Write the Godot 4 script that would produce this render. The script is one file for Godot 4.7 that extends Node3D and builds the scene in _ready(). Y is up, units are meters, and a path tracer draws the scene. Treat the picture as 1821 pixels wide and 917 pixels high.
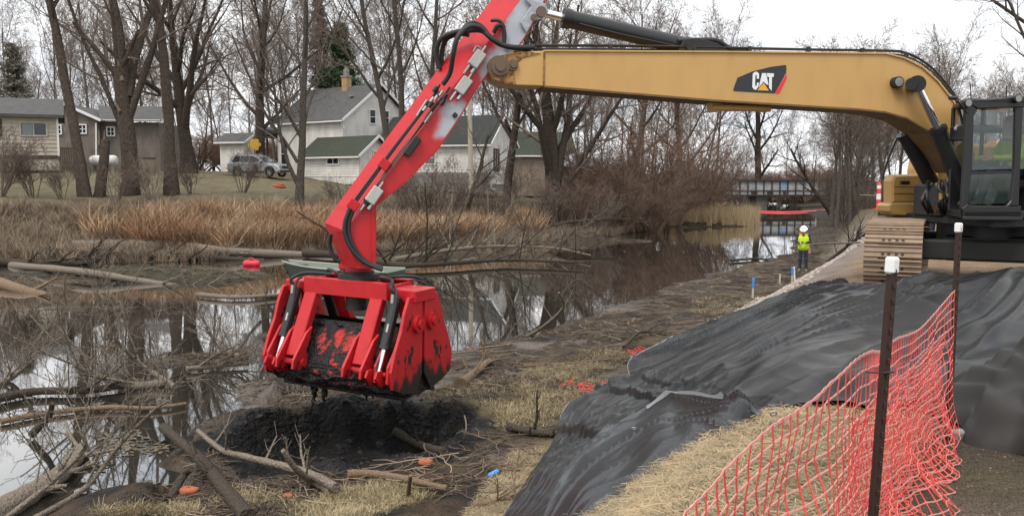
extends Node3D

const FOCAL := 1577.0          # lens, in pixels of a picture 1821 wide
const PITCH := 0.0901
const EYE := Vector3(0, 3.6, 0)
var view := Basis(Vector3.RIGHT, -PITCH)
var rng := RandomNumberGenerator.new()
var M := {}
var used := {}
var tex := {}

# ------------------------------------------------------------------ mesh helper
class Shape:
	var v := PackedVector3Array()
	var n := PackedVector3Array()
	var c := PackedColorArray()
	var t := PackedVector2Array()
	var i := PackedInt32Array()
	var tint := Color.WHITE
	var uvf := Transform3D()
	var uvs := Vector2.ONE

	func vert(p: Vector3, nn: Vector3) -> void:
		v.append(p); n.append(nn); c.append(tint)
		var q := uvf * p
		t.append(Vector2(q.x * uvs.x, q.y * uvs.y))

	func tri(a: Vector3, b: Vector3, d: Vector3) -> void:
		var nn := (b - a).cross(d - a).normalized()
		var k := v.size()
		vert(a, nn); vert(b, nn); vert(d, nn)
		i.append(k); i.append(k + 2); i.append(k + 1)

	func quad(a: Vector3, b: Vector3, d: Vector3, e: Vector3) -> void:
		var nn := (d - a).cross(e - b).normalized()
		var k := v.size()
		vert(a, nn); vert(b, nn); vert(d, nn); vert(e, nn)
		i.append_array(PackedInt32Array([k, k + 2, k + 1, k, k + 3, k + 2]))

	func tube(path: PackedVector3Array, radii: PackedFloat32Array, sides: int, caps := false) -> void:
		var m := path.size()
		if m < 2: return
		var k0 := v.size()
		var d := (path[1] - path[0]).normalized()
		var side := d.cross(Vector3.UP if absf(d.y) < 0.9 else Vector3.RIGHT).normalized()
		for k in m:
			if k > 0 and k < m - 1: d = (path[k + 1] - path[k - 1]).normalized()
			elif k == m - 1: d = (path[k] - path[k - 1]).normalized()
			side = (side - d * side.dot(d)).normalized()
			var up := d.cross(side)
			var r := radii[k] if k < radii.size() else radii[radii.size() - 1]
			for s in sides:
				var a := TAU * s / sides
				var o := side * cos(a) + up * sin(a)
				v.append(path[k] + o * r); n.append(o); c.append(tint); t.append(Vector2(float(s) / sides, k))
		for k in m - 1:
			for s in sides:
				var a := k0 + k * sides + s
				var b := k0 + k * sides + (s + 1) % sides
				i.append(a); i.append(a + sides); i.append(b)
				i.append(b); i.append(a + sides); i.append(b + sides)
		if caps:
			for e in [0, m - 1]:
				var nn: Vector3 = (path[0] - path[1]).normalized() if e == 0 else (path[m - 1] - path[m - 2]).normalized()
				var k: int = v.size()
				for s in sides: vert(v[k0 + e * sides + s], nn)
				for s in range(1, sides - 1):
					if e == 0: i.append_array(PackedInt32Array([k, k + s, k + s + 1]))
					else: i.append_array(PackedInt32Array([k, k + s + 1, k + s]))

	# a flat strap from a to b, w wide across `side`, thin the other way
	func strap(a: Vector3, b: Vector3, side: Vector3, w0: float, w1: float, thick: float) -> void:
		var d := (b - a).normalized()
		var sd := (side - d * side.dot(d)).normalized()
		var up := d.cross(sd) * thick * 0.5
		quad(a - sd * w0 + up, b - sd * w1 + up, b + sd * w1 + up, a + sd * w0 + up)
		quad(a + sd * w0 - up, b + sd * w1 - up, b - sd * w1 - up, a - sd * w0 - up)
		quad(a + sd * w0 + up, b + sd * w1 + up, b + sd * w1 - up, a + sd * w0 - up)
		quad(a - sd * w0 - up, b - sd * w1 - up, b - sd * w1 + up, a - sd * w0 + up)

	func rod(a: Vector3, b: Vector3, r: float, sides := 8, r2 := -1.0) -> void:
		tube(PackedVector3Array([a, b]), PackedFloat32Array([r, r if r2 < 0.0 else r2]), sides, true)

	# box with chamfered edges; b turns it
	func box(o: Vector3, size: Vector3, b := Basis.IDENTITY, bevel := 0.0) -> void:
		var h := size * 0.5
		var e := minf(bevel, minf(h.x, minf(h.y, h.z)) * 0.9)
		var ax := [b.x, b.y, b.z]
		var hs := [h.x, h.y, h.z]
		for k in 3:
			var u: Vector3 = ax[(k + 1) % 3]; var w: Vector3 = ax[(k + 2) % 3]; var q: Vector3 = ax[k]
			var hu: float = hs[(k + 1) % 3] - e; var hw: float = hs[(k + 2) % 3] - e; var hq: float = hs[k]
			for s in [1.0, -1.0]:
				var m: Vector3 = o + q * hq * s
				quad(m - u * hu * s - w * hw, m + u * hu * s - w * hw, m + u * hu * s + w * hw, m - u * hu * s + w * hw)
			if e > 0.0:
				for su in [1.0, -1.0]:
					for sw in [1.0, -1.0]:
						var p1: Vector3 = o + u * (hu + e) * su + w * hw * sw
						var p2: Vector3 = o + u * hu * su + w * (hw + e) * sw
						var l: Vector3 = q * (hq - e) * su * sw
						quad(p1 - l, p2 - l, p2 + l, p1 + l)
		if e > 0.0:
			for sx in [1.0, -1.0]:
				for sy in [1.0, -1.0]:
					for sz in [1.0, -1.0]:
						var p: Vector3 = o + b.x * (h.x - e) * sx + b.y * (h.y - e) * sy + b.z * (h.z - e) * sz
						var a1: Vector3 = p + b.x * e * sx; var a2: Vector3 = p + b.y * e * sy; var a3: Vector3 = p + b.z * e * sz
						if sx * sy * sz > 0.0: tri(a1, a2, a3)
						else: tri(a1, a3, a2)

	func bar(a: Vector3, b: Vector3, wide: float, deep: float, up := Vector3.UP, bevel := 0.0) -> void:
		var x := (b - a).normalized()
		var z := x.cross(up).normalized()
		box((a + b) * 0.5, Vector3(a.distance_to(b), wide, deep), Basis(x, z.cross(x), z), bevel)

	# polygon in the frame's x, y, pushed from d0 to d1 along its z; its rims chamfered
	func prism(poly_in: PackedVector2Array, f: Transform3D, d0: float, d1: float, bevel := 0.0) -> void:
		var poly := poly_in.duplicate()
		var area := 0.0
		for k in poly.size():
			area += poly[k].cross(poly[(k + 1) % poly.size()])
		if area < 0.0: poly.reverse()
		var m := poly.size()
		var inner := poly.duplicate()
		if bevel > 0.0:
			for k in m:
				var d1v := (poly[k] - poly[(k + m - 1) % m]).normalized()
				var d2v := (poly[(k + 1) % m] - poly[k]).normalized()
				var n1 := Vector2(-d1v.y, d1v.x); var n2 := Vector2(-d2v.y, d2v.x)
				inner[k] = poly[k] + (n1 + n2) * bevel / maxf(0.4, 1.0 + n1.dot(n2))
		var ids := Geometry2D.triangulate_polygon(inner)
		for top in [true, false]:
			var d := d1 if top else d0
			var nn := f.basis.z if top else -f.basis.z
			var k0 := v.size()
			for p in inner: vert(f * Vector3(p.x, p.y, d), nn)
			for k in range(0, ids.size(), 3):
				var a := inner[ids[k]]; var b := inner[ids[k + 1]]; var e := inner[ids[k + 2]]
				var ccw := (b - a).cross(e - a) > 0.0
				if ccw == top: i.append_array(PackedInt32Array([k0 + ids[k], k0 + ids[k + 2], k0 + ids[k + 1]]))
				else: i.append_array(PackedInt32Array([k0 + ids[k], k0 + ids[k + 1], k0 + ids[k + 2]]))
		for k in m:
			var a := poly[k]; var b := poly[(k + 1) % m]
			var e0 := d0 + bevel; var e1 := d1 - bevel
			quad(f * Vector3(a.x, a.y, e0), f * Vector3(b.x, b.y, e0), f * Vector3(b.x, b.y, e1), f * Vector3(a.x, a.y, e1))
			if bevel > 0.0:
				var ai := inner[k]; var bi := inner[(k + 1) % m]
				quad(f * Vector3(a.x, a.y, e1), f * Vector3(b.x, b.y, e1), f * Vector3(bi.x, bi.y, d1), f * Vector3(ai.x, ai.y, d1))
				quad(f * Vector3(ai.x, ai.y, d0), f * Vector3(bi.x, bi.y, d0), f * Vector3(b.x, b.y, e0), f * Vector3(a.x, a.y, e0))

	# a grid of points, rows x columns, with smooth normals
	func sheet(p: PackedVector3Array, rows: int, cols: int, colors := PackedColorArray(), flip := false) -> void:
		var k0 := v.size()
		var s := -1.0 if flip else 1.0
		for r in rows:
			for q in cols:
				var du := p[r * cols + mini(q + 1, cols - 1)] - p[r * cols + maxi(q - 1, 0)]
				var dv := p[mini(r + 1, rows - 1) * cols + q] - p[maxi(r - 1, 0) * cols + q]
				v.append(p[r * cols + q]); n.append(dv.cross(du).normalized() * s)
				c.append(colors[r * cols + q] if colors.size() else tint)
				t.append(Vector2(float(q) / (cols - 1), float(r) / (rows - 1)))
		for r in rows - 1:
			for q in cols - 1:
				var a := k0 + r * cols + q
				if flip: i.append_array(PackedInt32Array([a, a + cols, a + 1, a + 1, a + cols, a + cols + 1]))
				else: i.append_array(PackedInt32Array([a, a + 1, a + cols, a + 1, a + cols + 1, a + cols]))

	func lathe(prof: PackedVector2Array, f: Transform3D, sides := 24) -> void:  # (radius, along y)
		for k in prof.size() - 1:
			var a := prof[k]; var b := prof[k + 1]
			var sl := (b - a).normalized()
			for s in sides:
				var a0 := TAU * s / sides; var a1 := TAU * (s + 1) / sides
				var k0 := v.size()
				for e in [[a, a0], [a, a1], [b, a1], [b, a0]]:
					var rr: float = e[0].x
					var dir := Vector3(cos(e[1]), 0, -sin(e[1]))
					v.append(f * (dir * rr + Vector3(0, e[0].y, 0))); n.append((f.basis * (dir * sl.y - Vector3(0, sl.x, 0))).normalized()); c.append(tint); t.append(Vector2.ZERO)
				i.append_array(PackedInt32Array([k0, k0 + 2, k0 + 1, k0, k0 + 3, k0 + 2]))

	func mesh(origin := Vector3.ZERO) -> ArrayMesh:
		var a := []
		a.resize(Mesh.ARRAY_MAX)
		if origin != Vector3.ZERO:
			for k in v.size(): v[k] -= origin
		a[Mesh.ARRAY_VERTEX] = v; a[Mesh.ARRAY_NORMAL] = n; a[Mesh.ARRAY_COLOR] = c; a[Mesh.ARRAY_TEX_UV] = t; a[Mesh.ARRAY_INDEX] = i
		var m := ArrayMesh.new()
		if v.size(): m.add_surface_from_arrays(Mesh.PRIMITIVE_TRIANGLES, a)
		return m

# ------------------------------------------------------------------ scene-tree helpers
func numbered(called: String) -> String:
	var k: int = used.get(called, 0)
	used[called] = k + 1
	return called if k == 0 else "%s_%03d" % [called, k]

func tag(o: Node3D, label: String, category: String, group := "", kind := "") -> Node3D:
	if label: o.set_meta("label", label)
	if category: o.set_meta("category", category)
	if group: o.set_meta("group", group)
	if kind: o.set_meta("kind", kind)
	return o

func thing(called: String, at_: Vector3, label: String, category: String, group := "") -> Node3D:
	var o := Node3D.new()
	o.name = numbered(called); o.position = at_
	add_child(o)
	return tag(o, label, category, group)

var place_of := {}
# a mesh in world coordinates, hung under its parent (world origin of the parent is kept)
func obj(called: String, s: Shape, m: Material, parent: Node3D = null, plain_local := false) -> MeshInstance3D:
	var o := MeshInstance3D.new()
	var org := Vector3.ZERO
	if parent and not plain_local:
		var q: Node = parent
		while q != self and q is Node3D:
			org += (q as Node3D).position
			q = q.get_parent()
	o.mesh = s.mesh(org)
	o.material_override = m
	if parent:
		o.name = called
		parent.add_child(o, true)
	else:
		o.name = numbered(called)
		add_child(o)
	return o

# a thing made of one mesh: its node stands at `base`
func single(called: String, s: Shape, m: Material, base: Vector3, label: String, category: String, group := "") -> MeshInstance3D:
	var o := MeshInstance3D.new()
	o.mesh = s.mesh(base); o.material_override = m; o.position = base
	o.name = numbered(called); add_child(o)
	tag(o, label, category, group)
	return o

func struct(called: String, s: Shape, m: Material) -> MeshInstance3D:
	var o := obj(called, s, m)
	o.set_meta("kind", "structure")
	return o

func scatter(called: String, me: Mesh, m: Material, xf: Array, cols: Array, label: String, category: String) -> MultiMeshInstance3D:
	var mm := MultiMesh.new()
	mm.transform_format = MultiMesh.TRANSFORM_3D
	mm.use_colors = true
	mm.mesh = me
	mm.instance_count = xf.size()
	for k in xf.size():
		mm.set_instance_transform(k, xf[k])
		mm.set_instance_color(k, cols[k])
	var o := MultiMeshInstance3D.new()
	o.multimesh = mm; o.material_override = m
	o.name = numbered(called); add_child(o)
	tag(o, label, category, "", "stuff")
	return o

func copy(o: Node3D, label: String, group := "") -> Node3D:
	var r: Node3D = o.duplicate()
	var base := String(o.name)
	var re := RegEx.create_from_string("_\\d{3}$")
	r.name = numbered(re.sub(base, ""))
	add_child(r)
	r.set_meta("label", label)
	if group: r.set_meta("group", group)
	return r

# ------------------------------------------------------------------ the lens: pixel -> ray, used to measure positions off the picture
func ray(px: float, py: float) -> Vector3:
	return view * Vector3((px - 910.5) / FOCAL, -(py - 458.5) / FOCAL, -1.0)
func at(px: float, py: float, d: float) -> Vector3:
	return EYE + ray(px, py) * d
func on_plane(px: float, py: float, o: Vector3, nn: Vector3) -> Vector3:
	var r := ray(px, py)
	return EYE + r * ((o - EYE).dot(nn) / r.dot(nn))
func ground_at(px: float, py: float, lift := 0.0) -> Vector3:
	var r := ray(px, py)
	var lo := 1.5; var hi := 1.5
	while hi < 300.0:
		var p := EYE + r * hi
		if p.y < height(p.x, p.z) + lift: break
		lo = hi; hi *= 1.03
	for k in 14:
		var mid := (lo + hi) * 0.5
		var p := EYE + r * mid
		if p.y < height(p.x, p.z) + lift: hi = mid
		else: lo = mid
	return EYE + r * hi
func on_water(px: float, py: float, y := 0.0) -> Vector3:
	var r := ray(px, py)
	return EYE + r * ((y - EYE.y) / r.y)
func stand(px: float, d: float) -> Vector3:   # a spot on the ground, at that distance, in that direction
	var x := (px - 910.5) / FOCAL * d
	return Vector3(x, height(x, -d), -d)

# ------------------------------------------------------------------ materials
func lin(c: Color) -> Color:
	return c.linear_to_srgb()

func noise_tex(key: String, freq: float, lo: float, hi: float, type := FastNoiseLite.TYPE_SIMPLEX_SMOOTH, size := 512, octaves := 4, normal := false) -> NoiseTexture2D:
	if tex.has(key): return tex[key]
	var f := FastNoiseLite.new()
	f.noise_type = type; f.frequency = freq; f.seed = key.hash() % 1000; f.fractal_octaves = octaves
	if type == FastNoiseLite.TYPE_CELLULAR: f.cellular_return_type = FastNoiseLite.RETURN_DISTANCE2_SUB
	var nt := NoiseTexture2D.new()
	nt.width = size; nt.height = size; nt.seamless = true; nt.noise = f; nt.generate_mipmaps = false
	if normal:
		nt.as_normal_map = true; nt.bump_strength = hi
	else:
		var g := Gradient.new()
		g.set_color(0, Color(lo, lo, lo)); g.set_color(1, Color(hi, hi, hi))
		nt.color_ramp = g
	tex[key] = nt
	return nt

func mat(key: String, col: Color, rough: float, o := {}) -> StandardMaterial3D:
	var m := StandardMaterial3D.new()
	m.resource_name = key
	m.albedo_color = lin(col); m.roughness = rough
	m.metallic = o.get("metal", 0.0)
	m.metallic_specular = o.get("spec", 0.5)
	m.cull_mode = BaseMaterial3D.CULL_DISABLED
	if o.get("vc", false): m.vertex_color_use_as_albedo = true
	var sc: Vector3 = o.get("scale", Vector3.ONE)
	if o.has("tex"):
		m.albedo_texture = o.tex
		m.uv1_triplanar = true; m.uv1_world_triplanar = true; m.uv1_scale = sc
	if o.has("bump"):
		m.heightmap_enabled = true; m.heightmap_texture = o.bump; m.heightmap_scale = o.get("bh", 1.0)
		m.uv1_triplanar = true; m.uv1_world_triplanar = true; m.uv1_scale = sc
	if o.has("rtex"):
		m.roughness_texture = o.rtex; m.roughness_texture_channel = BaseMaterial3D.TEXTURE_CHANNEL_RED
		m.uv1_triplanar = true; m.uv1_world_triplanar = true; m.uv1_scale = sc
	if o.has("detail"):
		m.detail_enabled = true; m.detail_albedo = o.detail; m.detail_blend_mode = BaseMaterial3D.BLEND_MODE_MUL
		m.detail_uv_layer = BaseMaterial3D.DETAIL_UV_2
		m.uv2_triplanar = true; m.uv2_world_triplanar = true; m.uv2_scale = o.get("dscale", Vector3.ONE)
	if o.has("coat"):
		m.clearcoat_enabled = true; m.clearcoat = o.coat; m.clearcoat_roughness = 0.15
	M[key] = m
	return m

func ramp_tex(key: String, freq: float, stops: Array, octaves := 4, type := FastNoiseLite.TYPE_SIMPLEX_SMOOTH, size := 512) -> NoiseTexture2D:
	if tex.has(key): return tex[key]
	var nt := noise_tex(key, freq, 0, 1, type, size, octaves)
	var g := Gradient.new()
	var offs := PackedFloat32Array(); var cols := PackedColorArray()
	for s in stops:
		offs.append(s[0]); cols.append(lin(s[1]))
	g.offsets = offs; g.colors = cols
	nt.color_ramp = g
	return nt

func make_materials() -> void:
	var fine := noise_tex("fine", 0.035, 0.82, 1.0)
	var soft := noise_tex("soft", 0.008, 0.8, 1.0, FastNoiseLite.TYPE_SIMPLEX_SMOOTH, 512, 5)
	var lump := noise_tex("lump", 0.02, 0.0, 1.0, FastNoiseLite.TYPE_SIMPLEX_SMOOTH, 512, 6)
	var speck := noise_tex("speck", 0.09, 0.62, 1.0, FastNoiseLite.TYPE_SIMPLEX, 512, 3)
	var cell := noise_tex("cell", 0.03, 0.0, 1.0, FastNoiseLite.TYPE_CELLULAR, 512, 3)
	mat("ground", Color.WHITE, 0.93, {"vc": true, "tex": speck, "scale": Vector3(1.1, 1.1, 1.1), "bump": lump, "bh": 5.0, "detail": soft, "dscale": Vector3(0.31, 0.31, 0.31), "spec": 0.3})
	mat("mud", Color.WHITE, 0.95, {"vc": true, "tex": speck, "scale": Vector3(1.1, 1.1, 1.1), "bump": lump, "bh": 7.0, "detail": soft, "dscale": Vector3(0.31, 0.31, 0.31), "spec": 0.32, "rtex": noise_tex("wet", 0.006, 0.36, 1.0, FastNoiseLite.TYPE_SIMPLEX_SMOOTH, 512, 4)})
	var bark := {"tex": noise_tex("barkn", 0.03, 0.5, 1.0, FastNoiseLite.TYPE_SIMPLEX, 512, 4), "scale": Vector3(1.6, 0.22, 1.6), "bump": lump, "bh": 6.0, "spec": 0.2}
	mat("bark", Color(0.165, 0.13, 0.105), 0.95, bark)
	mat("bark_grey", Color(0.18, 0.152, 0.13), 0.95, bark)
	mat("bark_dark", Color(0.115, 0.09, 0.073), 0.95, bark)
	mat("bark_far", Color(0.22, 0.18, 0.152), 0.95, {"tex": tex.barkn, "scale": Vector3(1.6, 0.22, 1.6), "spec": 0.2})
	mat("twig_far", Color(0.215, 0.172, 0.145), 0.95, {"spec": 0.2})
	mat("bark_pale", Color(0.42, 0.33, 0.25), 0.95, bark)
	mat("twig", Color(0.165, 0.13, 0.108), 0.95, {"spec": 0.2})
	mat("twig_dark", Color(0.12, 0.094, 0.078), 0.95, {"spec": 0.2})
	mat("twig_red", Color(0.19, 0.13, 0.1), 0.95, {"spec": 0.2})
	mat("dead", Color(0.38, 0.315, 0.25), 0.92, {"tex": tex.barkn, "scale": Vector3(2, 2, 2), "spec": 0.25, "bump": lump, "bh": 3.0})
	mat("dead_dark", Color(0.12, 0.095, 0.073), 0.9, {"tex": tex.barkn, "scale": Vector3(2, 2, 2), "spec": 0.3, "bump": lump, "bh": 3.0})
	mat("dead_tan", Color(0.3, 0.2, 0.12), 0.9, {"tex": tex.barkn, "scale": Vector3(2, 2, 2)})
	var leaf := mat("needle", Color.WHITE, 0.85, {"vc": true})
	leaf.backlight_enabled = true; leaf.backlight = Color(0.1, 0.14, 0.08)
	mat("reed", Color.WHITE, 0.85, {"vc": true})
	mat("stone", Color.WHITE, 0.9, {"vc": true, "tex": fine, "scale": Vector3(3, 3, 3)})
	# machine
	mat("yellow", Color(0.57, 0.335, 0.112), 0.42, {"tex": ramp_tex("ydirt", 0.006, [[0.0, Color(0.86, 0.85, 0.84)], [0.45, Color(0.97, 0.97, 0.97)], [1.0, Color(1, 1, 1)]], 5), "scale": Vector3(0.5, 0.16, 0.5)})
	mat("yellow_dirty", Color(0.36, 0.19, 0.05), 0.6, {"tex": ramp_tex("grease", 0.016, [[0.0, Color(0.08, 0.07, 0.06)], [0.42, Color(0.45, 0.4, 0.36)], [0.6, Color(1, 1, 1)], [1.0, Color(1, 1, 1)]], 5), "scale": Vector3(1.2, 1.2, 1.2)})
	mat("belly_shade", Color(0.2, 0.12, 0.05), 0.75, {"tex": soft, "scale": Vector3(1, 1, 1)})  # boom yellow darkened: the shade under the boom is put into the colour
	mat("red", Color(0.5, 0.015, 0.02), 0.36, {"tex": ramp_tex("rdirt", 0.012, [[0.0, Color(0.6, 0.5, 0.5)], [0.25, Color(0.86, 0.84, 0.84)], [0.5, Color(1, 1, 1)], [1.0, Color(1, 1, 1)]], 4), "scale": Vector3(0.7, 0.7, 0.7), "spec": 0.45})
	mat("red_muck", Color(0.55, 0.017, 0.024), 0.5, {"tex": ramp_tex("rmuck", 0.006, [[0.0, Color(0.012, 0.2, 0.2)], [0.3, Color(0.02, 0.3, 0.3)], [0.34, Color(0.3, 0.5, 0.5)], [0.4, Color(0.9, 0.95, 0.95)], [1.0, Color(1, 1, 1)]], 6), "scale": Vector3(0.5, 0.4, 0.5)})
	mat("muck_red", Color(0.55, 0.045, 0.04), 0.55, {"tex": ramp_tex("mmuck", 0.007, [[0.0, Color(0.03, 0.28, 0.28)], [0.6, Color(0.04, 0.35, 0.35)], [0.64, Color(0.16, 0.35, 0.35)], [0.72, Color(0.8, 0.9, 0.9)], [1.0, Color(1, 1, 1)]], 6), "scale": Vector3(1.0, 0.34, 1.0), "bump": lump, "bh": 3.0})
	mat("muck_skin", Color.WHITE, 0.5, {"vc": true, "bump": lump, "bh": 4.0, "scale": Vector3(2, 2, 2)})
	mat("muck", Color(0.014, 0.012, 0.011), 0.55, {"bump": lump, "bh": 5.0, "scale": Vector3(2, 2, 2)})
	mat("primer", Color(0.44, 0.46, 0.5), 0.6, {"tex": fine, "scale": Vector3(0.7, 0.7, 0.7)})
	mat("black", Color(0.016, 0.016, 0.017), 0.42)
	mat("rubber", Color(0.02, 0.02, 0.021), 0.6)
	mat("black_dirty", Color(0.026, 0.024, 0.022), 0.65, {"tex": soft, "scale": Vector3(0.8, 0.8, 0.8)})
	mat("chrome", Color(0.75, 0.75, 0.76), 0.18, {"metal": 1.0})
	mat("steel", Color(0.4, 0.39, 0.37), 0.45, {"metal": 0.7})
	mat("pin", Color(0.16, 0.11, 0.075), 0.6, {"metal": 0.4})
	mat("valve", Color(0.55, 0.54, 0.5), 0.55, {"tex": fine, "scale": Vector3(2, 2, 2)})
	mat("shoe", Color(0.34, 0.24, 0.165), 0.62, {"vc": true, "tex": soft, "scale": Vector3(1.2, 1.2, 1.2), "metal": 0.25})
	mat("decal_black", Color(0.022, 0.024, 0.028), 0.35)
	mat("decal_white", Color(0.8, 0.8, 0.8), 0.4)
	mat("decal_red", Color(0.72, 0.03, 0.055), 0.4)
	mat("ornament_yellow", Color(0.55, 0.33, 0.05), 0.6)
	mat("decal_yellow", Color(0.75, 0.4, 0.03), 0.4)
	var g := mat("glass", Color(0.6, 0.8, 0.72, 0.18), 0.03)
	g.albedo_color = Color(0.16, 0.24, 0.22, 0.3); g.transparency = BaseMaterial3D.TRANSPARENCY_ALPHA
	mat("window_glass", Color(0.02, 0.022, 0.025), 0.05, {"spec": 0.6})
	mat("curtain_glass", Color(0.12, 0.14, 0.145), 0.1, {"spec": 0.6})
	# buildings
	mat("white_paint", Color(0.75, 0.74, 0.72), 0.7, {"tex": soft, "scale": Vector3(0.5, 0.2, 0.5)})
	mat("trim_white", Color(0.72, 0.71, 0.7), 0.6)
	mat("white_siding", Color(0.82, 0.785, 0.73), 0.75, {"tex": soft, "scale": Vector3(0.3, 0.12, 0.3)})
	mat("beige_siding", Color(0.5, 0.44, 0.36), 0.75, {"tex": soft, "scale": Vector3(0.3, 0.6, 0.3)})
	mat("grey_siding", Color(0.2, 0.168, 0.145), 0.85, {"tex": soft, "scale": Vector3(0.4, 0.2, 0.4)})
	mat("tan_siding", Color(0.3, 0.235, 0.18), 0.85, {"tex": soft, "scale": Vector3(0.4, 0.2, 0.4)})
	mat("roof_grey", Color(0.155, 0.15, 0.145), 0.95, {"tex": soft, "scale": Vector3(0.35, 0.35, 0.35), "detail": speck, "dscale": Vector3(1.0, 1.0, 1.0)})
	mat("roof_green", Color(0.075, 0.085, 0.055), 0.95, {"tex": soft, "scale": Vector3(0.5, 0.5, 0.5), "detail": speck, "dscale": Vector3(1.2, 1.2, 1.2)})
	mat("roof_dark", Color(0.06, 0.065, 0.06), 0.95, {"tex": soft, "scale": Vector3(0.5, 0.5, 0.5), "detail": speck, "dscale": Vector3(1.2, 1.2, 1.2)})
	mat("concrete", Color(0.28, 0.265, 0.24), 0.95, {"tex": soft, "scale": Vector3(0.5, 0.5, 0.5)})
	mat("timber", Color(0.17, 0.125, 0.09), 0.9, {"tex": tex.barkn, "scale": Vector3(2, 0.3, 2)})
	mat("dark_wood", Color(0.05, 0.036, 0.028), 0.9)
	mat("brick_tan", Color(0.5, 0.33, 0.16), 0.9, {"tex": fine, "scale": Vector3(2, 2, 2)})
	mat("bridge_paint", Color(0.42, 0.435, 0.44), 0.7, {"tex": soft, "scale": Vector3(0.4, 0.25, 0.4)})
	mat("bridge_rust", Color(0.045, 0.03, 0.025), 0.85)
	mat("blue_paint", Color(0.2, 0.33, 0.46), 0.8)
	# cloth and small things
	mat("tarp", Color.WHITE, 0.5, {"vc": true, "tex": soft, "scale": Vector3(0.4, 0.4, 0.4), "spec": 0.36, "rtex": noise_tex("tarp_rough", 0.012, 0.5, 0.95), "bump": noise_tex("creases", 0.007, 0.0, 1.0, FastNoiseLite.TYPE_CELLULAR, 512, 2), "bh": 0.35})
	mat("tarp_shiny", Color(0.022, 0.024, 0.027), 0.3, {"spec": 0.55, "scale": Vector3(0.7, 0.7, 0.7), "bump": tex.creases, "bh": 2.0})
	mat("hem", Color(0.22, 0.23, 0.24), 0.6)
	mat("net_orange", Color(0.78, 0.075, 0.06), 0.55)
	mat("net_pale", Color(0.82, 0.36, 0.31), 0.5)
	for k in ["net_orange", "net_pale"]:
		M[k].backlight_enabled = true; M[k].backlight = Color(0.4, 0.14, 0.12)
	mat("post_steel", Color(0.05, 0.024, 0.017), 0.6, {"tex": fine, "scale": Vector3(3, 1, 3), "metal": 0.2})
	mat("cap_white", Color(0.78, 0.78, 0.76), 0.45)
	mat("plastic_blue", Color(0.06, 0.24, 0.62), 0.5)
	mat("stake_wood", Color(0.5, 0.44, 0.35), 0.85)
	mat("red_plastic", Color(0.62, 0.02, 0.045), 0.4)
	mat("boom_red", Color(0.65, 0.05, 0.045), 0.5)
	mat("boat_green", Color(0.04, 0.05, 0.034), 0.5, {"tex": soft, "scale": Vector3(0.8, 0.8, 0.8)})
	mat("boat_metal", Color(0.26, 0.29, 0.24), 0.5, {"metal": 0.4})
	mat("car_silver", Color(0.36, 0.37, 0.39), 0.3, {"metal": 0.5, "coat": 0.6})
	mat("car_dark", Color(0.02, 0.02, 0.022), 0.5)
	mat("lamp_lens", Color(0.25, 0.25, 0.24), 0.12)
	mat("brick_orange", Color(0.45, 0.13, 0.06), 0.85, {"tex": fine, "scale": Vector3(4, 4, 4)})
	mat("person", Color.WHITE, 0.8, {"vc": true})
	mat("hat", Color(0.8, 0.8, 0.79), 0.35)
	mat("paper", Color(0.7, 0.68, 0.6), 0.8)
	var w := mat("water", Color(0.022, 0.02, 0.016), 0.008, {"spec": 1.0})
	var wn := FastNoiseLite.new(); wn.frequency = 0.012; wn.fractal_octaves = 3; wn.seed = 4
	var wt := NoiseTexture2D.new(); wt.width = 512; wt.height = 512; wt.seamless = true; wt.noise = wn; wt.as_normal_map = true; wt.bump_strength = 1.2
	w.clearcoat_enabled = true; w.clearcoat = 1.0; w.clearcoat_roughness = 0.03
	w.normal_enabled = true; w.normal_texture = wt; w.normal_scale = 0.022
	w.uv1_triplanar = true; w.uv1_world_triplanar = true; w.uv1_scale = Vector3(0.22, 0.22, 0.22)

# ------------------------------------------------------------------ the lie of the land (x to the right, D = metres ahead)
const NEAR_EDGE := [[-8, -60], [-5.5, 0], [-4.6, 6], [-4.0, 10], [-3.9, 14.5], [-0.9, 18.7], [0.7, 20.2], [3.3, 25], [7.3, 32.6], [12.6, 40.8], [17.6, 54], [26.5, 77], [30.5, 90], [36.5, 115], [70, 420]]
const FAR_EDGE := [[-120, 20], [-60, 31], [-30, 35], [-14, 37], [-11, 40], [-6, 43], [0, 46.5], [6.4, 54], [11.5, 64], [19.5, 74], [21.5, 80], [22.5, 90], [24.5, 115], [50, 420]]
const TOE := [[-4, -60], [-2.2, 0], [-0.8, 5], [-0.15, 8.7], [0.7, 12.3], [2.2, 16], [4.1, 19.7], [10.4, 29.9], [15.0, 42], [23.2, 60], [32, 80], [43, 115], [90, 420]]
const CREST := [[-2.2, -60], [-1.2, 0], [0.1, 3], [1.0, 4.5], [2.1, 6.3], [3.0, 8.2], [4.6, 12], [6.9, 17.4], [12.8, 30], [17.0, 42], [18.8, 48], [27, 60], [37, 80], [48, 115], [100, 420]]
const PAD := 1.9
var lines := {}
var na := FastNoiseLite.new()
var nb := FastNoiseLite.new()
var ns := FastNoiseLite.new()
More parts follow.
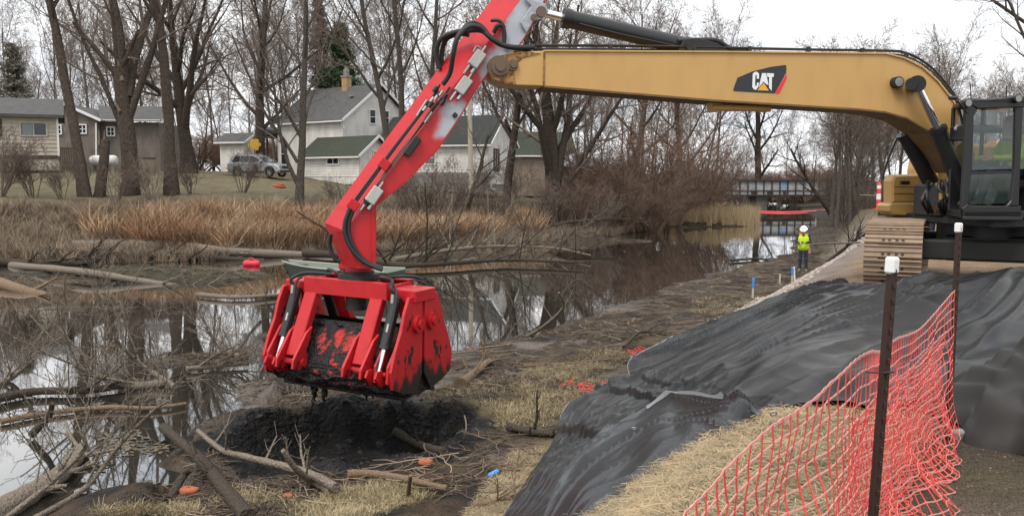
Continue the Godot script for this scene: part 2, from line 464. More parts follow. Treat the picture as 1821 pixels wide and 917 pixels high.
# banks and mud islands that stand out of the shallow water: x, D, half width, half depth, height
const ISLES := [[-14.0, 33.2, 8.0, 2.9, 0.40], [-12.5, 31.4, 3.6, 1.4, 0.36], [-17, 29, 4.0, 1.8, 0.36], [-6.3, 17.2, 1.7, 1.0, 0.38], [-8.3, 18.6, 1.0, 0.6, 0.32], [-5.2, 20.0, 1.0, 0.6, 0.33], [-4.0, 15.4, 1.3, 1.7, 0.38], [-4.6, 9.4, 0.9, 0.7, 0.28], [-1.5, 41, 5.5, 1.4, 0.40], [14.0, 67.5, 6.5, 3.5, 0.5], [5, 50.5, 4.0, 1.6, 0.42], [20.5, 62.0, 4.0, 0.8, 0.33], [-11.5, 24.2, 2.2, 0.7, 0.35]]
# pale wet silt: x, D, half width, half depth
const SILT := [[-4.0, 14.9, 1.6, 1.5], [-2.6, 14.4, 1.6, 0.8], [-0.4, 15.6, 1.1, 0.6], [2.6, 23.8, 1.6, 0.7], [-3.4, 10.4, 0.8, 0.6], [1.0, 18.3, 1.4, 0.4], [-0.2, 10.6, 0.7, 0.4], [6.5, 31.0, 2.2, 0.8]]
const PIT := Vector2(-2.2, 12.0)

func tabulate(key: String, pts: Array) -> void:
	var a := PackedFloat32Array()
	a.resize(1900)
	var k := 0
	for j in 1900:
		var d := -60.0 + j * 0.25
		while k < pts.size() - 2 and d > pts[k + 1][1]: k += 1
		var f := clampf((d - pts[k][1]) / (pts[k + 1][1] - pts[k][1]), 0.0 if k == 0 else -1.0, 1.0)
		a[j] = lerpf(pts[k][0], pts[k + 1][0], f)
	for pass_ in 2:
		var b := a.duplicate()
		for j in 1900:
			var w := 2 + int(maxf(0.0, (j - 240) * 0.02))
			w = mini(w, 10)
			var s := 0.0
			for q in range(-w, w + 1): s += b[clampi(j + q, 0, 1899)]
			a[j] = s / (2 * w + 1)
	lines[key] = a

func line_x(key: String, d: float) -> float:
	var a: PackedFloat32Array = lines[key]
	var f := clampf((d + 60.0) * 4.0, 0.0, 1898.0)
	var k := int(f)
	return lerpf(a[k], a[k + 1], f - k)

func step(a: float, b: float, x: float) -> float:
	var u := clampf((x - a) / (b - a), 0.0, 1.0)
	return u * u * (3.0 - 2.0 * u)

func pit_r(x: float, d: float) -> float:
	var q := Vector2((x - PIT.x) / 1.65, (d - PIT.y) / 1.5)
	return q.length() + na.get_noise_2d(x * 5.0, d * 5.0) * 0.25

func height(x: float, z: float) -> float:
	var d := -z
	var grow := clampf(0.35 + absf(d) / 45.0, 0.35, 2.5)
	var xn := line_x("near", d) + na.get_noise_2d(x * 3.0, d * 3.0) * 0.8 * grow
	var xf := line_x("far", d) + na.get_noise_2d(x * 2.0 + 90.0, d * 2.0) * 1.2 * grow
	var small := nb.get_noise_2d(x, d)
	var h := 0.0
	if x >= xn:
		var xt := line_x("toe", d)
		var xc := line_x("crest", d)
		var rough := lerpf(0.13, 0.02, step(xt - 1.0, xt - 0.1, x) * step(24.0, 18.0, d))
		if x < xt:
			var u := clampf((x - xn) / maxf(0.3, xt - xn), 0.0, 1.0)
			h = 0.01 + 0.27 * pow(u, 0.8) + small * rough * minf(1.0, u * 3.0)
		elif x < xc:
			var u := (x - xt) / (xc - xt)
			h = lerpf(0.28 + small * rough * (1.0 - u), PAD, lerpf(u, u * u * (3.0 - 2.0 * u), 0.7)) + small * 0.015
		else:
			h = PAD + small * 0.025 + 0.02 * ns.get_noise_2d(x * 0.5, d * 0.5)
		# the spoil mound under the tarp, before the tracks
		var e := Vector2((x - 6.6) / 4.4, (d - 10.3) / 2.5).length()
		if e < 1.0: h += 0.5 * (1.0 - e * e) * (1.0 - e * e) * 1.1
	elif x > xf:
		var e := minf(xn - x, (x - xf) * 0.6)
		h = -0.36 * minf(1.0, e / 1.3)
		for b in ISLES:
			var q := Vector2((x - b[0]) / b[2], (d - b[1]) / b[3]).length_squared()
			if q < 1.6:
				h += float(b[4]) * clampf(1.25 - q, 0.0, 1.0)
		h += small * 0.10 + na.get_noise_2d(x * 4.0, d * 4.0) * 0.09
	else:
		var s := (xf - x) * 0.72
		var left := step(4.0, -12.0, x)
		var hl := 0.30 * step(0, 4, s) + 2.3 * step(3.5, 15, s) + 1.5 * step(13, 34, s) + 0.7 * step(30, 70, s)
		var hr := 0.30 * step(0, 4, s) + 1.4 * step(3, 12, s) + 0.9 * step(12, 34, s) + 0.5 * step(30, 80, s)
		h = 0.01 + lerpf(hr, hl, left) + small * 0.09 * minf(1.0, s) + na.get_noise_2d(x * 0.7, d * 0.7) * 0.2 * step(2, 12, s)
	var p := pit_r(x, d)
	if p < 1.7:
		h = lerpf(maxf(minf(h, 0.3), 0.09 + small * 0.1), h, step(1.25, 1.7, p))
		h += 0.05 * step(1.5, 1.05, p) * step(-0.5, 0.8, d - PIT.y)
		h -= 0.62 * step(1.06, 0.72, p) + 0.15 * step(0.7, 0.0, p)
		h += nb.get_noise_2d(x * 2.3, d * 2.3) * 0.14 * step(1.3, 0.9, p)
	return h

func blend(a: Color, b: Color, f: float) -> Color:
	return a.lerp(b, clampf(f, 0.0, 1.0))

func ground_color(x: float, z: float, h: float) -> Color:
	var d := -z
	var xn := line_x("near", d)
	var xf := line_x("far", d)
	var xt := line_x("toe", d)
	var xc := line_x("crest", d)
	var big := na.get_noise_2d(x * 2.0, d * 2.0)
	var mid := nb.get_noise_2d(x * 0.8 + 50.0, d * 0.8)
	var fine := nb.get_noise_2d(x * 3.0, d * 3.0 + 30.0)
	var c: Color
	if x > xt - 0.2:
		var u := (x - xt) / maxf(0.5, xc - xt)
		var low := blend(Color(0.1, 0.075, 0.05), Color(0.26, 0.2, 0.11), 0.5 + mid + fine)
		var straw := blend(Color(0.42, 0.31, 0.17), Color(0.3, 0.25, 0.15), 0.5 + mid * 1.3)
		var gravel := blend(Color(0.46, 0.38, 0.33), Color(0.34, 0.28, 0.24), 0.5 + fine * 1.5)
		var sand := blend(Color(0.52, 0.37, 0.235), Color(0.44, 0.3, 0.18), 0.5 + mid)
		var dirt := blend(Color(0.2, 0.155, 0.118), Color(0.12, 0.096, 0.074), 0.5 + mid * 1.4)
		dirt = blend(dirt, Color(0.17, 0.15, 0.08), (big - 0.2) * 1.6)
		var slope := blend(straw, gravel, step(10.5, 13.5, d))
		var top := blend(dirt, sand, step(9.5, 12.5, d))
		c = blend(low, slope, step(-0.05, 0.12, u + fine * 0.12))
		c = blend(c, top, step(0.85, 1.02, u + fine * 0.05))
		if d > 34.0: c = blend(c, Color(0.2, 0.16, 0.09), step(34, 48, d))
	elif x > xf:
		var silt := blend(Color(0.2, 0.165, 0.145), Color(0.12, 0.1, 0.088), 0.5 + fine)
		var mud := blend(Color(0.04, 0.032, 0.026), Color(0.15, 0.097, 0.057), 0.5 + fine * 1.4)
		var grass := blend(Color(0.2, 0.18, 0.075), Color(0.26, 0.2, 0.1), 0.5 + fine)
		c = blend(mud, silt, (big - 0.06) * 4.0 * step(0.14, 0.04, h) * step(50, 30, d))
		c = blend(c, grass, step(0.1, 0.35, h) * clampf((mid - 0.08) * 4.0, 0.0, 0.8))
		for b in SILT:
			var q := Vector2((x - b[0]) / b[2], (d - b[1]) / b[3]).length() + fine * 0.5
			if q < 1.2: c = blend(c, blend(Color(0.42, 0.36, 0.32), Color(0.26, 0.22, 0.19), 0.5 + mid * 2.0 + fine), step(1.2, 0.6, q) * 0.85)
		if x < -5.0 and d > 22.0: c = blend(c, blend(Color(0.095, 0.09, 0.05), Color(0.075, 0.068, 0.035), 0.5 + big * 2.0), 0.75)
	else:
		var s := (xf - x) * 0.72
		var bank := blend(Color(0.14, 0.1, 0.066), Color(0.1, 0.075, 0.05), 0.5 + fine)
		var lawn := blend(Color(0.36, 0.3, 0.19), Color(0.3, 0.265, 0.155), 0.5 + mid)
		lawn = blend(lawn, Color(0.26, 0.2, 0.13), big * 1.6)
		c = blend(bank, lawn, step(9, 15, s + fine * 4.0) * step(14.0, 2.0, x))
		if h < 0.12: c = blend(Color(0.05, 0.042, 0.034), c, step(0.0, 0.12, h))
	var p := pit_r(x, d)
	if p < 1.5:
		var black := blend(Color(0.012, 0.011, 0.011), Color(0.035, 0.031, 0.028), 0.35 + fine)
		black = blend(black, Color(0.16, 0.115, 0.075), clampf((nb.get_noise_2d(x * 1.5 + 9.0, d * 1.5) - 0.3) * 3.0, 0.0, 0.6) * step(-0.1, -0.45, h))
		c = blend(black, c, step(1.0, 1.16, p + fine * 0.2 - 0.22 * step(0.3, -0.6, d - PIT.y)))
	return c

func graded(lo: float, hi: float, cell: float, a: float, b: float, rate: float) -> PackedFloat32Array:
	var out := PackedFloat32Array()
	var p := lo; var st := cell
	while p > a:
		st *= rate; p -= st; out.append(p)
	out.reverse()
	p = lo
	while p < hi:
		out.append(p); p += cell
	st = cell
	while p < b:
		out.append(p); st *= rate; p += st
	out.append(b)
	return out

func make_ground() -> void:
	var xs := graded(-9.0, 5.5, 0.075, -420.0, 420.0, 1.042)
	var ds := graded(3.5, 21.0, 0.075, -60.0, 405.0, 1.028)
	var pts := PackedVector3Array(); var cols := PackedColorArray()
	for d in ds:
		for x in xs:
			var h := height(x, -d)
			pts.append(Vector3(x, h, -d)); cols.append(ground_color(x, -d, h))
	var s := Shape.new()
	s.sheet(pts, ds.size(), xs.size(), cols)
	# the wet flats and the river bed are one surface, the dry land the other; they share an edge
	var wet := Shape.new()
	wet.v = s.v; wet.n = s.n; wet.c = s.c; wet.t = s.t
	var dry := PackedInt32Array()
	var nx := xs.size()
	for k in range(0, s.i.size(), 6):
		var p := s.v[s.i[k]]
		var d := -p.z
		var is_wet := p.x > line_x("far", d) - 1.0 and p.x < line_x("toe", d)
		if is_wet: wet.i.append_array(s.i.slice(k, k + 6))
		else: dry.append_array(s.i.slice(k, k + 6))
	s.i = dry
	struct("ground", s, M.ground)
	struct("mud_flat", wet, M.mud)
	# the water lies level in the river bed; the dug hole is dry
	var w := Shape.new()
	var wx := graded(-60.0, 34.0, 1.0, -160.0, 120.0, 1.1)
	var wd := graded(-10.0, 22.0, 0.5, -58.0, 400.0, 1.06)
	for r in wd.size() - 1:
		for q in wx.size() - 1:
			var x0 := wx[q]; var x1 := wx[q + 1]; var d0 := wd[r]; var d1 := wd[r + 1]
			var xm := (x0 + x1) * 0.5; var dm := (d0 + d1) * 0.5
			if Vector2(maxf(0.0, maxf(x0 - PIT.x, PIT.x - x1)), maxf(0.0, maxf(d0 - PIT.y, PIT.y - d1))).length() < 1.55: continue
			if xm < line_x("far", dm) - 12.0 - dm * 0.1 or xm > line_x("near", dm) + 5.0 + dm * 0.1: continue
			w.quad(Vector3(x0, 0, -d0), Vector3(x1, 0, -d0), Vector3(x1, 0, -d1), Vector3(x0, 0, -d1))
	struct("river_water", w, M.water)

# ------------------------------------------------------------------ sky
func make_sky() -> Sky:
	var im := Image.create(1024, 512, false, Image.FORMAT_RGBF)
	var f := FastNoiseLite.new(); f.seed = 11; f.frequency = 1.3; f.fractal_octaves = 5
	var g := FastNoiseLite.new(); g.seed = 5; g.frequency = 0.7; g.fractal_octaves = 3
	for y in 512:
		var el := PI * (0.5 - (y + 0.5) / 512.0)
		for x in 1024:
			var az := TAU * (x + 0.5) / 1024.0
			var p := Vector3(cos(az) * cos(el), sin(el), sin(az) * cos(el))
			var k := 1.0 / (0.25 + maxf(0.0, p.y))
			var a := f.get_noise_3d(p.x * k, p.y * 3.0 * k, p.z * k) * 0.9 + 0.05
			var b := g.get_noise_3d(p.x * k + 7.0, p.y * 3.0 * k, p.z * k)
			var cl := clampf(0.42 + a * 1.3 + b * 0.7, 0.0, 1.0)
			var c := Color(0.72, 0.765, 0.82).lerp(Color(1.06, 1.055, 1.05), cl) * (0.95 + 0.5 * maxf(0.0, p.y))
			if el < 0.0: c = c.lerp(Color(0.5, 0.47, 0.43), clampf(-el * 8.0, 0.0, 1.0))
			im.set_pixel(x, y, c)
	var m := PanoramaSkyMaterial.new()
	m.panorama = ImageTexture.create_from_image(im)
	var s := Sky.new(); s.sky_material = m
	return s

# ------------------------------------------------------------------ trees
# one limb: a bent, tapering tube; its own limbs leave it on the way
func limb(s: Array, p0: Vector3, dir0: Vector3, length: float, r0: float, lv: int, o: Dictionary) -> void:
	var last: int = o.levels - 1
	var segs: int = o.segs[lv]
	var path := PackedVector3Array([p0]); var rad := PackedFloat32Array([r0])
	var dirs := PackedVector3Array([dir0])
	var dir := dir0; var p := p0
	var tip: float = o.tip
	var wig: float = o.wiggle[lv]; var up: float = o.up[lv]
	var end: float = o.taper[lv]
	for k in segs:
		dir = (dir + Vector3(rng.randf_range(-1, 1), rng.randf_range(-1, 1), rng.randf_range(-1, 1)) * wig + Vector3.UP * up).normalized()
		p += dir * (length / segs)
		path.append(p); dirs.append(dir)
		rad.append(maxf(tip, lerpf(r0, r0 * end, float(k + 1) / segs)))
	if lv == 0 and o.get("flare", 0.0) > 0.0: rad[0] *= 1.0 + o.flare
	var sh: Shape = s[0] if lv <= o.get("trunk_levels", 1) else s[1]
	sh.tube(path, rad, o.sides[lv], lv <= 1)
	if lv >= last: return
	var kids: int = o.kids[lv]
	if lv > 0: kids = maxi(1, roundi(kids * rng.randf_range(0.7, 1.25)))
	var az := rng.randf() * TAU
	for k in kids:
		var f := lerpf(o.start[lv], 1.0, (k + rng.randf()) / kids)
		var q := f * segs
		var j := mini(int(q), segs - 1)
		var at_ := path[j].lerp(path[j + 1], q - j)
		var d := dirs[j + 1]
		var rr := lerpf(rad[j], rad[j + 1], q - j)
		az += 2.4 + rng.randf_range(-0.5, 0.5)
		var side := d.cross(Vector3.UP if absf(d.y) < 0.95 else Vector3.RIGHT).normalized()
		var out := side.rotated(d, az)
		var an: float = o.angle[lv] * rng.randf_range(0.7, 1.3)
		var cd := (d * cos(an) + out * sin(an)).normalized()
		var l: float = length * o.ratio[lv] * rng.randf_range(0.65, 1.2) * (1.0 - 0.45 * (f - o.start[lv]))
		limb(s, at_, cd, l, maxf(tip, minf(rr * 0.85, rr * o.thin[lv] * rng.randf_range(0.8, 1.2))), lv + 1, o)

const TREE := {"levels": 5, "segs": [7, 6, 5, 3, 2], "sides": [9, 6, 4, 3, 3], "wiggle": [0.07, 0.14, 0.18, 0.22, 0.25], "up": [0.02, 0.07, 0.05, 0.03, 0.02], "taper": [0.45, 0.3, 0.3, 0.35, 0.5], "kids": [9, 8, 7, 7, 0], "start": [0.35, 0.2, 0.15, 0.1, 0.1], "angle": [0.75, 0.75, 0.75, 0.7, 0.6], "ratio": [0.5, 0.5, 0.48, 0.42, 0.4], "thin": [0.5, 0.5, 0.5, 0.5, 0.5], "tip": 0.008, "flare": 0.35}

func opts(over: Dictionary) -> Dictionary:
	var o := TREE.duplicate(true)
	o.merge(over, true)
	return o

# the tree's own limbs may be given as a list of extra trunks: [dir, length, radius, start height]
func tree(called: String, base: Vector3, h: float, r: float, lean: Vector3, seed_: int, o: Dictionary, bark: Material, twig: Material, label: String, category: String, group := "", extra := []) -> Node3D:
	rng.seed = seed_
	var s := [Shape.new(), Shape.new()]
	limb(s, Vector3(0, -0.2, 0), (Vector3.UP + lean).normalized(), h, r, 0, o)
	for e in extra:
		limb(s, e[3], e[0].normalized(), e[1], e[2], e[4] if e.size() > 4 else 0, o)
	var t := thing(called, base, label, category, group)
	obj("trunk", s[0], bark, t, true)
	if s[1].v.size(): obj("crown", s[1], twig, t, true)
	return t

func bush(called: String, base: Vector3, size: float, stems: int, spread: float, seed_: int, o: Dictionary, twig: Material, label: String, group := "") -> Node3D:
	rng.seed = seed_
	var s := [Shape.new(), Shape.new()]
	for k in stems:
		var a := rng.randf() * TAU
		var d := Vector3(cos(a) * spread, 1.0, sin(a) * spread) * 1.0
		limb(s, Vector3(cos(a), -0.05, sin(a)) * rng.randf() * size * 0.12, d.normalized(), size * rng.randf_range(0.6, 1.1), size * 0.011, 0, o)
	var t := thing(called, base, label, "shrub", group)
	obj("stem", s[0], twig, t, true)
	if s[1].v.size(): obj("twigs", s[1], twig, t, true)
	return t

func make_trees() -> void:
	# wood behind the houses: a few grown trees, each copied about
	var wood := opts({"tip": 0.011})
	var protos: Array[Node3D] = []
	var defs := [[19.0, 0.26, 21, {"kids": [12, 9, 8, 6, 0]}], [22.0, 0.22, 22, {"kids": [10, 9, 8, 6, 0], "start": [0.45, 0.2, 0.15, 0.1, 0.1], "angle": [0.55, 0.7, 0.7, 0.7, 0.6]}], [16.0, 0.28, 23, {"start": [0.2, 0.15, 0.1, 0.1, 0.1], "kids": [11, 9, 8, 7, 0], "ratio": [0.62, 0.5, 0.48, 0.42, 0.4]}], [20.0, 0.2, 24, {"kids": [13, 9, 8, 6, 0], "angle": [0.6, 0.75, 0.8, 0.8, 0.6]}]]
	var spots := []
	rng.seed = 77
	for k in 74:
		var px := -280.0 + 1560.0 * (k + rng.randf()) / 74.0
		var where: String = "behind the beige house" if px < 110 else "behind the grey-brown house" if px < 300 else "between the grey-brown and the white house" if px < 470 else "behind the white house" if px < 700 else "behind the red arm" if px < 860 else "behind the tan-brown house" if px < 1060 else "behind the reddish thicket"
		spots.append([px, rng.randf_range(86, 160), "bare trees in the wood " + where, "bare grey-brown tree in the wood " + where])
	for k in 24:
		var px := 1290.0 + 720.0 * (k + rng.randf()) / 24.0
		spots.append([px, rng.randf_range(125, 190), "bare trees beyond the railway bridge", "bare grey tree in the haze beyond the steel bridge" if px < 1480 else "bare grey tree far off beyond the excavator"])
	var k := 0
	for sp in spots:
		var which := k % 4
		var pos := stand(sp[0], sp[1])
		var t: Node3D
		if k < 4:
			var df: Array = defs[which]
			t = tree("bare_tree", pos, df[0], df[1], Vector3.ZERO, df[2], opts({"tip": 0.015}.merged(df[3])), M.bark_far, M.twig_far, sp[3], "tree", sp[2])
			protos.append(t)
		else:
			t = copy(protos[which], sp[3], sp[2])
			t.position = pos
		rng.seed = 500 + k
		t.rotation.y = rng.randf() * TAU
		t.scale = Vector3.ONE * rng.randf_range(0.75, 1.15) * (0.5 if sp[0] > 1290.0 else 0.85 if sp[0] > 1000.0 else 0.85)
		t.scale *= Vector3(0.8, 1.0, 0.8)
		k += 1
	# the wood on the right bank: slim close-set stems
	for j in 26:
		rng.seed = 900 + j
		var d := rng.randf_range(56, 100)
		var px := rng.randf_range(1478, 1600) + (rng.randf_range(0, 320) if j > 15 else 0.0)
		var t := copy(protos[1 if j % 3 else 3], "slim bare tree in the close-set stand on the right bank past the excavator", "slim bare trees on the right bank")
		t.position = stand(px, d)
		t.rotation.y = rng.randf() * TAU
		t.scale = Vector3(0.62, 0.42, 0.62) * rng.randf_range(0.8, 1.15) if px < 1620 else Vector3.ONE * rng.randf_range(0.36, 0.46)
	var dead_o := opts({"levels": 4, "kids": [5, 6, 5, 0], "segs": [8, 6, 4, 3], "start": [0.45, 0.3, 0.2, 0.1], "ratio": [0.42, 0.4, 0.4, 0.4], "angle": [0.6, 0.6, 0.7, 0.7]})
	# leaning trunk near the beige house
	tree("bare_tree", stand(152, 46), 17.0, 0.29, Vector3(-0.09, 0, 0), 31, dead_o, M.bark, M.twig, "single dark leaning trunk in front of the brown-grey house, left of the broken stump", "tree")
	var st := tree("tree_stump", stand(178, 46.5), 3.2, 0.3, Vector3(0.05, 0, 0), 32, opts({"levels": 1, "taper": [0.75]}), M.bark, M.twig, "broken dark stump beside the leaning trunk on the left bank", "tree stump")
	var sp := Shape.new()
	for q in 5: sp.rod(Vector3(0.16 + sin(q * 2.0) * 0.16, 2.7, cos(q * 2.0) * 0.16), Vector3(0.18 + sin(q * 2.0) * 0.2, 3.2 + 0.35 * sin(q * 3.7), cos(q * 2.0) * 0.2), 0.09, 5, 0.01)
	obj("splinter", sp, M.bark_pale, st, true)
	# big split trunk
	var big := opts({"levels": 5, "kids": [3, 5, 6, 6, 0], "start": [0.72, 0.3, 0.2, 0.1, 0.1], "taper": [0.8, 0.4, 0.3, 0.35, 0.5], "flare": 0.3})
	var t2 := tree("bare_tree", stand(232, 47.5), 7.0, 0.46, Vector3(0.02, 0, 0), 33, big, M.bark, M.twig, "thick split trunk with several upright limbs and pale torn wood on the left bank", "tree", "", [
		[Vector3(-0.16, 1, 0.1), 10.0, 0.23, Vector3(-0.15, 4.6, 0), 1], [Vector3(0.18, 1, -0.1), 11.0, 0.26, Vector3(0.12, 5.2, 0), 1], [Vector3(0.36, 1, 0.1), 10.0, 0.2, Vector3(0.15, 4.2, 0), 1], [Vector3(-0.05, 1, 0.2), 9.0, 0.22, Vector3(0.0, 5.8, 0), 1], [Vector3(-0.45, 1, 0.1), 8.0, 0.13, Vector3(-0.35, 3.6, 0), 1]])
	var torn := Shape.new()
	torn.rod(Vector3(-0.05, 6.0, 0.34), Vector3(-0.2, 7.1, 0.4), 0.14, 6, 0.03)
	torn.rod(Vector3(-0.2, 4.4, 0.38), Vector3(-0.42, 4.9, 0.44), 0.09, 6, 0.02)
	obj("torn_wood", torn, M.bark_pale, t2, true)
	var t3 := tree("bare_tree", stand(306, 48), 17.0, 0.31, Vector3(0.0, 0, 0), 34, opts({"kids": [6, 6, 6, 6, 0], "start": [0.5, 0.2, 0.15, 0.1, 0.1], "angle": [0.5, 0.7, 0.75, 0.7, 0.6], "flare": 0.5}), M.bark, M.twig, "tall trunk with a long pale dead strip, right of the thick split trunk", "tree")
	var strip := Shape.new()
	strip.tube(PackedVector3Array([Vector3(-0.26, 4.3, 0.14), Vector3(-0.25, 6, 0.13), Vector3(-0.23, 8.3, 0.13)]), PackedFloat32Array([0.04, 0.11, 0.05]), 6, true)
	obj("bare_wood_strip", strip, M.bark_pale, t3, true)
	# spreading tree on the lawn behind
	tree("bare_tree", stand(338, 68), 13.0, 0.55, Vector3(-0.05, 0, 0), 35, opts({"kids": [10, 9, 8, 7, 0], "start": [0.16, 0.2, 0.15, 0.1, 0.1], "ratio": [0.85, 0.5, 0.45, 0.42, 0.4], "angle": [0.55, 0.7, 0.7, 0.7, 0.6], "thin": [0.6, 0.5, 0.5, 0.5, 0.5], "taper": [0.3, 0.25, 0.3, 0.35, 0.5]}), M.bark_dark, M.twig_dark, "broad dark tree with many spreading limbs on the lawn left of the silver car", "tree")
	tree("bare_tree", stand(462, 78), 16.0, 0.42, Vector3(0.04, 0, 0), 36, opts({"kids": [11, 8, 7, 6, 0], "start": [0.22, 0.2, 0.15, 0.1, 0.1], "ratio": [0.6, 0.5, 0.48, 0.42, 0.4]}), M.bark_dark, M.twig_dark, "bare tree rising behind the silver car beside the porch", "tree")
	# the slim forked tree in front of the white house
	tree("bare_tree", stand(531, 50), 13.5, 0.24, Vector3(0.03, 0, 0), 37, opts({"kids": [8, 7, 6, 5, 0], "start": [0.2, 0.2, 0.15, 0.1, 0.1], "ratio": [0.5, 0.48, 0.45, 0.4, 0.4], "angle": [0.6, 0.7, 0.7, 0.7, 0.6]}), M.bark_grey, M.twig, "slim bare tree with curving limbs in front of the white house", "tree", "", [[Vector3(-0.62, 1, 0.1), 8.0, 0.12, Vector3(0, 2.6, 0), 1], [Vector3(-0.35, 1, 0.25), 7.5, 0.13, Vector3(-0.05, 1.4, 0.0), 1]])
	tree("bare_tree", stand(704, 63), 17.0, 0.26, Vector3(-0.1, 0, 0), 38, opts({"kids": [8, 7, 7, 6, 0], "start": [0.3, 0.2, 0.15, 0.1, 0.1]}), M.bark_grey, M.twig, "pair of slim grey trunks at the right gable of the white house", "tree", "", [[Vector3(0.05, 1, 0.0), 17.0, 0.25, Vector3(0.5, 0, 0.1), 0]])
	tree("bare_tree", stand(760, 80), 19.0, 0.3, Vector3(0.08, 0, 0), 39, opts({"kids": [10, 8, 7, 6, 0]}), M.bark_grey, M.twig, "tall bare tree behind the upper part of the red arm", "tree")
	# group at the second house
	tree("bare_tree", stand(896, 58), 14.0, 0.3, Vector3(0.1, 0, 0), 40, opts({"kids": [8, 8, 7, 6, 0], "start": [0.35, 0.2, 0.15, 0.1, 0.1]}), M.bark_dark, M.twig, "leaning dark trunk before the gable of the dark-roofed white house", "tree")
	tree("bare_tree", stand(985, 57), 13.0, 0.6, Vector3(-0.03, 0, 0), 41, opts({"kids": [9, 9, 8, 7, 0], "start": [0.2, 0.2, 0.15, 0.1, 0.1], "ratio": [0.8, 0.5, 0.45, 0.42, 0.4], "angle": [0.6, 0.7, 0.7, 0.7, 0.6], "taper": [0.4, 0.25, 0.3, 0.35, 0.5], "thin": [0.55, 0.5, 0.5, 0.5, 0.5]}), M.bark_dark, M.twig, "stout dark tree with arching limbs right of the dark-roofed white house", "tree", "", [[Vector3(0.75, 1, 0.1), 9.0, 0.26, Vector3(0.2, 2.0, 0), 1], [Vector3(0.25, 1, -0.1), 12.0, 0.3, Vector3(0.2, 3.0, 0), 1]])
	tree("bare_tree", stand(822, 52), 6.0, 0.16, Vector3(0.35, 0, 0), 42, opts({"levels": 4, "kids": [5, 6, 5, 0], "up": [0.03, 0.03, 0.02, 0.02]}), M.bark_dark, M.twig, "small leaning sapling over the reeds, right of the red arm", "tree")
	tree("bare_tree", stand(1120, 78), 15.0, 0.35, Vector3(0.03, 0, 0), 43, opts({"kids": [11, 9, 7, 7, 0], "start": [0.2, 0.2, 0.15, 0.1, 0.1]}), M.bark, M.twig_red, "tall bare tree above the reddish thicket under the boom", "tree")
	tree("bare_tree", stand(1210, 84), 14.0, 0.32, Vector3(0.0, 0, 0), 44, opts({"kids": [11, 9, 7, 7, 0], "start": [0.2, 0.2, 0.15, 0.1, 0.1]}), M.bark, M.twig_red, "rounded bare tree at the right end of the reddish thicket", "tree")
	# by the bridge
	tree("bare_tree", stand(1352, 118), 17.0, 0.5, Vector3(-0.02, 0, 0), 45, opts({"kids": [11, 8, 7, 6, 0], "start": [0.22, 0.2, 0.15, 0.1, 0.1], "tip": 0.016, "ratio": [0.45, 0.5, 0.48, 0.42, 0.4]}), M.bark_dark, M.twig_dark, "big bare tree standing behind the steel bridge", "tree")
	tree("bare_tree", stand(1484, 80), 7.5, 0.2, Vector3(-0.9, 0, 0.1), 46, opts({"levels": 4, "kids": [8, 7, 6, 0], "up": [0.06, 0.05, 0.03, 0.02], "start": [0.3, 0.2, 0.1, 0.1]}), M.bark_dark, M.twig_dark, "dark bough leaning across the right end of the steel bridge", "tree")
	tree("bare_tree", stand(1905, 46), 19.0, 0.3, Vector3(-0.12, 0, 0), 47, opts({"kids": [12, 8, 7, 6, 0], "start": [0.3, 0.2, 0.15, 0.1, 0.1]}), M.bark_grey, M.twig, "bare grey tree reaching in over the cab at the right edge", "tree")
	# shrubs on the far bank
	var so := opts({"levels": 4, "segs": [5, 4, 4, 3], "sides": [4, 3, 3, 3], "kids": [9, 8, 7, 0], "start": [0.15, 0.15, 0.1, 0.1], "wiggle": [0.16, 0.2, 0.25, 0.3], "up": [0.0, 0.02, 0.02, 0.0], "ratio": [0.5, 0.45, 0.45, 0.4], "tip": 0.008, "flare": 0.0, "angle": [0.6, 0.7, 0.7, 0.7]})
	var thicket := [[1075, 60, 5.2, "at the left end"], [1130, 62, 6.4, "left of the middle"], [1190, 66, 6.8, "right of the middle"], [1240, 72, 5.6, "at the right end"], [1105, 57, 3.6, "low at the front left"], [1165, 59, 4.0, "low at the front right"], [1030, 56, 3.2, "beside the stout dark tree"]]
	var b0 := bush("thicket_shrub", stand(1075, 60), 5.6, 22, 0.65, 60, so, M.twig_red, "", "reddish thicket under the boom")
	for q in thicket.size():
		var e: Array = thicket[q]
		var lab: String = "dense reddish-brown shrub %s of the thicket under the boom" % e[3]
		var b: Node3D = b0 if q == 0 else copy(b0, lab)
		if q == 0: b.set_meta("label", lab)
		b.position = stand(e[0], e[1]); b.rotation.y = q * 1.3; b.scale = Vector3.ONE * (e[2] / 5.6)
	for q in 46:
		var px := -230.0 + 44.0 * q if q < 34 else 1275.0 + 20.0 * (q - 34)
		var b := copy(b0, "dense grey-brown undergrowth far back under the bare wood", "undergrowth under the bare wood")
		rng.seed = 300 + q
		b.position = stand(px + rng.randf_range(-15, 15), rng.randf_range(98, 118) if q < 34 else rng.randf_range(124, 150)); b.rotation.y = q * 1.7; b.scale = Vector3(1.5, 0.8, 1.5) * rng.randf_range(0.7, 1.1)
	var thin := opts({"levels": 4, "segs": [5, 4, 3, 2], "sides": [4, 3, 3, 3], "kids": [6, 5, 4, 0], "start": [0.2, 0.15, 0.1, 0.1], "wiggle": [0.12, 0.18, 0.2, 0.25], "up": [0.03, 0.03, 0.02, 0.0], "ratio": [0.5, 0.45, 0.45, 0.4], "tip": 0.007, "flare": 0.0, "angle": [0.5, 0.6, 0.7, 0.7]})
	var brush := bush("brush", stand(60, 46), 2.4, 12, 0.4, 61, thin, M.twig, "", "leafless brush along the far bank")
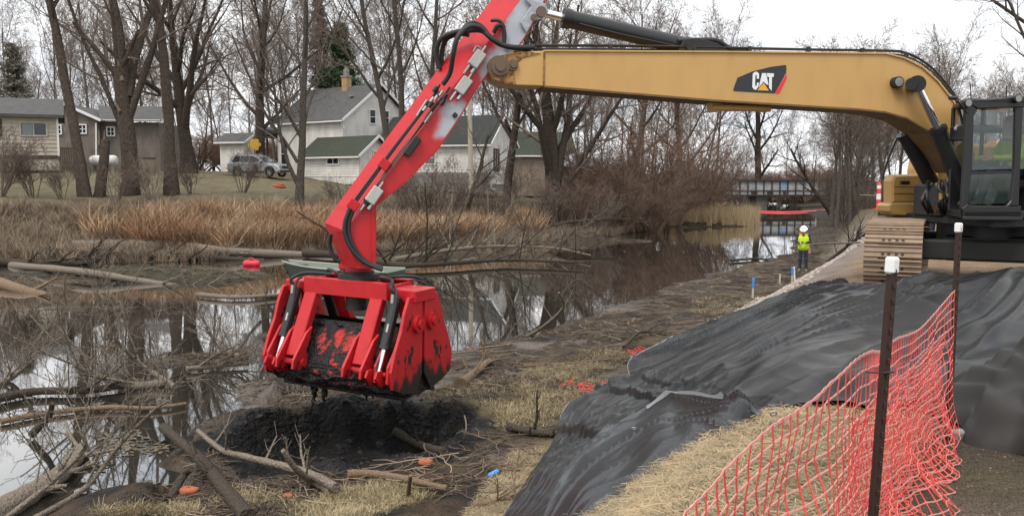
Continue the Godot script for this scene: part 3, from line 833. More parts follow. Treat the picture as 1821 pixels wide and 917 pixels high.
	var places := [[60, 45, 0.9, "below the beige house's window"], [0, 44, 1.1, "at the far left edge below the beige house"], [-70, 45, 1.3, "just outside the left edge"], [110, 44.5, 0.7, "between the beige house and the leaning trunk"], [205, 45, 0.7, "between the broken stump and the thick split trunk"], [270, 46.5, 0.8, "between the two thick trunks"], [340, 49, 0.6, "right of the trunk with the pale strip"], [432, 54, 0.9, "below the silver car"], [600, 52, 0.6, "below the mossy-roofed outbuilding"], [760, 50, 1.4, "right of the red arm's elbow"], [790, 51, 1.3, "right of the red arm over the reeds"], [735, 50, 0.9, "just behind the red arm"], [890, 53, 0.9, "at the foot of the leaning dark trunk"], [960, 54, 1.0, "left of the stout dark tree"], [1000, 55, 1.1, "right of the stout dark tree"], [1272, 86, 1.0, "left of the bridge above the cattails"], [1255, 80, 1.6, "at the right end of the thicket"], [1330, 112, 1.6, "under the left part of the bridge"], [1410, 116, 1.5, "under the right part of the bridge"], [1380, 112, 1.2, "under the middle of the bridge"], [1486, 92, 1.3, "at the right end of the bridge"], [1500, 70, 1.6, "on the right bank beside the rope"], [1520, 66, 1.5, "on the right bank left of the marker post"], [1500, 82, 1.5, "on the right bank below the leaning bough"], [1545, 60, 1.0, "beside the striped marker post"], [850, 70, 1.0, "against the grey basement wall"], [925, 68, 1.1, "at the gable of the dark-roofed house"], [870, 52, 1.0, "over the reeds below the dark-roofed house"], [1065, 54, 1.0, "at the left foot of the thicket"], [20, 51, 0.9, "under the stilts of the beige house"], [150, 51, 0.7, "below the board gate"]]
	for q in places.size():
		var e: Array = places[q]
		var lab: String = "thin leafless brush " + e[3]
		var b: Node3D = brush if q == 0 else copy(brush, lab)
		if q == 0: b.set_meta("label", lab)
		b.position = stand(e[0], e[1]); b.rotation.y = q * 2.1; b.scale = Vector3(1.1, 1, 1.1) * e[2]
	conifer(stand(608, 83), 14.0, 4.0, 71, Color(0.05, 0.085, 0.035), "dark green spruce behind the roof of the white house")
	conifer(stand(574, 100), 21.0, 2.4, 72, Color(0.12, 0.07, 0.045), "rusty-brown conifer top above the green spruce")
	conifer(stand(35, 97), 13.5, 3.6, 73, Color(0.2, 0.19, 0.155), "grey-green pine above the roof of the beige house")

func conifer(base: Vector3, h: float, w: float, seed_: int, col: Color, label: String) -> void:
	rng.seed = seed_
	var tr := Shape.new(); var cr := Shape.new()
	tr.rod(Vector3.ZERO, Vector3(0, h, 0), 0.28, 8, 0.03)
	for k in 230:
		var f := pow(rng.randf(), 0.8)
		var y := h * lerpf(0.16, 0.99, f)
		var l := w * (1.0 - f * 0.86) * rng.randf_range(0.55, 1.1)
		var a := rng.randf() * TAU
		var d := Vector3(cos(a), 0.25 - 0.3 * (1.0 - f), sin(a))
		var p0 := Vector3(0, y, 0)
		cr.tint = Color(0.08, 0.06, 0.045)
		cr.rod(p0, p0 + d * l, 0.04, 3, 0.01)
		for q in int(16 + l * 20):
			var g := rng.randf_range(0.2, 1.05)
			var c := p0 + d * l * g + Vector3(rng.randf_range(-1, 1), rng.randf_range(-0.7, 0.35), rng.randf_range(-1, 1)) * 0.42 * (0.5 + l / 4.0)
			var n1 := Vector3(rng.randf_range(-1, 1), rng.randf_range(-0.6, 0.6), rng.randf_range(-1, 1)).normalized()
			var n2 := n1.cross(Vector3(rng.randf_range(-1, 1), 1, rng.randf_range(-1, 1))).normalized()
			cr.tint = col * rng.randf_range(0.6, 1.5)
			var s := rng.randf_range(0.14, 0.3)
			cr.tri(c - n1 * s + n2 * 0.05, c - n1 * s - n2 * 0.05, c + n1 * s)
			cr.tri(c + n2 * s - n1 * 0.06, c - n2 * s * 0.4, c + n2 * s + n1 * 0.06)
	var t := thing("conifer", base, label, "tree")
	obj("trunk", tr, M.bark_dark, t, true)
	obj("crown", cr, M.needle, t, true)

# ------------------------------------------------------------------ excavator
const SWING := 0.175
var mo := Vector3(7.63, PAD, -14.11)
var mf := Vector3(-cos(SWING), 0, sin(SWING))       # forward, along the boom
var mr := Vector3(-sin(SWING), 0, -cos(SWING))      # to the machine's right, away from us
func mframe(w := 0.0) -> Transform3D:
	return Transform3D(Basis(mf, Vector3.UP, mr), mo + mr * w)
# a pixel of the picture -> (forward, up) on the machine plane w metres right of its middle
func mp(px: float, py: float, w: float) -> Vector2:
	var p := on_plane(px, py, mo + mr * w, mr) - mo
	return Vector2(p.dot(mf), p.y)
func mw(a: float, h: float, w: float) -> Vector3:
	return mo + mf * a + Vector3.UP * h + mr * w
func m3(px: float, py: float, w: float) -> Vector3:
	return on_plane(px, py, mo + mr * w, mr)
func mpoly(pts: Array, w: float) -> PackedVector2Array:
	var o := PackedVector2Array()
	for p in pts: o.append(mp(p[0], p[1], w))
	return o
func mpath(pts: Array, w: float) -> PackedVector3Array:
	var o := PackedVector3Array()
	for p in pts: o.append(m3(p[0], p[1], p[2] if p.size() > 2 else w))
	return smooth(o)
func smooth(p: PackedVector3Array, per := 6) -> PackedVector3Array:
	var o := PackedVector3Array()
	for k in p.size() - 1:
		var a := p[maxi(k - 1, 0)]; var b := p[k]; var c := p[k + 1]; var d := p[mini(k + 2, p.size() - 1)]
		for q in per: o.append(b.cubic_interpolate(c, a, d, float(q) / per))
	o.append(p[p.size() - 1])
	return o
func hose(parent: Node3D, pts: Array, w: float, r: float, m: Material, called := "hose") -> void:
	var s := Shape.new()
	s.tube(mpath(pts, w), PackedFloat32Array([r]), 8, true)
	obj(called, s, m, parent)
func cylinder(parent: Node3D, top: Vector3, split: Vector3, foot: Vector3, rb: float, rr: float, called: String) -> void:
	var n := Node3D.new(); n.name = called
	parent.add_child(n, true)
	var s := Shape.new()
	s.rod(split, foot, rb, 16); s.rod(split.lerp(foot, 0.0), split.lerp(foot, 0.06), rb * 1.12, 16)
	s.rod(split.lerp(foot, 0.96), foot, rb * 1.1, 16)
	obj("barrel", s, M.black, n)
	s = Shape.new()
	s.rod(top, split, rr, 12)
	obj("rod", s, M.chrome, n)

func make_excavator() -> void:
	var x := thing("excavator", mo, "yellow tracked excavator with a red long arm and muddy red clamshell bucket", "excavator")
	# --- boom
	var bw := 0.27
	var side := mpoly([[893, 97], [925, 92], [968, 90], [1300, 92], [1575, 95], [1608, 103], [1640, 119], [1668, 144], [1693, 176], [1712, 208], [1724, 240], [1745, 300], [1738, 345], [1716, 352], [1708, 305], [1684, 269], [1653, 234], [1612, 209], [1575, 199], [1530, 194], [1270, 178], [967, 153], [905, 151], [878, 141], [868, 125], [874, 108]], -bw)
	var s := Shape.new()
	s.prism(side, mframe(), -bw, bw, 0.012)
	var boom := obj("boom", s, M.yellow, x)
	# flanges proud of the side plates, top and bottom
	s = Shape.new()
	var top := [[968, 90], [1300, 92], [1575, 95], [1608, 103], [1640, 119], [1668, 144], [1693, 176], [1712, 208], [1724, 240]]
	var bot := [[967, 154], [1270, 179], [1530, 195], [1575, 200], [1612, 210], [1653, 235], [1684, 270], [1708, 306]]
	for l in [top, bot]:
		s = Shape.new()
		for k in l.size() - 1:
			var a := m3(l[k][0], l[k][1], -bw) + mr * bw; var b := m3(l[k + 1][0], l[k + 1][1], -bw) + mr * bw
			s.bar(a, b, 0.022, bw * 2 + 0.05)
		obj("flange", s, M.yellow if l == top else M.belly_shade, boom)  # bottom flange carries the underside's painted shade
	s = Shape.new()
	s.prism(mpoly([[966, 93], [970, 93], [969, 152], [965, 152]], -bw), mframe(), -bw - 0.006, -bw + 0.01)
	obj("weld_seam", s, M.yellow_dirty, boom)
	# worn nose with the arm pin
	s = Shape.new()
	s.prism(mpoly([[893, 98], [940, 92], [962, 95], [930, 103], [912, 118], [918, 151], [902, 150], [880, 142], [869, 125], [876, 106]], -bw), mframe(), -bw - 0.012, -bw + 0.02, 0.005)
	obj("nose_plate", s, M.yellow_dirty, boom)
	s = Shape.new()
	for q in [[889, 118, 0.13, 0.05], [912, 116, 0.075, 0.04]]:
		var c := m3(q[0], q[1], -bw)
		s.rod(c - mr * q[3], c + mr * (bw * 2 + q[3]), q[2], 18)
		s.rod(c - mr * (q[3] + 0.03), c, q[2] * 0.55, 12)
	obj("pin", s, M.pin, boom)
	# lifting bracket below
	s = Shape.new()
	for q in [1272, 1362]:
		s.prism(mpoly([[q - 8, 176], [q + 12, 176], [q + 10, 198], [q - 4, 198]], -0.1), mframe(), -0.1, 0.1, 0.006)
	s.rod(m3(1268, 191, -0.08), m3(1368, 193, -0.08), 0.05, 12)
	obj("bracket", s, M.yellow, boom)
	# the maker's mark: black field, red bar, white letters, yellow triangle
	var dw := -bw - 0.004
	s = Shape.new()
	s.prism(mpoly([[1304, 160], [1312, 138], [1338, 127], [1370, 119], [1396, 115.5], [1399, 117], [1398.5, 129], [1378, 166], [1340, 164], [1306, 162]], -bw), mframe(), dw, -bw + 0.01)
	var mark := obj("badge", s, M.decal_black, boom)
	s = Shape.new()
	s.prism(mpoly([[1399, 131], [1399.5, 140], [1386, 167], [1378.5, 166]], -bw), mframe(), dw, -bw + 0.01)
	obj("badge_bar", s, M.decal_red, boom)
	s = Shape.new()
	var lw := dw - 0.003
	for poly in [
		[[1339, 131], [1343, 127.5], [1347, 128], [1350, 131], [1350, 140], [1346, 140], [1346, 133.5], [1343.5, 133.5], [1343, 152], [1345.5, 153.5], [1346.5, 147], [1350, 147], [1348.5, 155], [1345, 159.5], [1341, 159], [1338, 155]],
		[[1355.5, 130], [1362.5, 130], [1367, 151], [1363.5, 150], [1358, 145], [1353, 151], [1349.5, 156]],
		[[1364, 130], [1376.5, 130.5], [1376, 137], [1373, 137], [1372.5, 161.5], [1368, 156], [1368, 137], [1365, 136.5]]]:
		s.prism(mpoly(poly, -bw), mframe(), lw, dw + 0.002)
	obj("badge_letters", s, M.decal_white, boom)
	s = Shape.new()
	s.prism(mpoly([[1358, 147], [1367.5, 161], [1347.5, 160.5]], -bw), mframe(), lw - 0.001, dw + 0.002)
	obj("badge_triangle", s, M.decal_yellow, boom)
	# work lamp on the boom
	s = Shape.new()
	var lc := m3(1592, 147, -bw)
	s.rod(lc + mr * 0.02, lc - mr * 0.11, 0.085, 16)
	var lamp := obj("work_lamp", s, M.black, boom)
	s = Shape.new(); s.rod(lc - mr * 0.105, lc - mr * 0.118, 0.066, 16); obj("lens", s, M.lamp_lens, boom)
	# pipes along the top, with their clamps
	for k in 3:
		var dy := [-4.0, 3.0, -2.0]; var w: float = [-0.2, 0.0, 0.18][k]
		hose(boom, [[935, 84 + dy[k], w], [1080, 84 + dy[k], w], [1240, 87 + dy[k], w], [1440, 91 + dy[k], w], [1570, 93 + dy[k], w], [1612, 97 + dy[k], w], [1650, 117 + dy[k], w], [1680, 147 + dy[k], w], [1706, 182 + dy[k], w]], w, 0.013, M.black if k != 1 else M.rubber, "pipe")
	for q in [[1085, 89], [1235, 91], [1333, 91], [1438, 92], [1534, 94], [1612, 102]]:
		s = Shape.new()
		s.box(m3(q[0], q[1] - 1, -0.2) + Vector3(0, 0.02, 0), Vector3(0.05, 0.09, 0.07), Basis(mf, Vector3.UP, mr), 0.008)
		obj("pipe_clamp", s, M.black_dirty, boom)
	# --- boom cylinders
	cylinder(x, m3(1632, 152, -0.46), m3(1668, 226, -0.46), m3(1722, 366, -0.46), 0.115, 0.06, "boom_cylinder")
	cylinder(x, m3(1603, 218, 0.40), m3(1609, 236, 0.40), m3(1672, 352, 0.40), 0.125, 0.065, "boom_cylinder")
	s = Shape.new()
	s.rod(m3(1632, 149, -0.3), m3(1632, 149, -0.58), 0.125, 16)
	s.rod(m3(1622, 149, -0.35), m3(1622, 149, -0.56), 0.09, 12)
	obj("cylinder_pin", s, M.black, x)
	# --- arm cylinder on top of the boom
	cylinder(x, m3(962, 22, 0.0), m3(1000, 31, 0.0), m3(1228, 84, 0.0), 0.13, 0.062, "arm_cylinder")
	s = Shape.new()
	s.prism(mpoly([[1205, 93], [1216, 70], [1240, 68], [1275, 76], [1300, 93]], -0.18), mframe(), -0.2, -0.15, 0.005)
	s.prism(mpoly([[1205, 93], [1216, 70], [1240, 68], [1275, 76], [1300, 93]], -0.18), mframe(), 0.15, 0.2, 0.005)
	s.rod(m3(1228, 82, -0.24), m3(1228, 82, -0.24) + mr * 0.48, 0.06, 12)
	obj("cylinder_bracket", s, M.black_dirty, x)
	hose(x, [[1205, 72, -0.12], [1240, 71, -0.14], [1275, 72, -0.16], [1300, 86, -0.16], [1335, 90, -0.15]], 0, 0.035, M.rubber)
	hose(x, [[1180, 70, 0.1], [1230, 74, 0.1], [1262, 80, 0.1], [1310, 91, 0.1]], 0, 0.03, M.rubber)
	hose(x, [[1030, 42, -0.13], [1110, 62, -0.14], [1205, 82, -0.14]], 0, 0.014, M.black, "pipe")
	# --- red arm: two angled cheeks each side of a spine, kinked at the foot
	var aw := 0.2
	var near := [[1003, -100], [965, -62], [925, 0], [840, 110], [761, 215], [700, 297], [640, 378], [612, 410], [636, 478], [667, 478], [667, 366], [720, 322], [775, 268], [800, 232], [815, 210], [850, 152], [868, 128], [905, 105], [935, 62], [960, 20], [975, -20], [1010, -80]]
	s = Shape.new()
	var nearp := mpoly(near, -aw)
	s.uvf = mframe().affine_inverse()
	s.prism(nearp, mframe(), -aw, -aw + 0.03, 0.004)
	var arm := obj("arm", s, arm_paint(), x)
	s = Shape.new()
	s.prism(nearp, mframe(), aw - 0.03, aw, 0.004)
	obj("side_plate", s, M.red, arm)
	# sloping front: from the near plate's front rim out to the spine
	var front := [[1003, -100, 958, -110], [925, 0, 874, 0], [840, 110, 793, 104], [761, 215, 718, 205], [700, 297, 655, 288], [640, 378, 594, 372], [612, 410, 577, 396]]
	s = Shape.new()
	for k in front.size() - 1:
		var p: Array = front[k]; var q: Array = front[k + 1]
		var a := m3(p[0], p[1], -aw); var b := m3(q[0], q[1], -aw)
		var pa := mp(p[2], p[3], 0.17); var pb := mp(q[2], q[3], 0.17)
		s.quad(a, mw(pa.x, pa.y, 0.17), mw(pb.x, pb.y, 0.17), b)
		s.quad(mw(pa.x, pa.y, 0.17), mw(pa.x, pa.y, 0.19), mw(pb.x, pb.y, 0.19), mw(pb.x, pb.y, 0.17))
		s.quad(mw(pa.x, pa.y, 0.19), a + mr * aw * 2, b + mr * aw * 2, mw(pb.x, pb.y, 0.19))
	obj("front_plate", s, M.red, arm)
	# kinked foot: the front runs back down to the head
	s = Shape.new()
	var f0 := mp(577, 396, 0.17); var f1 := mp(583, 412, 0.17); var f2 := mp(608, 470, 0.17)
	var g0 := mp(612, 410, -aw); var g1 := mp(636, 478, -aw)
	s.quad(mw(g0.x, g0.y, -aw), mw(f0.x, f0.y, 0.17), mw(f1.x, f1.y, 0.17), mw(g0.x, g0.y, -aw) + Vector3(0, -0.02, 0))
	s.quad(mw(g0.x, g0.y, -aw), mw(f1.x, f1.y, 0.17), mw(f2.x, f2.y, 0.17), mw(g1.x, g1.y, -aw))
	s.quad(mw(f1.x, f1.y, 0.17), mw(f1.x, f1.y, 0.19), mw(f2.x, f2.y, 0.19), mw(f2.x, f2.y, 0.17))
	s.quad(mw(f0.x, f0.y, 0.17), mw(f0.x, f0.y, 0.19), mw(f1.x, f1.y, 0.19), mw(f1.x, f1.y, 0.17))
	s.quad(mw(f1.x, f1.y, 0.19), mw(g0.x, g0.y, aw), mw(g1.x, g1.y, aw), mw(f2.x, f2.y, 0.19))
	obj("foot_plate", s, M.red, arm)
	s = Shape.new()
	var back := [[1010, -80], [975, -20], [960, 20], [935, 62], [905, 105], [868, 128], [850, 152], [815, 210], [800, 232], [775, 268], [720, 322], [667, 366], [667, 478]]
	for k in back.size() - 1:
		s.bar(m3(back[k][0], back[k][1], -aw) + mr * aw, m3(back[k + 1][0], back[k + 1][1], -aw) + mr * aw, 0.03, aw * 2 - 0.004, Vector3.UP)
	obj("rear_plate", s, M.red, arm)
	s = Shape.new()
	s.bar(m3(664, 345, -aw), m3(664, 476, -aw), 0.04, 0.07, mr, 0.006)
	obj("edge_rib", s, M.red, arm)
	# grey bracket of the arm cylinder, and a lug
	s = Shape.new()
	s.prism(mpoly([[930, -5], [968, 6], [976, 20], [966, 32], [948, 38], [936, 58], [925, 40], [945, 10]], -0.26), mframe(), -0.27, -0.22, 0.006)
	obj("rod_bracket", s, M.primer, arm)
	s = Shape.new()
	s.prism(mpoly([[930, -5], [968, 6], [976, 20], [966, 32], [948, 38], [936, 58], [925, 40], [945, 10]], -0.26), mframe(), 0.22, 0.27, 0.006)
	obj("rod_bracket", s, M.primer, arm)
	s = Shape.new()
	s.rod(m3(963, 20, -0.3), m3(963, 20, -0.3) + mr * 0.6, 0.075, 14)
	s.rod(m3(950, 30, -0.3), m3(950, 30, -0.3) + mr * 0.6, 0.045, 14)
	obj("pin", s, M.pin, arm)
	s = Shape.new()
	s.rod(m3(887, 118, -bw - 0.02), m3(887, 118, -bw - 0.02) + mr * 0.66, 0.15, 18)
	obj("pin", s, M.pin, arm)
	s = Shape.new()
	s.bar(m3(806, 202, -aw - 0.03), m3(812, 207, -aw - 0.03), 0.07, 0.06, mr, 0.008)
	obj("lug", s, M.black, arm)
	# hard lines and valves on the near cheek
	for q in [[[618, 372], [700, 262], [765, 178], [782, 150]], [[640, 372], [690, 300], [735, 240], [770, 195], [800, 155]], [[626, 368], [706, 258], [760, 187]]]:
		hose(arm, q, -aw - 0.03, 0.017, M.black, "pipe")
	hose(arm, [[668, 330], [700, 290], [745, 225], [778, 178]], -aw - 0.045, 0.011, M.pin, "pipe")
	for q in [[848, 105, 21, 17], [824, 152, 22, 17], [665, 347, 22, 20]]:
		var c := m3(q[0], q[1], -aw - 0.06)
		var d := (m3(q[0] + 10, q[1] - 14, -aw - 0.06) - c).normalized()
		s = Shape.new()
		s.box(c, Vector3(0.24, 0.15, 0.11), Basis(d, d.cross(mr).normalized() * -1.0, mr), 0.012)
		obj("valve_block", s, M.valve, arm)
		s = Shape.new()
		s.rod(c - d * 0.11 - d.cross(mr) * 0.05, c - d * 0.2 - d.cross(mr) * 0.05, 0.03, 8)
		s.rod(c - d * 0.1 + d.cross(mr) * 0.03, c - d * 0.27 + d.cross(mr) * 0.03, 0.02, 8)
		s.rod(c + d * 0.1, c + d * 0.22, 0.02, 8)
		obj("fitting", s, M.steel, arm)
	s = Shape.new()
	s.box(m3(652, 357, -aw - 0.05), Vector3(0.09, 0.09, 0.08), Basis(mf, Vector3.UP, mr), 0.01)
	for q in [[776, 172], [787, 176], [762, 190], [770, 163], [783, 186]]:
		s.rod(m3(q[0], q[1], -aw - 0.07), m3(q[0] + 7, q[1] - 9, -aw - 0.07), 0.032, 8)
	obj("coupling", s, M.black, arm)
	s = Shape.new()
	for q in [[772, 178], [781, 170], [765, 181], [752, 197]]: s.rod(m3(q[0], q[1], -aw - 0.09), m3(q[0] + 6, q[1] - 8, -aw - 0.09), 0.022, 8)
	s.rod(m3(741, 206, -aw - 0.05), m3(759, 178, -aw - 0.05), 0.017, 8)
	s.rod(m3(755, 218, -aw - 0.05), m3(768, 199, -aw - 0.05), 0.017, 8)
	obj("coupling", s, M.steel, arm)
	for q in [[683, 292], [628, 364], [733, 260]]:
		s = Shape.new()
		var c := m3(q[0], q[1], -aw - 0.04)
		var d := (m3(q[0] + 10, q[1] - 14, -aw - 0.04) - c).normalized()
		s.box(c, Vector3(0.14 if q[0] != 733 else 0.3, 0.15 if q[0] != 733 else 0.1, 0.09), Basis(d, d.cross(mr).normalized() * -1.0, mr), 0.01)
		obj("hose_guard", s, M.red if q[0] != 733 else M.black, arm)
	hose(arm, [[842, 92], [848, 82], [857, 88], [860, 96]], -aw - 0.04, 0.014, M.steel, "pipe")
	# big hoses looping off the arm, and down to the bucket
	hose(arm, [[787, 150, -0.24], [800, 130, -0.3], [806, 95, -0.42], [814, 66, -0.45], [832, 48, -0.4], [852, 48, -0.36], [868, 62, -0.34], [888, 78, -0.33], [915, 84, -0.3], [950, 84, -0.24]], 0, 0.036, M.rubber)
	hose(arm, [[781, 122, 0.12], [776, 95, 0.1], [783, 70, 0.02], [806, 58, -0.06], [834, 54, -0.2], [858, 55, -0.33], [876, 70, -0.36], [900, 82, -0.3], [940, 87, -0.2]], 0, 0.036, M.rubber)
	hose(arm, [[785, 118, 0.18], [786, 90, 0.14], [795, 68, 0.05], [818, 60, -0.05], [834, 62, -0.1]], 0, 0.036, M.rubber)
	hose(arm, [[818, 62, -0.3], [828, 46, -0.32], [843, 40, -0.32], [858, 48, -0.32], [870, 64, -0.33]], 0, 0.03, M.rubber)
	hose(arm, [[878, 58, -0.24], [884, 46, -0.28], [893, 46, -0.28], [897, 60, -0.27], [896, 78, -0.26]], 0, 0.03, M.rubber)
	hose(arm, [[873, 36, -0.23], [888, 37, -0.28], [897, 50, -0.28]], 0, 0.026, M.rubber)
	for q in [[0, -0.27], [7, -0.25]]:
		hose(arm, [[622 + q[0], 370, q[1]], [613 + q[0], 396, q[1]], [614 + q[0], 420, q[1]], [626 + q[0], 445, q[1]], [648 + q[0] * 0.6, 466, q[1]], [680, 480 - q[0] * 0.6, q[1] - 0.04]], 0, 0.03, M.rubber)
	hose(arm, [[588, 416, 0.0], [586, 438, 0.05], [594, 458, 0.05], [606, 466, 0.05]], 0, 0.03, M.rubber)
	# --- clamshell
	clamshell(x)
	# --- house, cab
	superstructure(x)
	undercarriage(x)

# red paint, sprayed over grey primer that still shows near the boom pin and the lug
func arm_paint() -> StandardMaterial3D:
	var pa := mp(1020, -110, -0.2); var pb := mp(577, 480, -0.2)
	var lo := Vector2(minf(pa.x, pb.x), minf(pa.y, pb.y)); var hi := Vector2(maxf(pa.x, pb.x), maxf(pa.y, pb.y))
	var w := 320; var h := 420
	var im := Image.create(w, h, false, Image.FORMAT_RGB8)
	var f := FastNoiseLite.new(); f.frequency = 1.6; f.seed = 3; f.fractal_octaves = 4
	var red := Color(0.5, 0.015, 0.02); var grey := Color(0.42, 0.44, 0.48)
	var pa1 := mpoly([[1010, -110], [948, -30], [915, 8], [902, 45], [893, 75], [872, 92], [862, 110], [858, 150], [900, 150], [990, 30]], -0.2)
	var pa2 := mpoly([[795, 183], [817, 180], [830, 200], [800, 245], [780, 240], [788, 212]], -0.2)
	for y in h:
		for x in w:
			var q := Vector2(lerpf(lo.x, hi.x, (x + 0.5) / w), lerpf(hi.y, lo.y, (y + 0.5) / h))
			var d := 9.0
			for poly in [pa1, pa2]:
				var e := 9.0
				for k in poly.size(): e = minf(e, Geometry2D.get_closest_point_to_segment(q, poly[k], poly[(k + 1) % poly.size()]).distance_to(q))
				if Geometry2D.is_point_in_polygon(q, poly): e = -e
				d = minf(d, e)
			var n := f.get_noise_2d(q.x * 2.0, q.y * 2.0)
			var c := grey.lerp(red, smoothstep(-0.05, 0.09, d + n * 0.06))
			c = c * (1.0 + n * 0.1)
			im.set_pixel(x, y, lin(c))
	var m := mat("arm_paint", Color.WHITE, 0.38)
	m.albedo_texture = ImageTexture.create_from_image(im)
	m.uv1_scale = Vector3(1.0 / (hi.x - lo.x), -1.0 / (hi.y - lo.y), 1)
	m.uv1_offset = Vector3(-lo.x / (hi.x - lo.x), hi.y / (hi.y - lo.y), 0)
	return m

# red paint gone black with muck towards the lip
func cheek_paint() -> StandardMaterial3D:
	var im := Image.create(160, 256, false, Image.FORMAT_RGB8)
	var f := FastNoiseLite.new(); f.frequency = 1.5; f.seed = 21; f.fractal_octaves = 5
	for y in 256:
		for x in 160:
			var n := lerpf(-0.1, 1.0, (x + 0.5) / 160.0); var v := lerpf(0.1, -1.7, (y + 0.5) / 256.0)
			var k := f.get_noise_2d(n * 2.6, v * 1.1)
			var m := smoothstep(-0.22, 0.16, -v - 1.12 + k * 0.42 + 0.2 * f.get_noise_2d(n * 8.0 + 40.0, v * 2.0) - 0.2 * n)
			m = maxf(m, smoothstep(0.32, 0.42, k))
			im.set_pixel(x, y, lin(Color(0.5, 0.015, 0.02).lerp(Color(0.02, 0.016, 0.015), m) * (1.0 + 0.12 * f.get_noise_2d(n * 9.0, v * 9.0))))
	var mt := mat("cheek_paint", Color.WHITE, 0.42)
	mt.albedo_texture = ImageTexture.create_from_image(im)
	mt.uv1_scale = Vector3(1.0 / 1.1, -1.0 / 1.8, 1)
	mt.uv1_offset = Vector3(0.1 / 1.1, 0.1 / 1.8, 0)
	return mt

# the bucket's own axes: e along it, n to its near side
const YAW := 0.47
var be := Vector3(cos(YAW), -0.02, sin(YAW)).normalized()
var bn := Vector3(-sin(YAW), 0, cos(YAW))
var bo := Vector3.ZERO
func bframe() -> Transform3D:
	return Transform3D(Basis(be * 0.94, bn.cross(be) * 0.86, bn * 0.88), bo)
func bq(e: float, v: float, n: float) -> Vector3:
	return bframe() * Vector3(e, v, n)
func bpx(px: float, py: float, n: float) -> Vector3:
	return on_plane(px, py, bo + bn * n, bn)
func bpoly(pts: Array, n: float) -> PackedVector2Array:
	var o := PackedVector2Array()
	var inv := bframe().affine_inverse()
	for p in pts:
		var q := inv * bpx(p[0], p[1], n)
		o.append(Vector2(q.x, q.y))
	return o

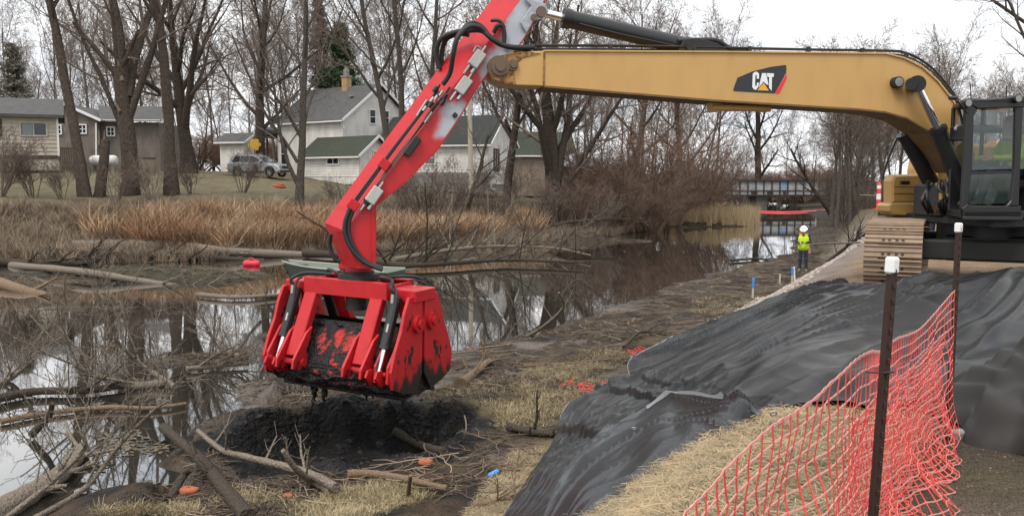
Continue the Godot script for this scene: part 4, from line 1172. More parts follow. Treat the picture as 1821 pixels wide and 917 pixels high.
func clamshell(x: Node3D) -> void:
	bo = at(640, 522, 12.75)          # middle of the head beam's underside
	bo.y = bo.y
	var c := Node3D.new(); c.name = "clamshell_bucket"
	x.add_child(c)
	var s := Shape.new()
	# head: a box frame seen from a little above
	var l0 := -0.80; var l1 := 0.74
	s.box(bq((l0 + l1) / 2, 0.13, 0.36), Vector3(l1 - l0, 0.27, 0.04), bframe().basis, 0.008)
	s.box(bq((l0 + l1) / 2, 0.13, -0.36), Vector3(l1 - l0, 0.27, 0.04), bframe().basis, 0.008)
	for e in [l0 + 0.02, -0.28, 0.2, l1 - 0.02]:
		s.box(bq(e, 0.12, 0.0), Vector3(0.035, 0.22, 0.68), bframe().basis, 0.006)
	s.box(bq((l0 + l1) / 2, 0.25, 0.3), Vector3(l1 - l0 - 0.04, 0.03, 0.1), bframe().basis, 0.006)
	s.box(bq((l0 + l1) / 2, 0.25, -0.3), Vector3(l1 - l0 - 0.04, 0.03, 0.1), bframe().basis, 0.006)
	s.box(bq(-0.04, 0.245, 0.0), Vector3(0.44, 0.03, 0.6), bframe().basis, 0.006)
	obj("head_frame", s, M.red, c)
	# rotator: turntable over, motor under
	s = Shape.new()
	var r := bq(-0.02, 0.26, 0.0)
	s.rod(r, r + Vector3(0, 0.07, 0), 0.3, 24); s.rod(r + Vector3(0, 0.07, 0), r + Vector3(0, 0.11, 0), 0.22, 24)
	s.rod(bq(0.0, -0.25, 0.1), bq(0.0, 0.1, 0.1), 0.15, 20)
	obj("rotator", s, M.black_dirty, c)
	s = Shape.new()
	s.rod(r + Vector3(0, 0.11, 0), r + Vector3(0, 0.24, 0), 0.2, 20, 0.16)
	s.box(r + be * -0.22 + Vector3(0, 0.17, 0), Vector3(0.2, 0.16, 0.2), bframe().basis, 0.03)
	obj("swivel", s, M.red, c)
	# two curved jaws
	var paint := cheek_paint()
	var prof := [Vector2(0.16, -0.46), Vector2(0.33, -0.62), Vector2(0.52, -0.84), Vector2(0.66, -1.08), Vector2(0.68, -1.26), Vector2(0.58, -1.40), Vector2(0.36, -1.5), Vector2(0.02, -1.56)]   # (n, v)
	var L0 := -1.12; var L1 := 1.06
	for sgn in [1.0, -1.0]:
		s = Shape.new()
		for k in prof.size() - 1:
			var a: Vector2 = prof[k]; var b: Vector2 = prof[k + 1]
			var t := (b - a).normalized()
			var off := Vector2(t.y, -t.x) * 0.03
			s.quad(bq(L0, a.y, a.x * sgn), bq(L1, a.y, a.x * sgn), bq(L1, b.y, b.x * sgn), bq(L0, b.y, b.x * sgn))
			s.quad(bq(L0, a.y + off.y, (a.x + off.x) * sgn), bq(L0, b.y + off.y, (b.x + off.x) * sgn), bq(L1, b.y + off.y, (b.x + off.x) * sgn), bq(L1, a.y + off.y, (a.x + off.x) * sgn))
		obj("jaw", s, M.muck, c)
		# end cheeks of the jaw
		for e in [L0, L1]:
			var cheek := PackedVector2Array()
			for k in prof.size(): cheek.append(Vector2(prof[k].x + 0.02, prof[k].y))
			cheek.append(Vector2(0.0, -1.58)); cheek.append(Vector2(-0.0, -0.9)); cheek.append(Vector2(0.05, -0.4))
			var fr := Transform3D(Basis(bn * sgn, bframe().basis.y, be * -sgn), bq(e, 0, 0))
			s = Shape.new()
			s.uvf = fr.affine_inverse()
			s.prism(cheek, fr, -0.022, 0.022, 0.004)
			obj("jaw_cheek", s, paint, c)
		s = Shape.new()
		s.box(bq((L0 + L1) / 2, -1.5, 0.2 * sgn), Vector3(L1 - L0 + 0.08, 0.06, 0.5), bframe().basis.rotated(be, sgn * 0.2), 0.01)
		obj("cutting_lip", s, M.muck, c)
	# muck clinging to the near jaw
	rng.seed = 12
	s = Shape.new()
	var pts := PackedVector3Array(); var cols := PackedColorArray()
	var mn := FastNoiseLite.new(); mn.frequency = 3.0; mn.fractal_octaves = 4
	for rr in 36:
		var f := rr / 35.0 * (prof.size() - 1)
		var k := mini(int(f), prof.size() - 2)
		var q: Vector2 = (prof[k] as Vector2).lerp(prof[k + 1], f - k)
		for cc in 60:
			var e := lerpf(L0 - 0.02, L1 + 0.02, cc / 59.0)
			var thick := 0.02 + 0.07 * mn.get_noise_2d(e, f * 0.4) + (0.06 * smoothstep(4.2, 6.0, f)) + 0.05 * smoothstep(0.7, 0.0, f) - 0.03 * smoothstep(1.5, 2.5, f) * smoothstep(4.5, 3.5, f)
			pts.append(bq(e, q.y - thick * 0.3, q.x + thick))
			var streak := mn.get_noise_2d(e * 2.2 + 30.0, f * 0.22) + 0.5 * mn.get_noise_2d(e * 6.0, f * 0.7)
			var mid := exp(-pow((e + 0.02) / 0.4, 2.0)) * smoothstep(0.4, 1.2, f) * smoothstep(4.6, 3.2, f)
			cols.append(Color(0.017, 0.014, 0.013).lerp(Color(0.5, 0.03, 0.027), smoothstep(0.62, 0.8, streak + mid * 0.62 + 0.12)))
	s.sheet(pts, 36, 60, cols)
	obj("muck", s, M.muck_skin, c)
	# two broad struts from the head down to the near jaw, and their twins behind
	for sgn in [1.0, -1.0]:
		for e in [-0.66, 0.56]:
			s = Shape.new()
			var a := bq(e, -0.01, 0.33 * sgn); var b := bq(e + 0.0, -1.0, 0.80 * sgn)
			s.bar(a, b, 0.13, 0.21, be.cross((b - a).normalized()), 0.012)
			var st := obj("strut", s, M.red, c)
			s = Shape.new()
			for w in [-0.155, 0.155]:
				var fr := Transform3D(Basis(bn * sgn, bframe().basis.y, be * -sgn), bq(e + w, 0, 0))
				s.uvf = fr.affine_inverse()
				s.prism(PackedVector2Array([Vector2(0.5, -0.52), Vector2(0.62, -0.6), Vector2(0.9, -1.0), Vector2(0.92, -1.14), Vector2(0.8, -1.2), Vector2(0.6, -1.1), Vector2(0.62, -0.9)]), fr, -0.02, 0.02, 0.004)
			obj("strut_cheek", s, paint, c)
			s = Shape.new()
			s.rod(bq(e - 0.2, -1.08, 0.80 * sgn), bq(e + 0.2, -1.08, 0.80 * sgn), 0.055, 12)
			obj("pin", s, M.red_muck, c)
	# jaw cylinders
	for sgn in [1.0, -1.0]:
		for e in [-0.95, 0.9]:
			cylinder(c, bq(e, -1.08, 0.84 * sgn), bq(e, -0.72, 0.68 * sgn), bq(e, 0.06, 0.36 * sgn), 0.075, 0.04, "jaw_cylinder")
			s = Shape.new()
			for w in [-0.08, 0.08]:
				var fr := Transform3D(Basis(bn * sgn, bframe().basis.y, be * -sgn), bq(e + w, 0, 0))
				s.prism(PackedVector2Array([Vector2(0.6, -1.26), Vector2(0.78, -1.0), Vector2(0.88, -1.0), Vector2(0.93, -1.1), Vector2(0.8, -1.26)]), fr, -0.018, 0.018, 0.004)
			s.rod(bq(e - 0.14, -1.08, 0.84 * sgn), bq(e + 0.14, -1.08, 0.84 * sgn), 0.035, 10)
			obj("cylinder_lug", s, M.red, c)
			s = Shape.new()
			s.tube(smooth(PackedVector3Array([bq(e, 0.1, 0.42 * sgn), bq(e - 0.03, 0.22, 0.46 * sgn), bq(e * 0.86, 0.32, 0.3 * sgn), bq(e * 0.5, 0.3, 0.1 * sgn)])), PackedFloat32Array([0.025]), 7, true)
			s.tube(smooth(PackedVector3Array([bq(e + 0.05, -0.62, 0.7 * sgn), bq(e + 0.08, -0.2, 0.56 * sgn), bq(e + 0.05, 0.16, 0.44 * sgn), bq(e * 0.9, 0.26, 0.34 * sgn)])), PackedFloat32Array([0.018]), 7, true)
			obj("hose", s, M.rubber, c)
			s = Shape.new()
			s.rod(bq(e, -0.02, 0.47 * sgn), bq(e, 0.12, 0.45 * sgn), 0.03, 8)
			s.rod(bq(e + 0.02, -0.45, 0.65 * sgn), bq(e + 0.02, -0.33, 0.6 * sgn), 0.022, 8)
			obj("fitting", s, M.steel, c)
	# side cheeks that carry the jaws, with their pivot bosses
	for e in [-1.19, 1.13]:
		for sgn in [1.0, -1.0]:
			var fr := Transform3D(Basis(bn * sgn, bframe().basis.y, be * -sgn), bq(e, 0, 0))
			s = Shape.new()
			s.uvf = fr.affine_inverse()
			s.prism(PackedVector2Array([Vector2(0.03, 0.1), Vector2(0.36, 0.08), Vector2(0.47, -0.16), Vector2(0.54, -0.42), Vector2(0.68, -0.72), Vector2(0.78, -1.02), Vector2(0.74, -1.3), Vector2(0.5, -1.42), Vector2(0.2, -1.5), Vector2(0.03, -1.2)]), fr, -0.024, 0.024, 0.005)
			obj("side_cheek", s, paint, c)
			s = Shape.new()
			var o: float = e + (0.02 if e > 0 else -0.02)
			s.rod(bq(o - 0.06, -0.36, 0.2 * sgn), bq(o + 0.07, -0.36, 0.2 * sgn), 0.12, 18)
			s.rod(bq(o - 0.08, -0.36, 0.2 * sgn), bq(o + 0.1, -0.36, 0.2 * sgn), 0.06, 14)
			for q in [[0.42, -0.75], [0.5, -1.0], [0.25, -1.05]]: s.rod(bq(o - 0.03, q[1], q[0] * sgn), bq(o + 0.02, q[1], q[0] * sgn), 0.025, 8)
			obj("pivot_boss", s, M.red, c)
		s = Shape.new()
		s.box(bq(e * 0.83, 0.08, 0.0), Vector3(0.5, 0.2, 0.6), bframe().basis, 0.015)
		obj("side_beam", s, M.red, c)
	# teeth plates outboard of the near jaw
	s = Shape.new()
	for e in [-1.0, 0.98]:
		s = Shape.new()
		var fr := Transform3D(Basis(bn, bframe().basis.y, -be), bq(e, 0, 0))
		for w in [-0.1, 0.1]:
			s.prism(PackedVector2Array([Vector2(0.35, -0.5), Vector2(0.5, -0.55), Vector2(0.78, -0.95), Vector2(0.8, -1.2), Vector2(0.6, -1.3), Vector2(0.5, -0.85)]), fr, w - 0.02, w + 0.02, 0.004)
		obj("gusset", s, M.red_muck, c)
	# mud hanging off the lip
	s = Shape.new()
	rng.seed = 8
	for q in [[-0.95, 0.2], [-0.72, 0.5], [-0.69, 0.42], [-0.5, 0.4], [-0.3, 0.16], [0.3, 0.26], [0.42, 0.2], [0.95, 0.3]]:
		var p := PackedVector3Array(); var rad := PackedFloat32Array()
		for k in 7:
			p.append(bq(q[0] + rng.randf_range(-0.03, 0.03), -1.46 - q[1] * k / 6.0, 0.25 + rng.randf_range(-0.03, 0.03)))
			rad.append(rng.randf_range(0.015, 0.06) * (1.0 if k < 5 else 0.4))
		s.tube(p, rad, 6, true)
	obj("hanging_mud", s, M.muck, c)

func superstructure(x: Node3D) -> void:
	var B := Basis(mf, Vector3.UP, mr)
	var s := Shape.new()
	s.box(mw(-0.75, 1.06, 0), Vector3(3.7, 0.14, 2.8), B, 0.02)
	obj("deck", s, M.black_dirty, x)
	# yellow stowage boxes on the far front, the tank behind them
	s = Shape.new()
	var f := mframe()
	s.prism(mpoly([[1588, 322], [1593, 311], [1668, 308], [1676, 312], [1676, 360], [1588, 360]], 0.62), f, 0.62, 0.9, 0.03)
	var box_ := obj("stowage_box", s, M.yellow, x)
	s = Shape.new()
	s.box(m3(1610, 324, 0.61), Vector3(0.16, 0.06, 0.05), B, 0.01)
	s.box(m3(1636, 349, 0.61), Vector3(0.1, 0.13, 0.04), B, 0.01)
	obj("handle", s, M.black, box_)
	s = Shape.new()
	for q in [332, 344]: s.bar(m3(1590, q, 0.615), m3(1674, q, 0.615), 0.012, 0.014)
	obj("groove", s, M.yellow_dirty, box_)
	s = Shape.new()
	s.prism(mpoly([[1580, 366], [1586, 361], [1680, 361], [1680, 385], [1660, 387], [1590, 382], [1581, 375]], 0.6), f, 0.58, 0.95, 0.02)
	obj("step", s, M.yellow, x)
	s = Shape.new()
	s.prism(mpoly([[1632, 300], [1638, 273], [1660, 270], [1706, 285], [1706, 330], [1630, 330]], 0.9), f, 0.9, 1.2, 0.03)
	var tank := obj("tank", s, M.yellow, x)
	s = Shape.new()
	s.box(m3(1670, 290, 0.89), Vector3(0.32, 0.14, 0.03), B, 0.01)
	obj("tank_recess", s, M.yellow_dirty, tank)
	s = Shape.new()
	s.tube(mpath([[1570, 318, 0.7], [1578, 290, 0.7], [1592, 255, 0.7], [1600, 238, 0.7]], 0.7), PackedFloat32Array([0.018]), 6, true)
	s.tube(mpath([[1638, 270, 1.4], [1638, 245, 1.4], [1652, 240, 1.4], [1664, 246, 1.4], [1664, 275, 1.4]], 1.4), PackedFloat32Array([0.02]), 6, true)
	obj("handrail", s, M.black, x)
	# tangle of hoses at the boom foot
	rng.seed = 44
	for k in 9:
		var p := []
		var x0 := 1652.0 + k * 7
		p.append([x0, 318 + rng.randf() * 10, -0.3 - rng.randf() * 0.2])
		p.append([x0 + rng.randf_range(-10, 10), 335 + rng.randf() * 8, -0.45])
		p.append([x0 + rng.randf_range(-12, 12), 352 + rng.randf() * 8, -0.5])
		p.append([x0 + rng.randf_range(-6, 10), 378, -0.35])
		hose(x, p, 0, 0.03, [M.black, M.rubber, M.yellow_dirty][k % 3])
	s = Shape.new()
	s.box(mw(0.9, 1.35, 0.0), Vector3(0.5, 0.5, 0.7), B, 0.03)
	obj("boom_mount", s, M.black_dirty, x)
	# engine hood and counterweight, out past the cab
	s = Shape.new()
	s.box(mw(-1.75, 1.75, 0.1), Vector3(1.7, 1.2, 2.6), B, 0.06)
	s.box(mw(-2.75, 1.55, 0.0), Vector3(0.6, 1.0, 2.8), B, 0.12)
	s.box(mw(-0.6, 1.28, -1.3), Vector3(0.45, 0.3, 0.3), B, 0.03)
	s.box(mw(-0.5, 1.7, 0.85), Vector3(1.2, 1.1, 1.1), B, 0.05)
	obj("engine_hood", s, M.yellow, x)
	cab(x)

func cab(x: Node3D) -> void:
	var B := Basis(mf, Vector3.UP, mr)
	var f := mframe()
	var c := Node3D.new(); c.name = "cab"
	x.add_child(c)
	var w0 := -1.46; var w1 := -0.48
	var s := Shape.new()
	var outer := [[1719, 197], [1722, 182], [1732, 179], [1800, 172], [1862, 170], [1862, 372], [1830, 388], [1716, 386], [1712, 370], [1716, 300]]
	# near wall: pillars, sill and roof rail round the door glass
	var parts := [
		[[1719, 197], [1722, 182], [1735, 190], [1740, 196], [1734, 205], [1731, 300], [1722, 362], [1712, 370], [1716, 300]],
		[[1712, 370], [1722, 362], [1728, 366], [1792, 366], [1818, 366], [1818, 388], [1716, 386]],
		[[1722, 182], [1732, 179], [1800, 172], [1862, 170], [1862, 190], [1800, 191], [1740, 193], [1735, 190]],
		[[1808, 191], [1822, 190], [1816, 300], [1814, 366], [1792, 366], [1799, 357], [1806, 300]]]
	for p in parts: s.prism(mpoly(p, w0), f, w0, w0 + 0.07, 0.012)
	# far wall, front and back posts, roof, floor
	obj("door_frame", s, M.black, c)
	s = Shape.new()
	var a0 := mp(1720, 181, w0); var a1 := mp(1862, 170, w0); var b0 := mp(1714, 386, w0)
	var plan := Transform3D(Basis(mf, mr, -Vector3.UP), mo)
	s.prism(PackedVector2Array([Vector2(a0.x + 0.03, w0), Vector2(a0.x - 0.5, w1), Vector2(a1.x, w1), Vector2(a1.x, w0)]), plan, -a0.y - 0.05, -a0.y + 0.025, 0.02)
	obj("cab_roof", s, M.black, c)
	s = Shape.new()
	s.prism(PackedVector2Array([Vector2(b0.x, w0), Vector2(b0.x - 0.45, w1), Vector2(a1.x, w1), Vector2(a1.x, w0)]), plan, -b0.y - 0.08, -b0.y + 0.02, 0.01)
	for q in [a0.x - 0.5, a0.x - 1.0]: s.box(mw(q, (a0.y + b0.y) / 2, w1 - 0.03), Vector3(0.05, a0.y - b0.y, 0.05), B, 0.01)
	s.box(mw((a0.x - 0.5 + a1.x) / 2, b0.y + 0.3, w1 - 0.03), Vector3(a0.x - 0.5 - a1.x, 0.6, 0.04), B, 0.01)
	s.box(mw(a1.x, b0.y + 0.5, (w0 + w1) / 2), Vector3(0.06, 1.0, w1 - w0), B, 0.01)
	s.bar(m3(1724, 308, w0 + 0.03), m3(1800, 306, w0 + 0.03), 0.03, 0.03, Vector3.UP, 0.005)
	obj("cab_base", s, M.black, c)
	s = Shape.new()
	s.bar(m3(1818, 389, w0 - 0.04), m3(1714, 388, w0 - 0.04), 0.05, 0.06, Vector3.UP, 0.01)
	obj("step_bar", s, M.black_dirty, c)
	# panes
	s = Shape.new()
	s.prism(mpoly([[1735, 205], [1741, 196], [1800, 193], [1807, 200], [1804, 300], [1731, 302]], w0), f, w0 + 0.03, w0 + 0.036)
	obj("window", s, M.glass, c)
	s = Shape.new()
	s.prism(mpoly([[1730, 310], [1803, 308], [1797, 356], [1790, 362], [1730, 363], [1724, 356]], w0), f, w0 + 0.03, w0 + 0.036)
	obj("window", s, M.glass, c)
	s = Shape.new()
	s.prism(mpoly([[1824, 192], [1862, 190], [1862, 300], [1818, 300]], w0), f, w0 + 0.03, w0 + 0.036)
	obj("window", s, M.glass, c)
	s = Shape.new()
	s.box(mw((a0.x - 0.5 + a1.x) / 2, b0.y + 1.1, w1 - 0.03), Vector3(a0.x - 0.5 - a1.x, 1.0, 0.006), B)
	obj("window", s, M.glass, c)
	# inside
	s = Shape.new()
	s.box(mw(0.45, 1.6, -0.95), Vector3(0.5, 0.16, 0.5), B, 0.05)
	s.box(mw(0.2, 1.95, -0.95), Vector3(0.14, 0.7, 0.48), B.rotated(mr, 0.12), 0.05)
	obj("seat", s, M.black_dirty, c)
	s = Shape.new()
	s.box(mw(0.7, 1.62, -0.7), Vector3(0.6, 0.6, 0.22), B, 0.05)
	s.box(mw(0.6, 1.72, -0.62), Vector3(0.6, 0.14, 0.16), B, 0.05)
	s.rod(mw(1.05, 1.3, -1.05), mw(1.0, 1.95, -1.05), 0.02, 6)
	s.rod(mw(1.15, 1.3, -0.85), mw(1.12, 1.9, -0.85), 0.02, 6)
	s.box(mw(1.2, 2.35, -0.75), Vector3(0.06, 0.22, 0.34), B, 0.02)
	obj("console", s, M.black, c)
	s = Shape.new()
	s.box(mw(0.75, 1.5, -0.72), Vector3(0.4, 0.34, 0.3), B.rotated(mr, 0.4), 0.06)
	s.box(mw(0.8, 2.42, -0.72), Vector3(0.9, 0.12, 0.12), B, 0.05)
	obj("cab_lining", s, M.primer, c)
	s = Shape.new()
	var mc := m3(1794, 231, -1.2)
	s.box(mc, Vector3(0.08, 0.32, 0.2), B, 0.04)
	obj("mirror", s, M.valve, c)
	# lamps and aerials
	for q in [[1722, 183, -1.5], [1811, 175, -1.5]]:
		s = Shape.new()
		var p := m3(q[0], q[1], q[2])
		s.rod(p + mr * 0.1, p - mr * 0.02, 0.06, 12)
		var l := obj("roof_lamp", s, M.black, c)
		s = Shape.new(); s.rod(p - mr * 0.018, p - mr * 0.026, 0.048, 12)
		obj("lens", s, M.lamp_lens, l)
	s = Shape.new()
	s.rod(m3(1728, 184, -1.0), m3(1727, 150, -1.0), 0.008, 5)
	s.rod(m3(1791, 176, -1.0), m3(1791, 152, -1.0), 0.01, 5)
	obj("aerial", s, M.black, c)
	s = Shape.new()
	s.tube(mpath([[1720, 200, -1.5], [1712, 188, -1.6], [1702, 178, -1.65]], 0), PackedFloat32Array([0.014]), 6, true)
	s.tube(mpath([[1700, 172, -0.5], [1712, 215, -0.6], [1716, 240, -0.7]], 0), PackedFloat32Array([0.02]), 6, true)
	s.box(m3(1696, 174, -0.6), Vector3(0.14, 0.06, 0.08), B, 0.02)
	obj("mirror_arm", s, M.black, c)

func undercarriage(x: Node3D) -> void:
	var ax := Vector3(sin(0.46), 0, -cos(0.46)); var bx := Vector3(cos(0.46), 0, sin(0.46))
	var B := Basis(bx, Vector3.UP, -ax)
	var s := Shape.new()
	s.rod(mo + Vector3(0, 0.7, 0), mo + Vector3(0, 1.0, 0), 0.78, 28)
	s.box(mo + Vector3(0, 0.62, 0), Vector3(1.3, 0.4, 1.5), B, 0.04)
	obj("swing_bearing", s, M.black, x)
	s = Shape.new()
	for k in [-1.1, 1.1]:
		s.box(mo + ax * k + Vector3(0, 0.62, 0), Vector3(2.1, 0.3, 0.3), B, 0.03)
	obj("cross_beam", s, M.black_dirty, x)
	# one shoe, three bars across it; all the shoes of both tracks share it
	var sh := Shape.new()
	var W := 0.77
	sh.tint = Color(1, 1, 1)
	sh.box(Vector3(0, 0, 0), Vector3(W, 0.025, 0.19), Basis.IDENTITY, 0.004)
	for z in [-0.075, 0.0, 0.075]: sh.box(Vector3(0, 0.022, z), Vector3(W, 0.026 if z != 0.0 else 0.02, 0.022), Basis.IDENTITY, 0.006)
	sh.tint = Color(0.12, 0.1, 0.1)
	for z in [-0.13, -0.05, 0.05, 0.13]: sh.box(Vector3(z, 0.016, 0.038), Vector3(0.04, 0.012, 0.03))
	var shoe_mesh := sh.mesh()
	for side in [-1.0, 1.0]:
		var c: Vector3 = mo + bx * (1.3 * side) + Vector3(0, 0.52, 0)
		var t := Node3D.new(); t.name = "track"
		x.add_child(t, true)
		t.position = c - mo
		t.basis = B
		var half := 1.8; var rad := 0.5
		var total := 4.0 * half + TAU * rad
		var n := int(total / 0.2)
		for k in n:
			var q := total * k / n
			var p: Vector3; var up: Vector3
			if q < 2 * half: p = Vector3(0, rad, -half + q); up = Vector3.UP
			elif q < 2 * half + PI * rad:
				var a := (q - 2 * half) / rad
				up = Vector3(0, cos(a), sin(a)); p = Vector3(0, 0, half) + up * rad
			elif q < 4 * half + PI * rad: p = Vector3(0, -rad, half - (q - 2 * half - PI * rad)); up = Vector3.DOWN
			else:
				var a := PI + (q - 4 * half - PI * rad) / rad
				up = Vector3(0, cos(a), sin(a)); p = Vector3(0, 0, -half) + up * rad
			var m := MeshInstance3D.new()
			m.mesh = shoe_mesh; m.material_override = M.shoe
			m.name = "shoe" if k == 0 else "shoe_%03d" % k
			m.transform = Transform3D(Basis(Vector3.RIGHT, up, Vector3.RIGHT.cross(up)), p)
			t.add_child(m)
		s = Shape.new()
		s.box(Vector3(0, 0.0, 0), Vector3(0.34, 0.46, 3.4), Basis.IDENTITY, 0.05)
		for z in [-1.8, 1.8]: s.rod(Vector3(-0.2, 0, z), Vector3(0.2, 0, z), 0.45, 20)
		for z in [-1.2, -0.7, -0.2, 0.3, 0.8, 1.3]: s.rod(Vector3(-0.22, -0.33, z), Vector3(0.22, -0.33, z), 0.13, 12)
		obj("track_frame", s, M.black_dirty, t, true)

# ------------------------------------------------------------------ houses
# a house's frame: x along its long front (to the right), y up, z out of the front; the origin is the near right corner at the ground
func hframe(px: float, d: float, base_y: float, turn: float) -> Transform3D:
	var x := (px - 910.5) / FOCAL * d
	return Transform3D(Basis(Vector3.UP, turn), Vector3(x, base_y, -d))

func hpart(called: String, s: Shape, m: Material, p: Node3D, f: Transform3D) -> MeshInstance3D:
	for k in s.v.size():
		s.v[k] = f.basis * s.v[k] + f.origin - p.position
		s.n[k] = f.basis * s.n[k]
	return obj(called, s, m, p, true)

func hwindow(p: Node3D, f: Transform3D, c: Vector3, w: float, h: float, gable: bool, frame_m: Material, glass: Material, bars := 1, cross := 0) -> void:
	var b := Basis(Vector3(0, 0, -1), Vector3.UP, Vector3.RIGHT) if gable else Basis.IDENTITY
	var s := Shape.new()
	for sx in [-1, 1]: s.box(c + b * Vector3(sx * (w / 2 + 0.05), 0, 0.02), Vector3(0.1, h + 0.2, 0.1), b, 0.01)
	for sy in [-1, 1]: s.box(c + b * Vector3(0, sy * (h / 2 + 0.05), 0.021), Vector3(w, 0.1, 0.1), b, 0.01)
	for k in bars: s.box(c + b * Vector3(w * ((k + 1.0) / (bars + 1) - 0.5), 0, 0.01), Vector3(0.06, h, 0.06), b)
	for k in cross: s.box(c + b * Vector3(0, h * ((k + 1.0) / (cross + 1) - 0.5), 0.012), Vector3(w, 0.05, 0.05), b)
	var fr := hpart("window", s, frame_m, p, f)
	s = Shape.new()
	s.box(c + b * Vector3(0, 0, -0.01), Vector3(w, h, 0.03), b)
	var n := fr.get_parent()
	var pane := hpart("pane", s, glass, p, f)
	pane.reparent(fr, false)

# walls with courses of siding; L long, W deep, H to the eaves, R rise of the ridge; the gable end faces right
func house(called: String, f: Transform3D, L: float, W: float, H: float, R: float, wall_m: Material, roof_m: Material, trim_m: Material, label: String) -> Node3D:
	var t := thing(called, f.origin, label, "house")
	var s := Shape.new()
	# the gabled solid: cross-section in z, y pushed along x
	var g := Transform3D(Basis(Vector3(0, 0, -1), Vector3.UP, Vector3.RIGHT), Vector3.ZERO)
	s.prism(PackedVector2Array([Vector2(0, -1.0), Vector2(W, -1.0), Vector2(W, H), Vector2(W / 2, H + R), Vector2(0, H)]), g, -L, 0.0)
	hpart("wall", s, wall_m, t, f)
	# roof slabs with an overhang
	var o := 0.4
	var slope := Vector2(W / 2, R).normalized()
	for sgn in [1.0, -1.0]:
		s = Shape.new()
		var eave := Vector3(0, H - R / (W / 2) * o, o if sgn > 0 else -W - o)
		var ridge := Vector3(0, H + R, -W / 2)
		var up := Vector3(0, 0.07, 0)
		var a := Vector3(-L - o, 0, 0); var b := Vector3(o, 0, 0)
		var pts := [eave + a + up, eave + b + up, ridge + b + up, ridge + a + up]
		var n := (ridge - eave).normalized().cross(Vector3.RIGHT).normalized() * (1.0 if sgn < 0 else -1.0) * 0.12
		if n.y < 0: n = -n
		s.quad(pts[0] + n, pts[1] + n, pts[2] + n, pts[3] + n)
		s.quad(pts[0], pts[3], pts[2], pts[1])
		s.quad(pts[0], pts[1], pts[1] + n, pts[0] + n)
		s.quad(pts[1], pts[2], pts[2] + n, pts[1] + n)
		s.quad(pts[3], pts[0], pts[0] + n, pts[3] + n)
		hpart("roof", s, roof_m, t, f)
	# barge boards and eaves board
	s = Shape.new()
	for sgn in [1.0, -1.0]:
		var e := Vector3(o + 0.02, H - R / (W / 2) * o + 0.1, o if sgn > 0 else -W - o)
		s.bar(e, Vector3(o + 0.02, H + R + 0.1, -W / 2), 0.2, 0.05)
	s.bar(Vector3(-L - o, H - R / (W / 2) * o + 0.08, o + 0.02), Vector3(o, H - R / (W / 2) * o + 0.08, o + 0.02), 0.16, 0.05)
	hpart("fascia", s, trim_m, t, f)
	return t

# one plank of siding per course, on the front
func planks(t: Node3D, f: Transform3D, x0: float, x1: float, y0: float, y1: float, course: float, m: Material, gable_w := 0.0) -> void:
	var y := y0
	while y < y1 - 0.01:
		var s := Shape.new()
		s.quad(Vector3(x0, y, 0.055), Vector3(x1, y, 0.055), Vector3(x1, y + course, 0.015), Vector3(x0, y + course, 0.015))
		s.quad(Vector3(x0, y, 0.0), Vector3(x1, y, 0.0), Vector3(x1, y, 0.055), Vector3(x0, y, 0.055))
		if gable_w > 0.0:
			s.quad(Vector3(x1 + 0.055, y, 0), Vector3(x1 + 0.055, y, -gable_w), Vector3(x1 + 0.015, y + course, -gable_w), Vector3(x1 + 0.015, y + course, 0))
			s.quad(Vector3(x1, y, 0), Vector3(x1, y, -gable_w), Vector3(x1 + 0.055, y, -gable_w), Vector3(x1 + 0.055, y, 0))
		hpart("plank", s, m, t, f)
		y += course

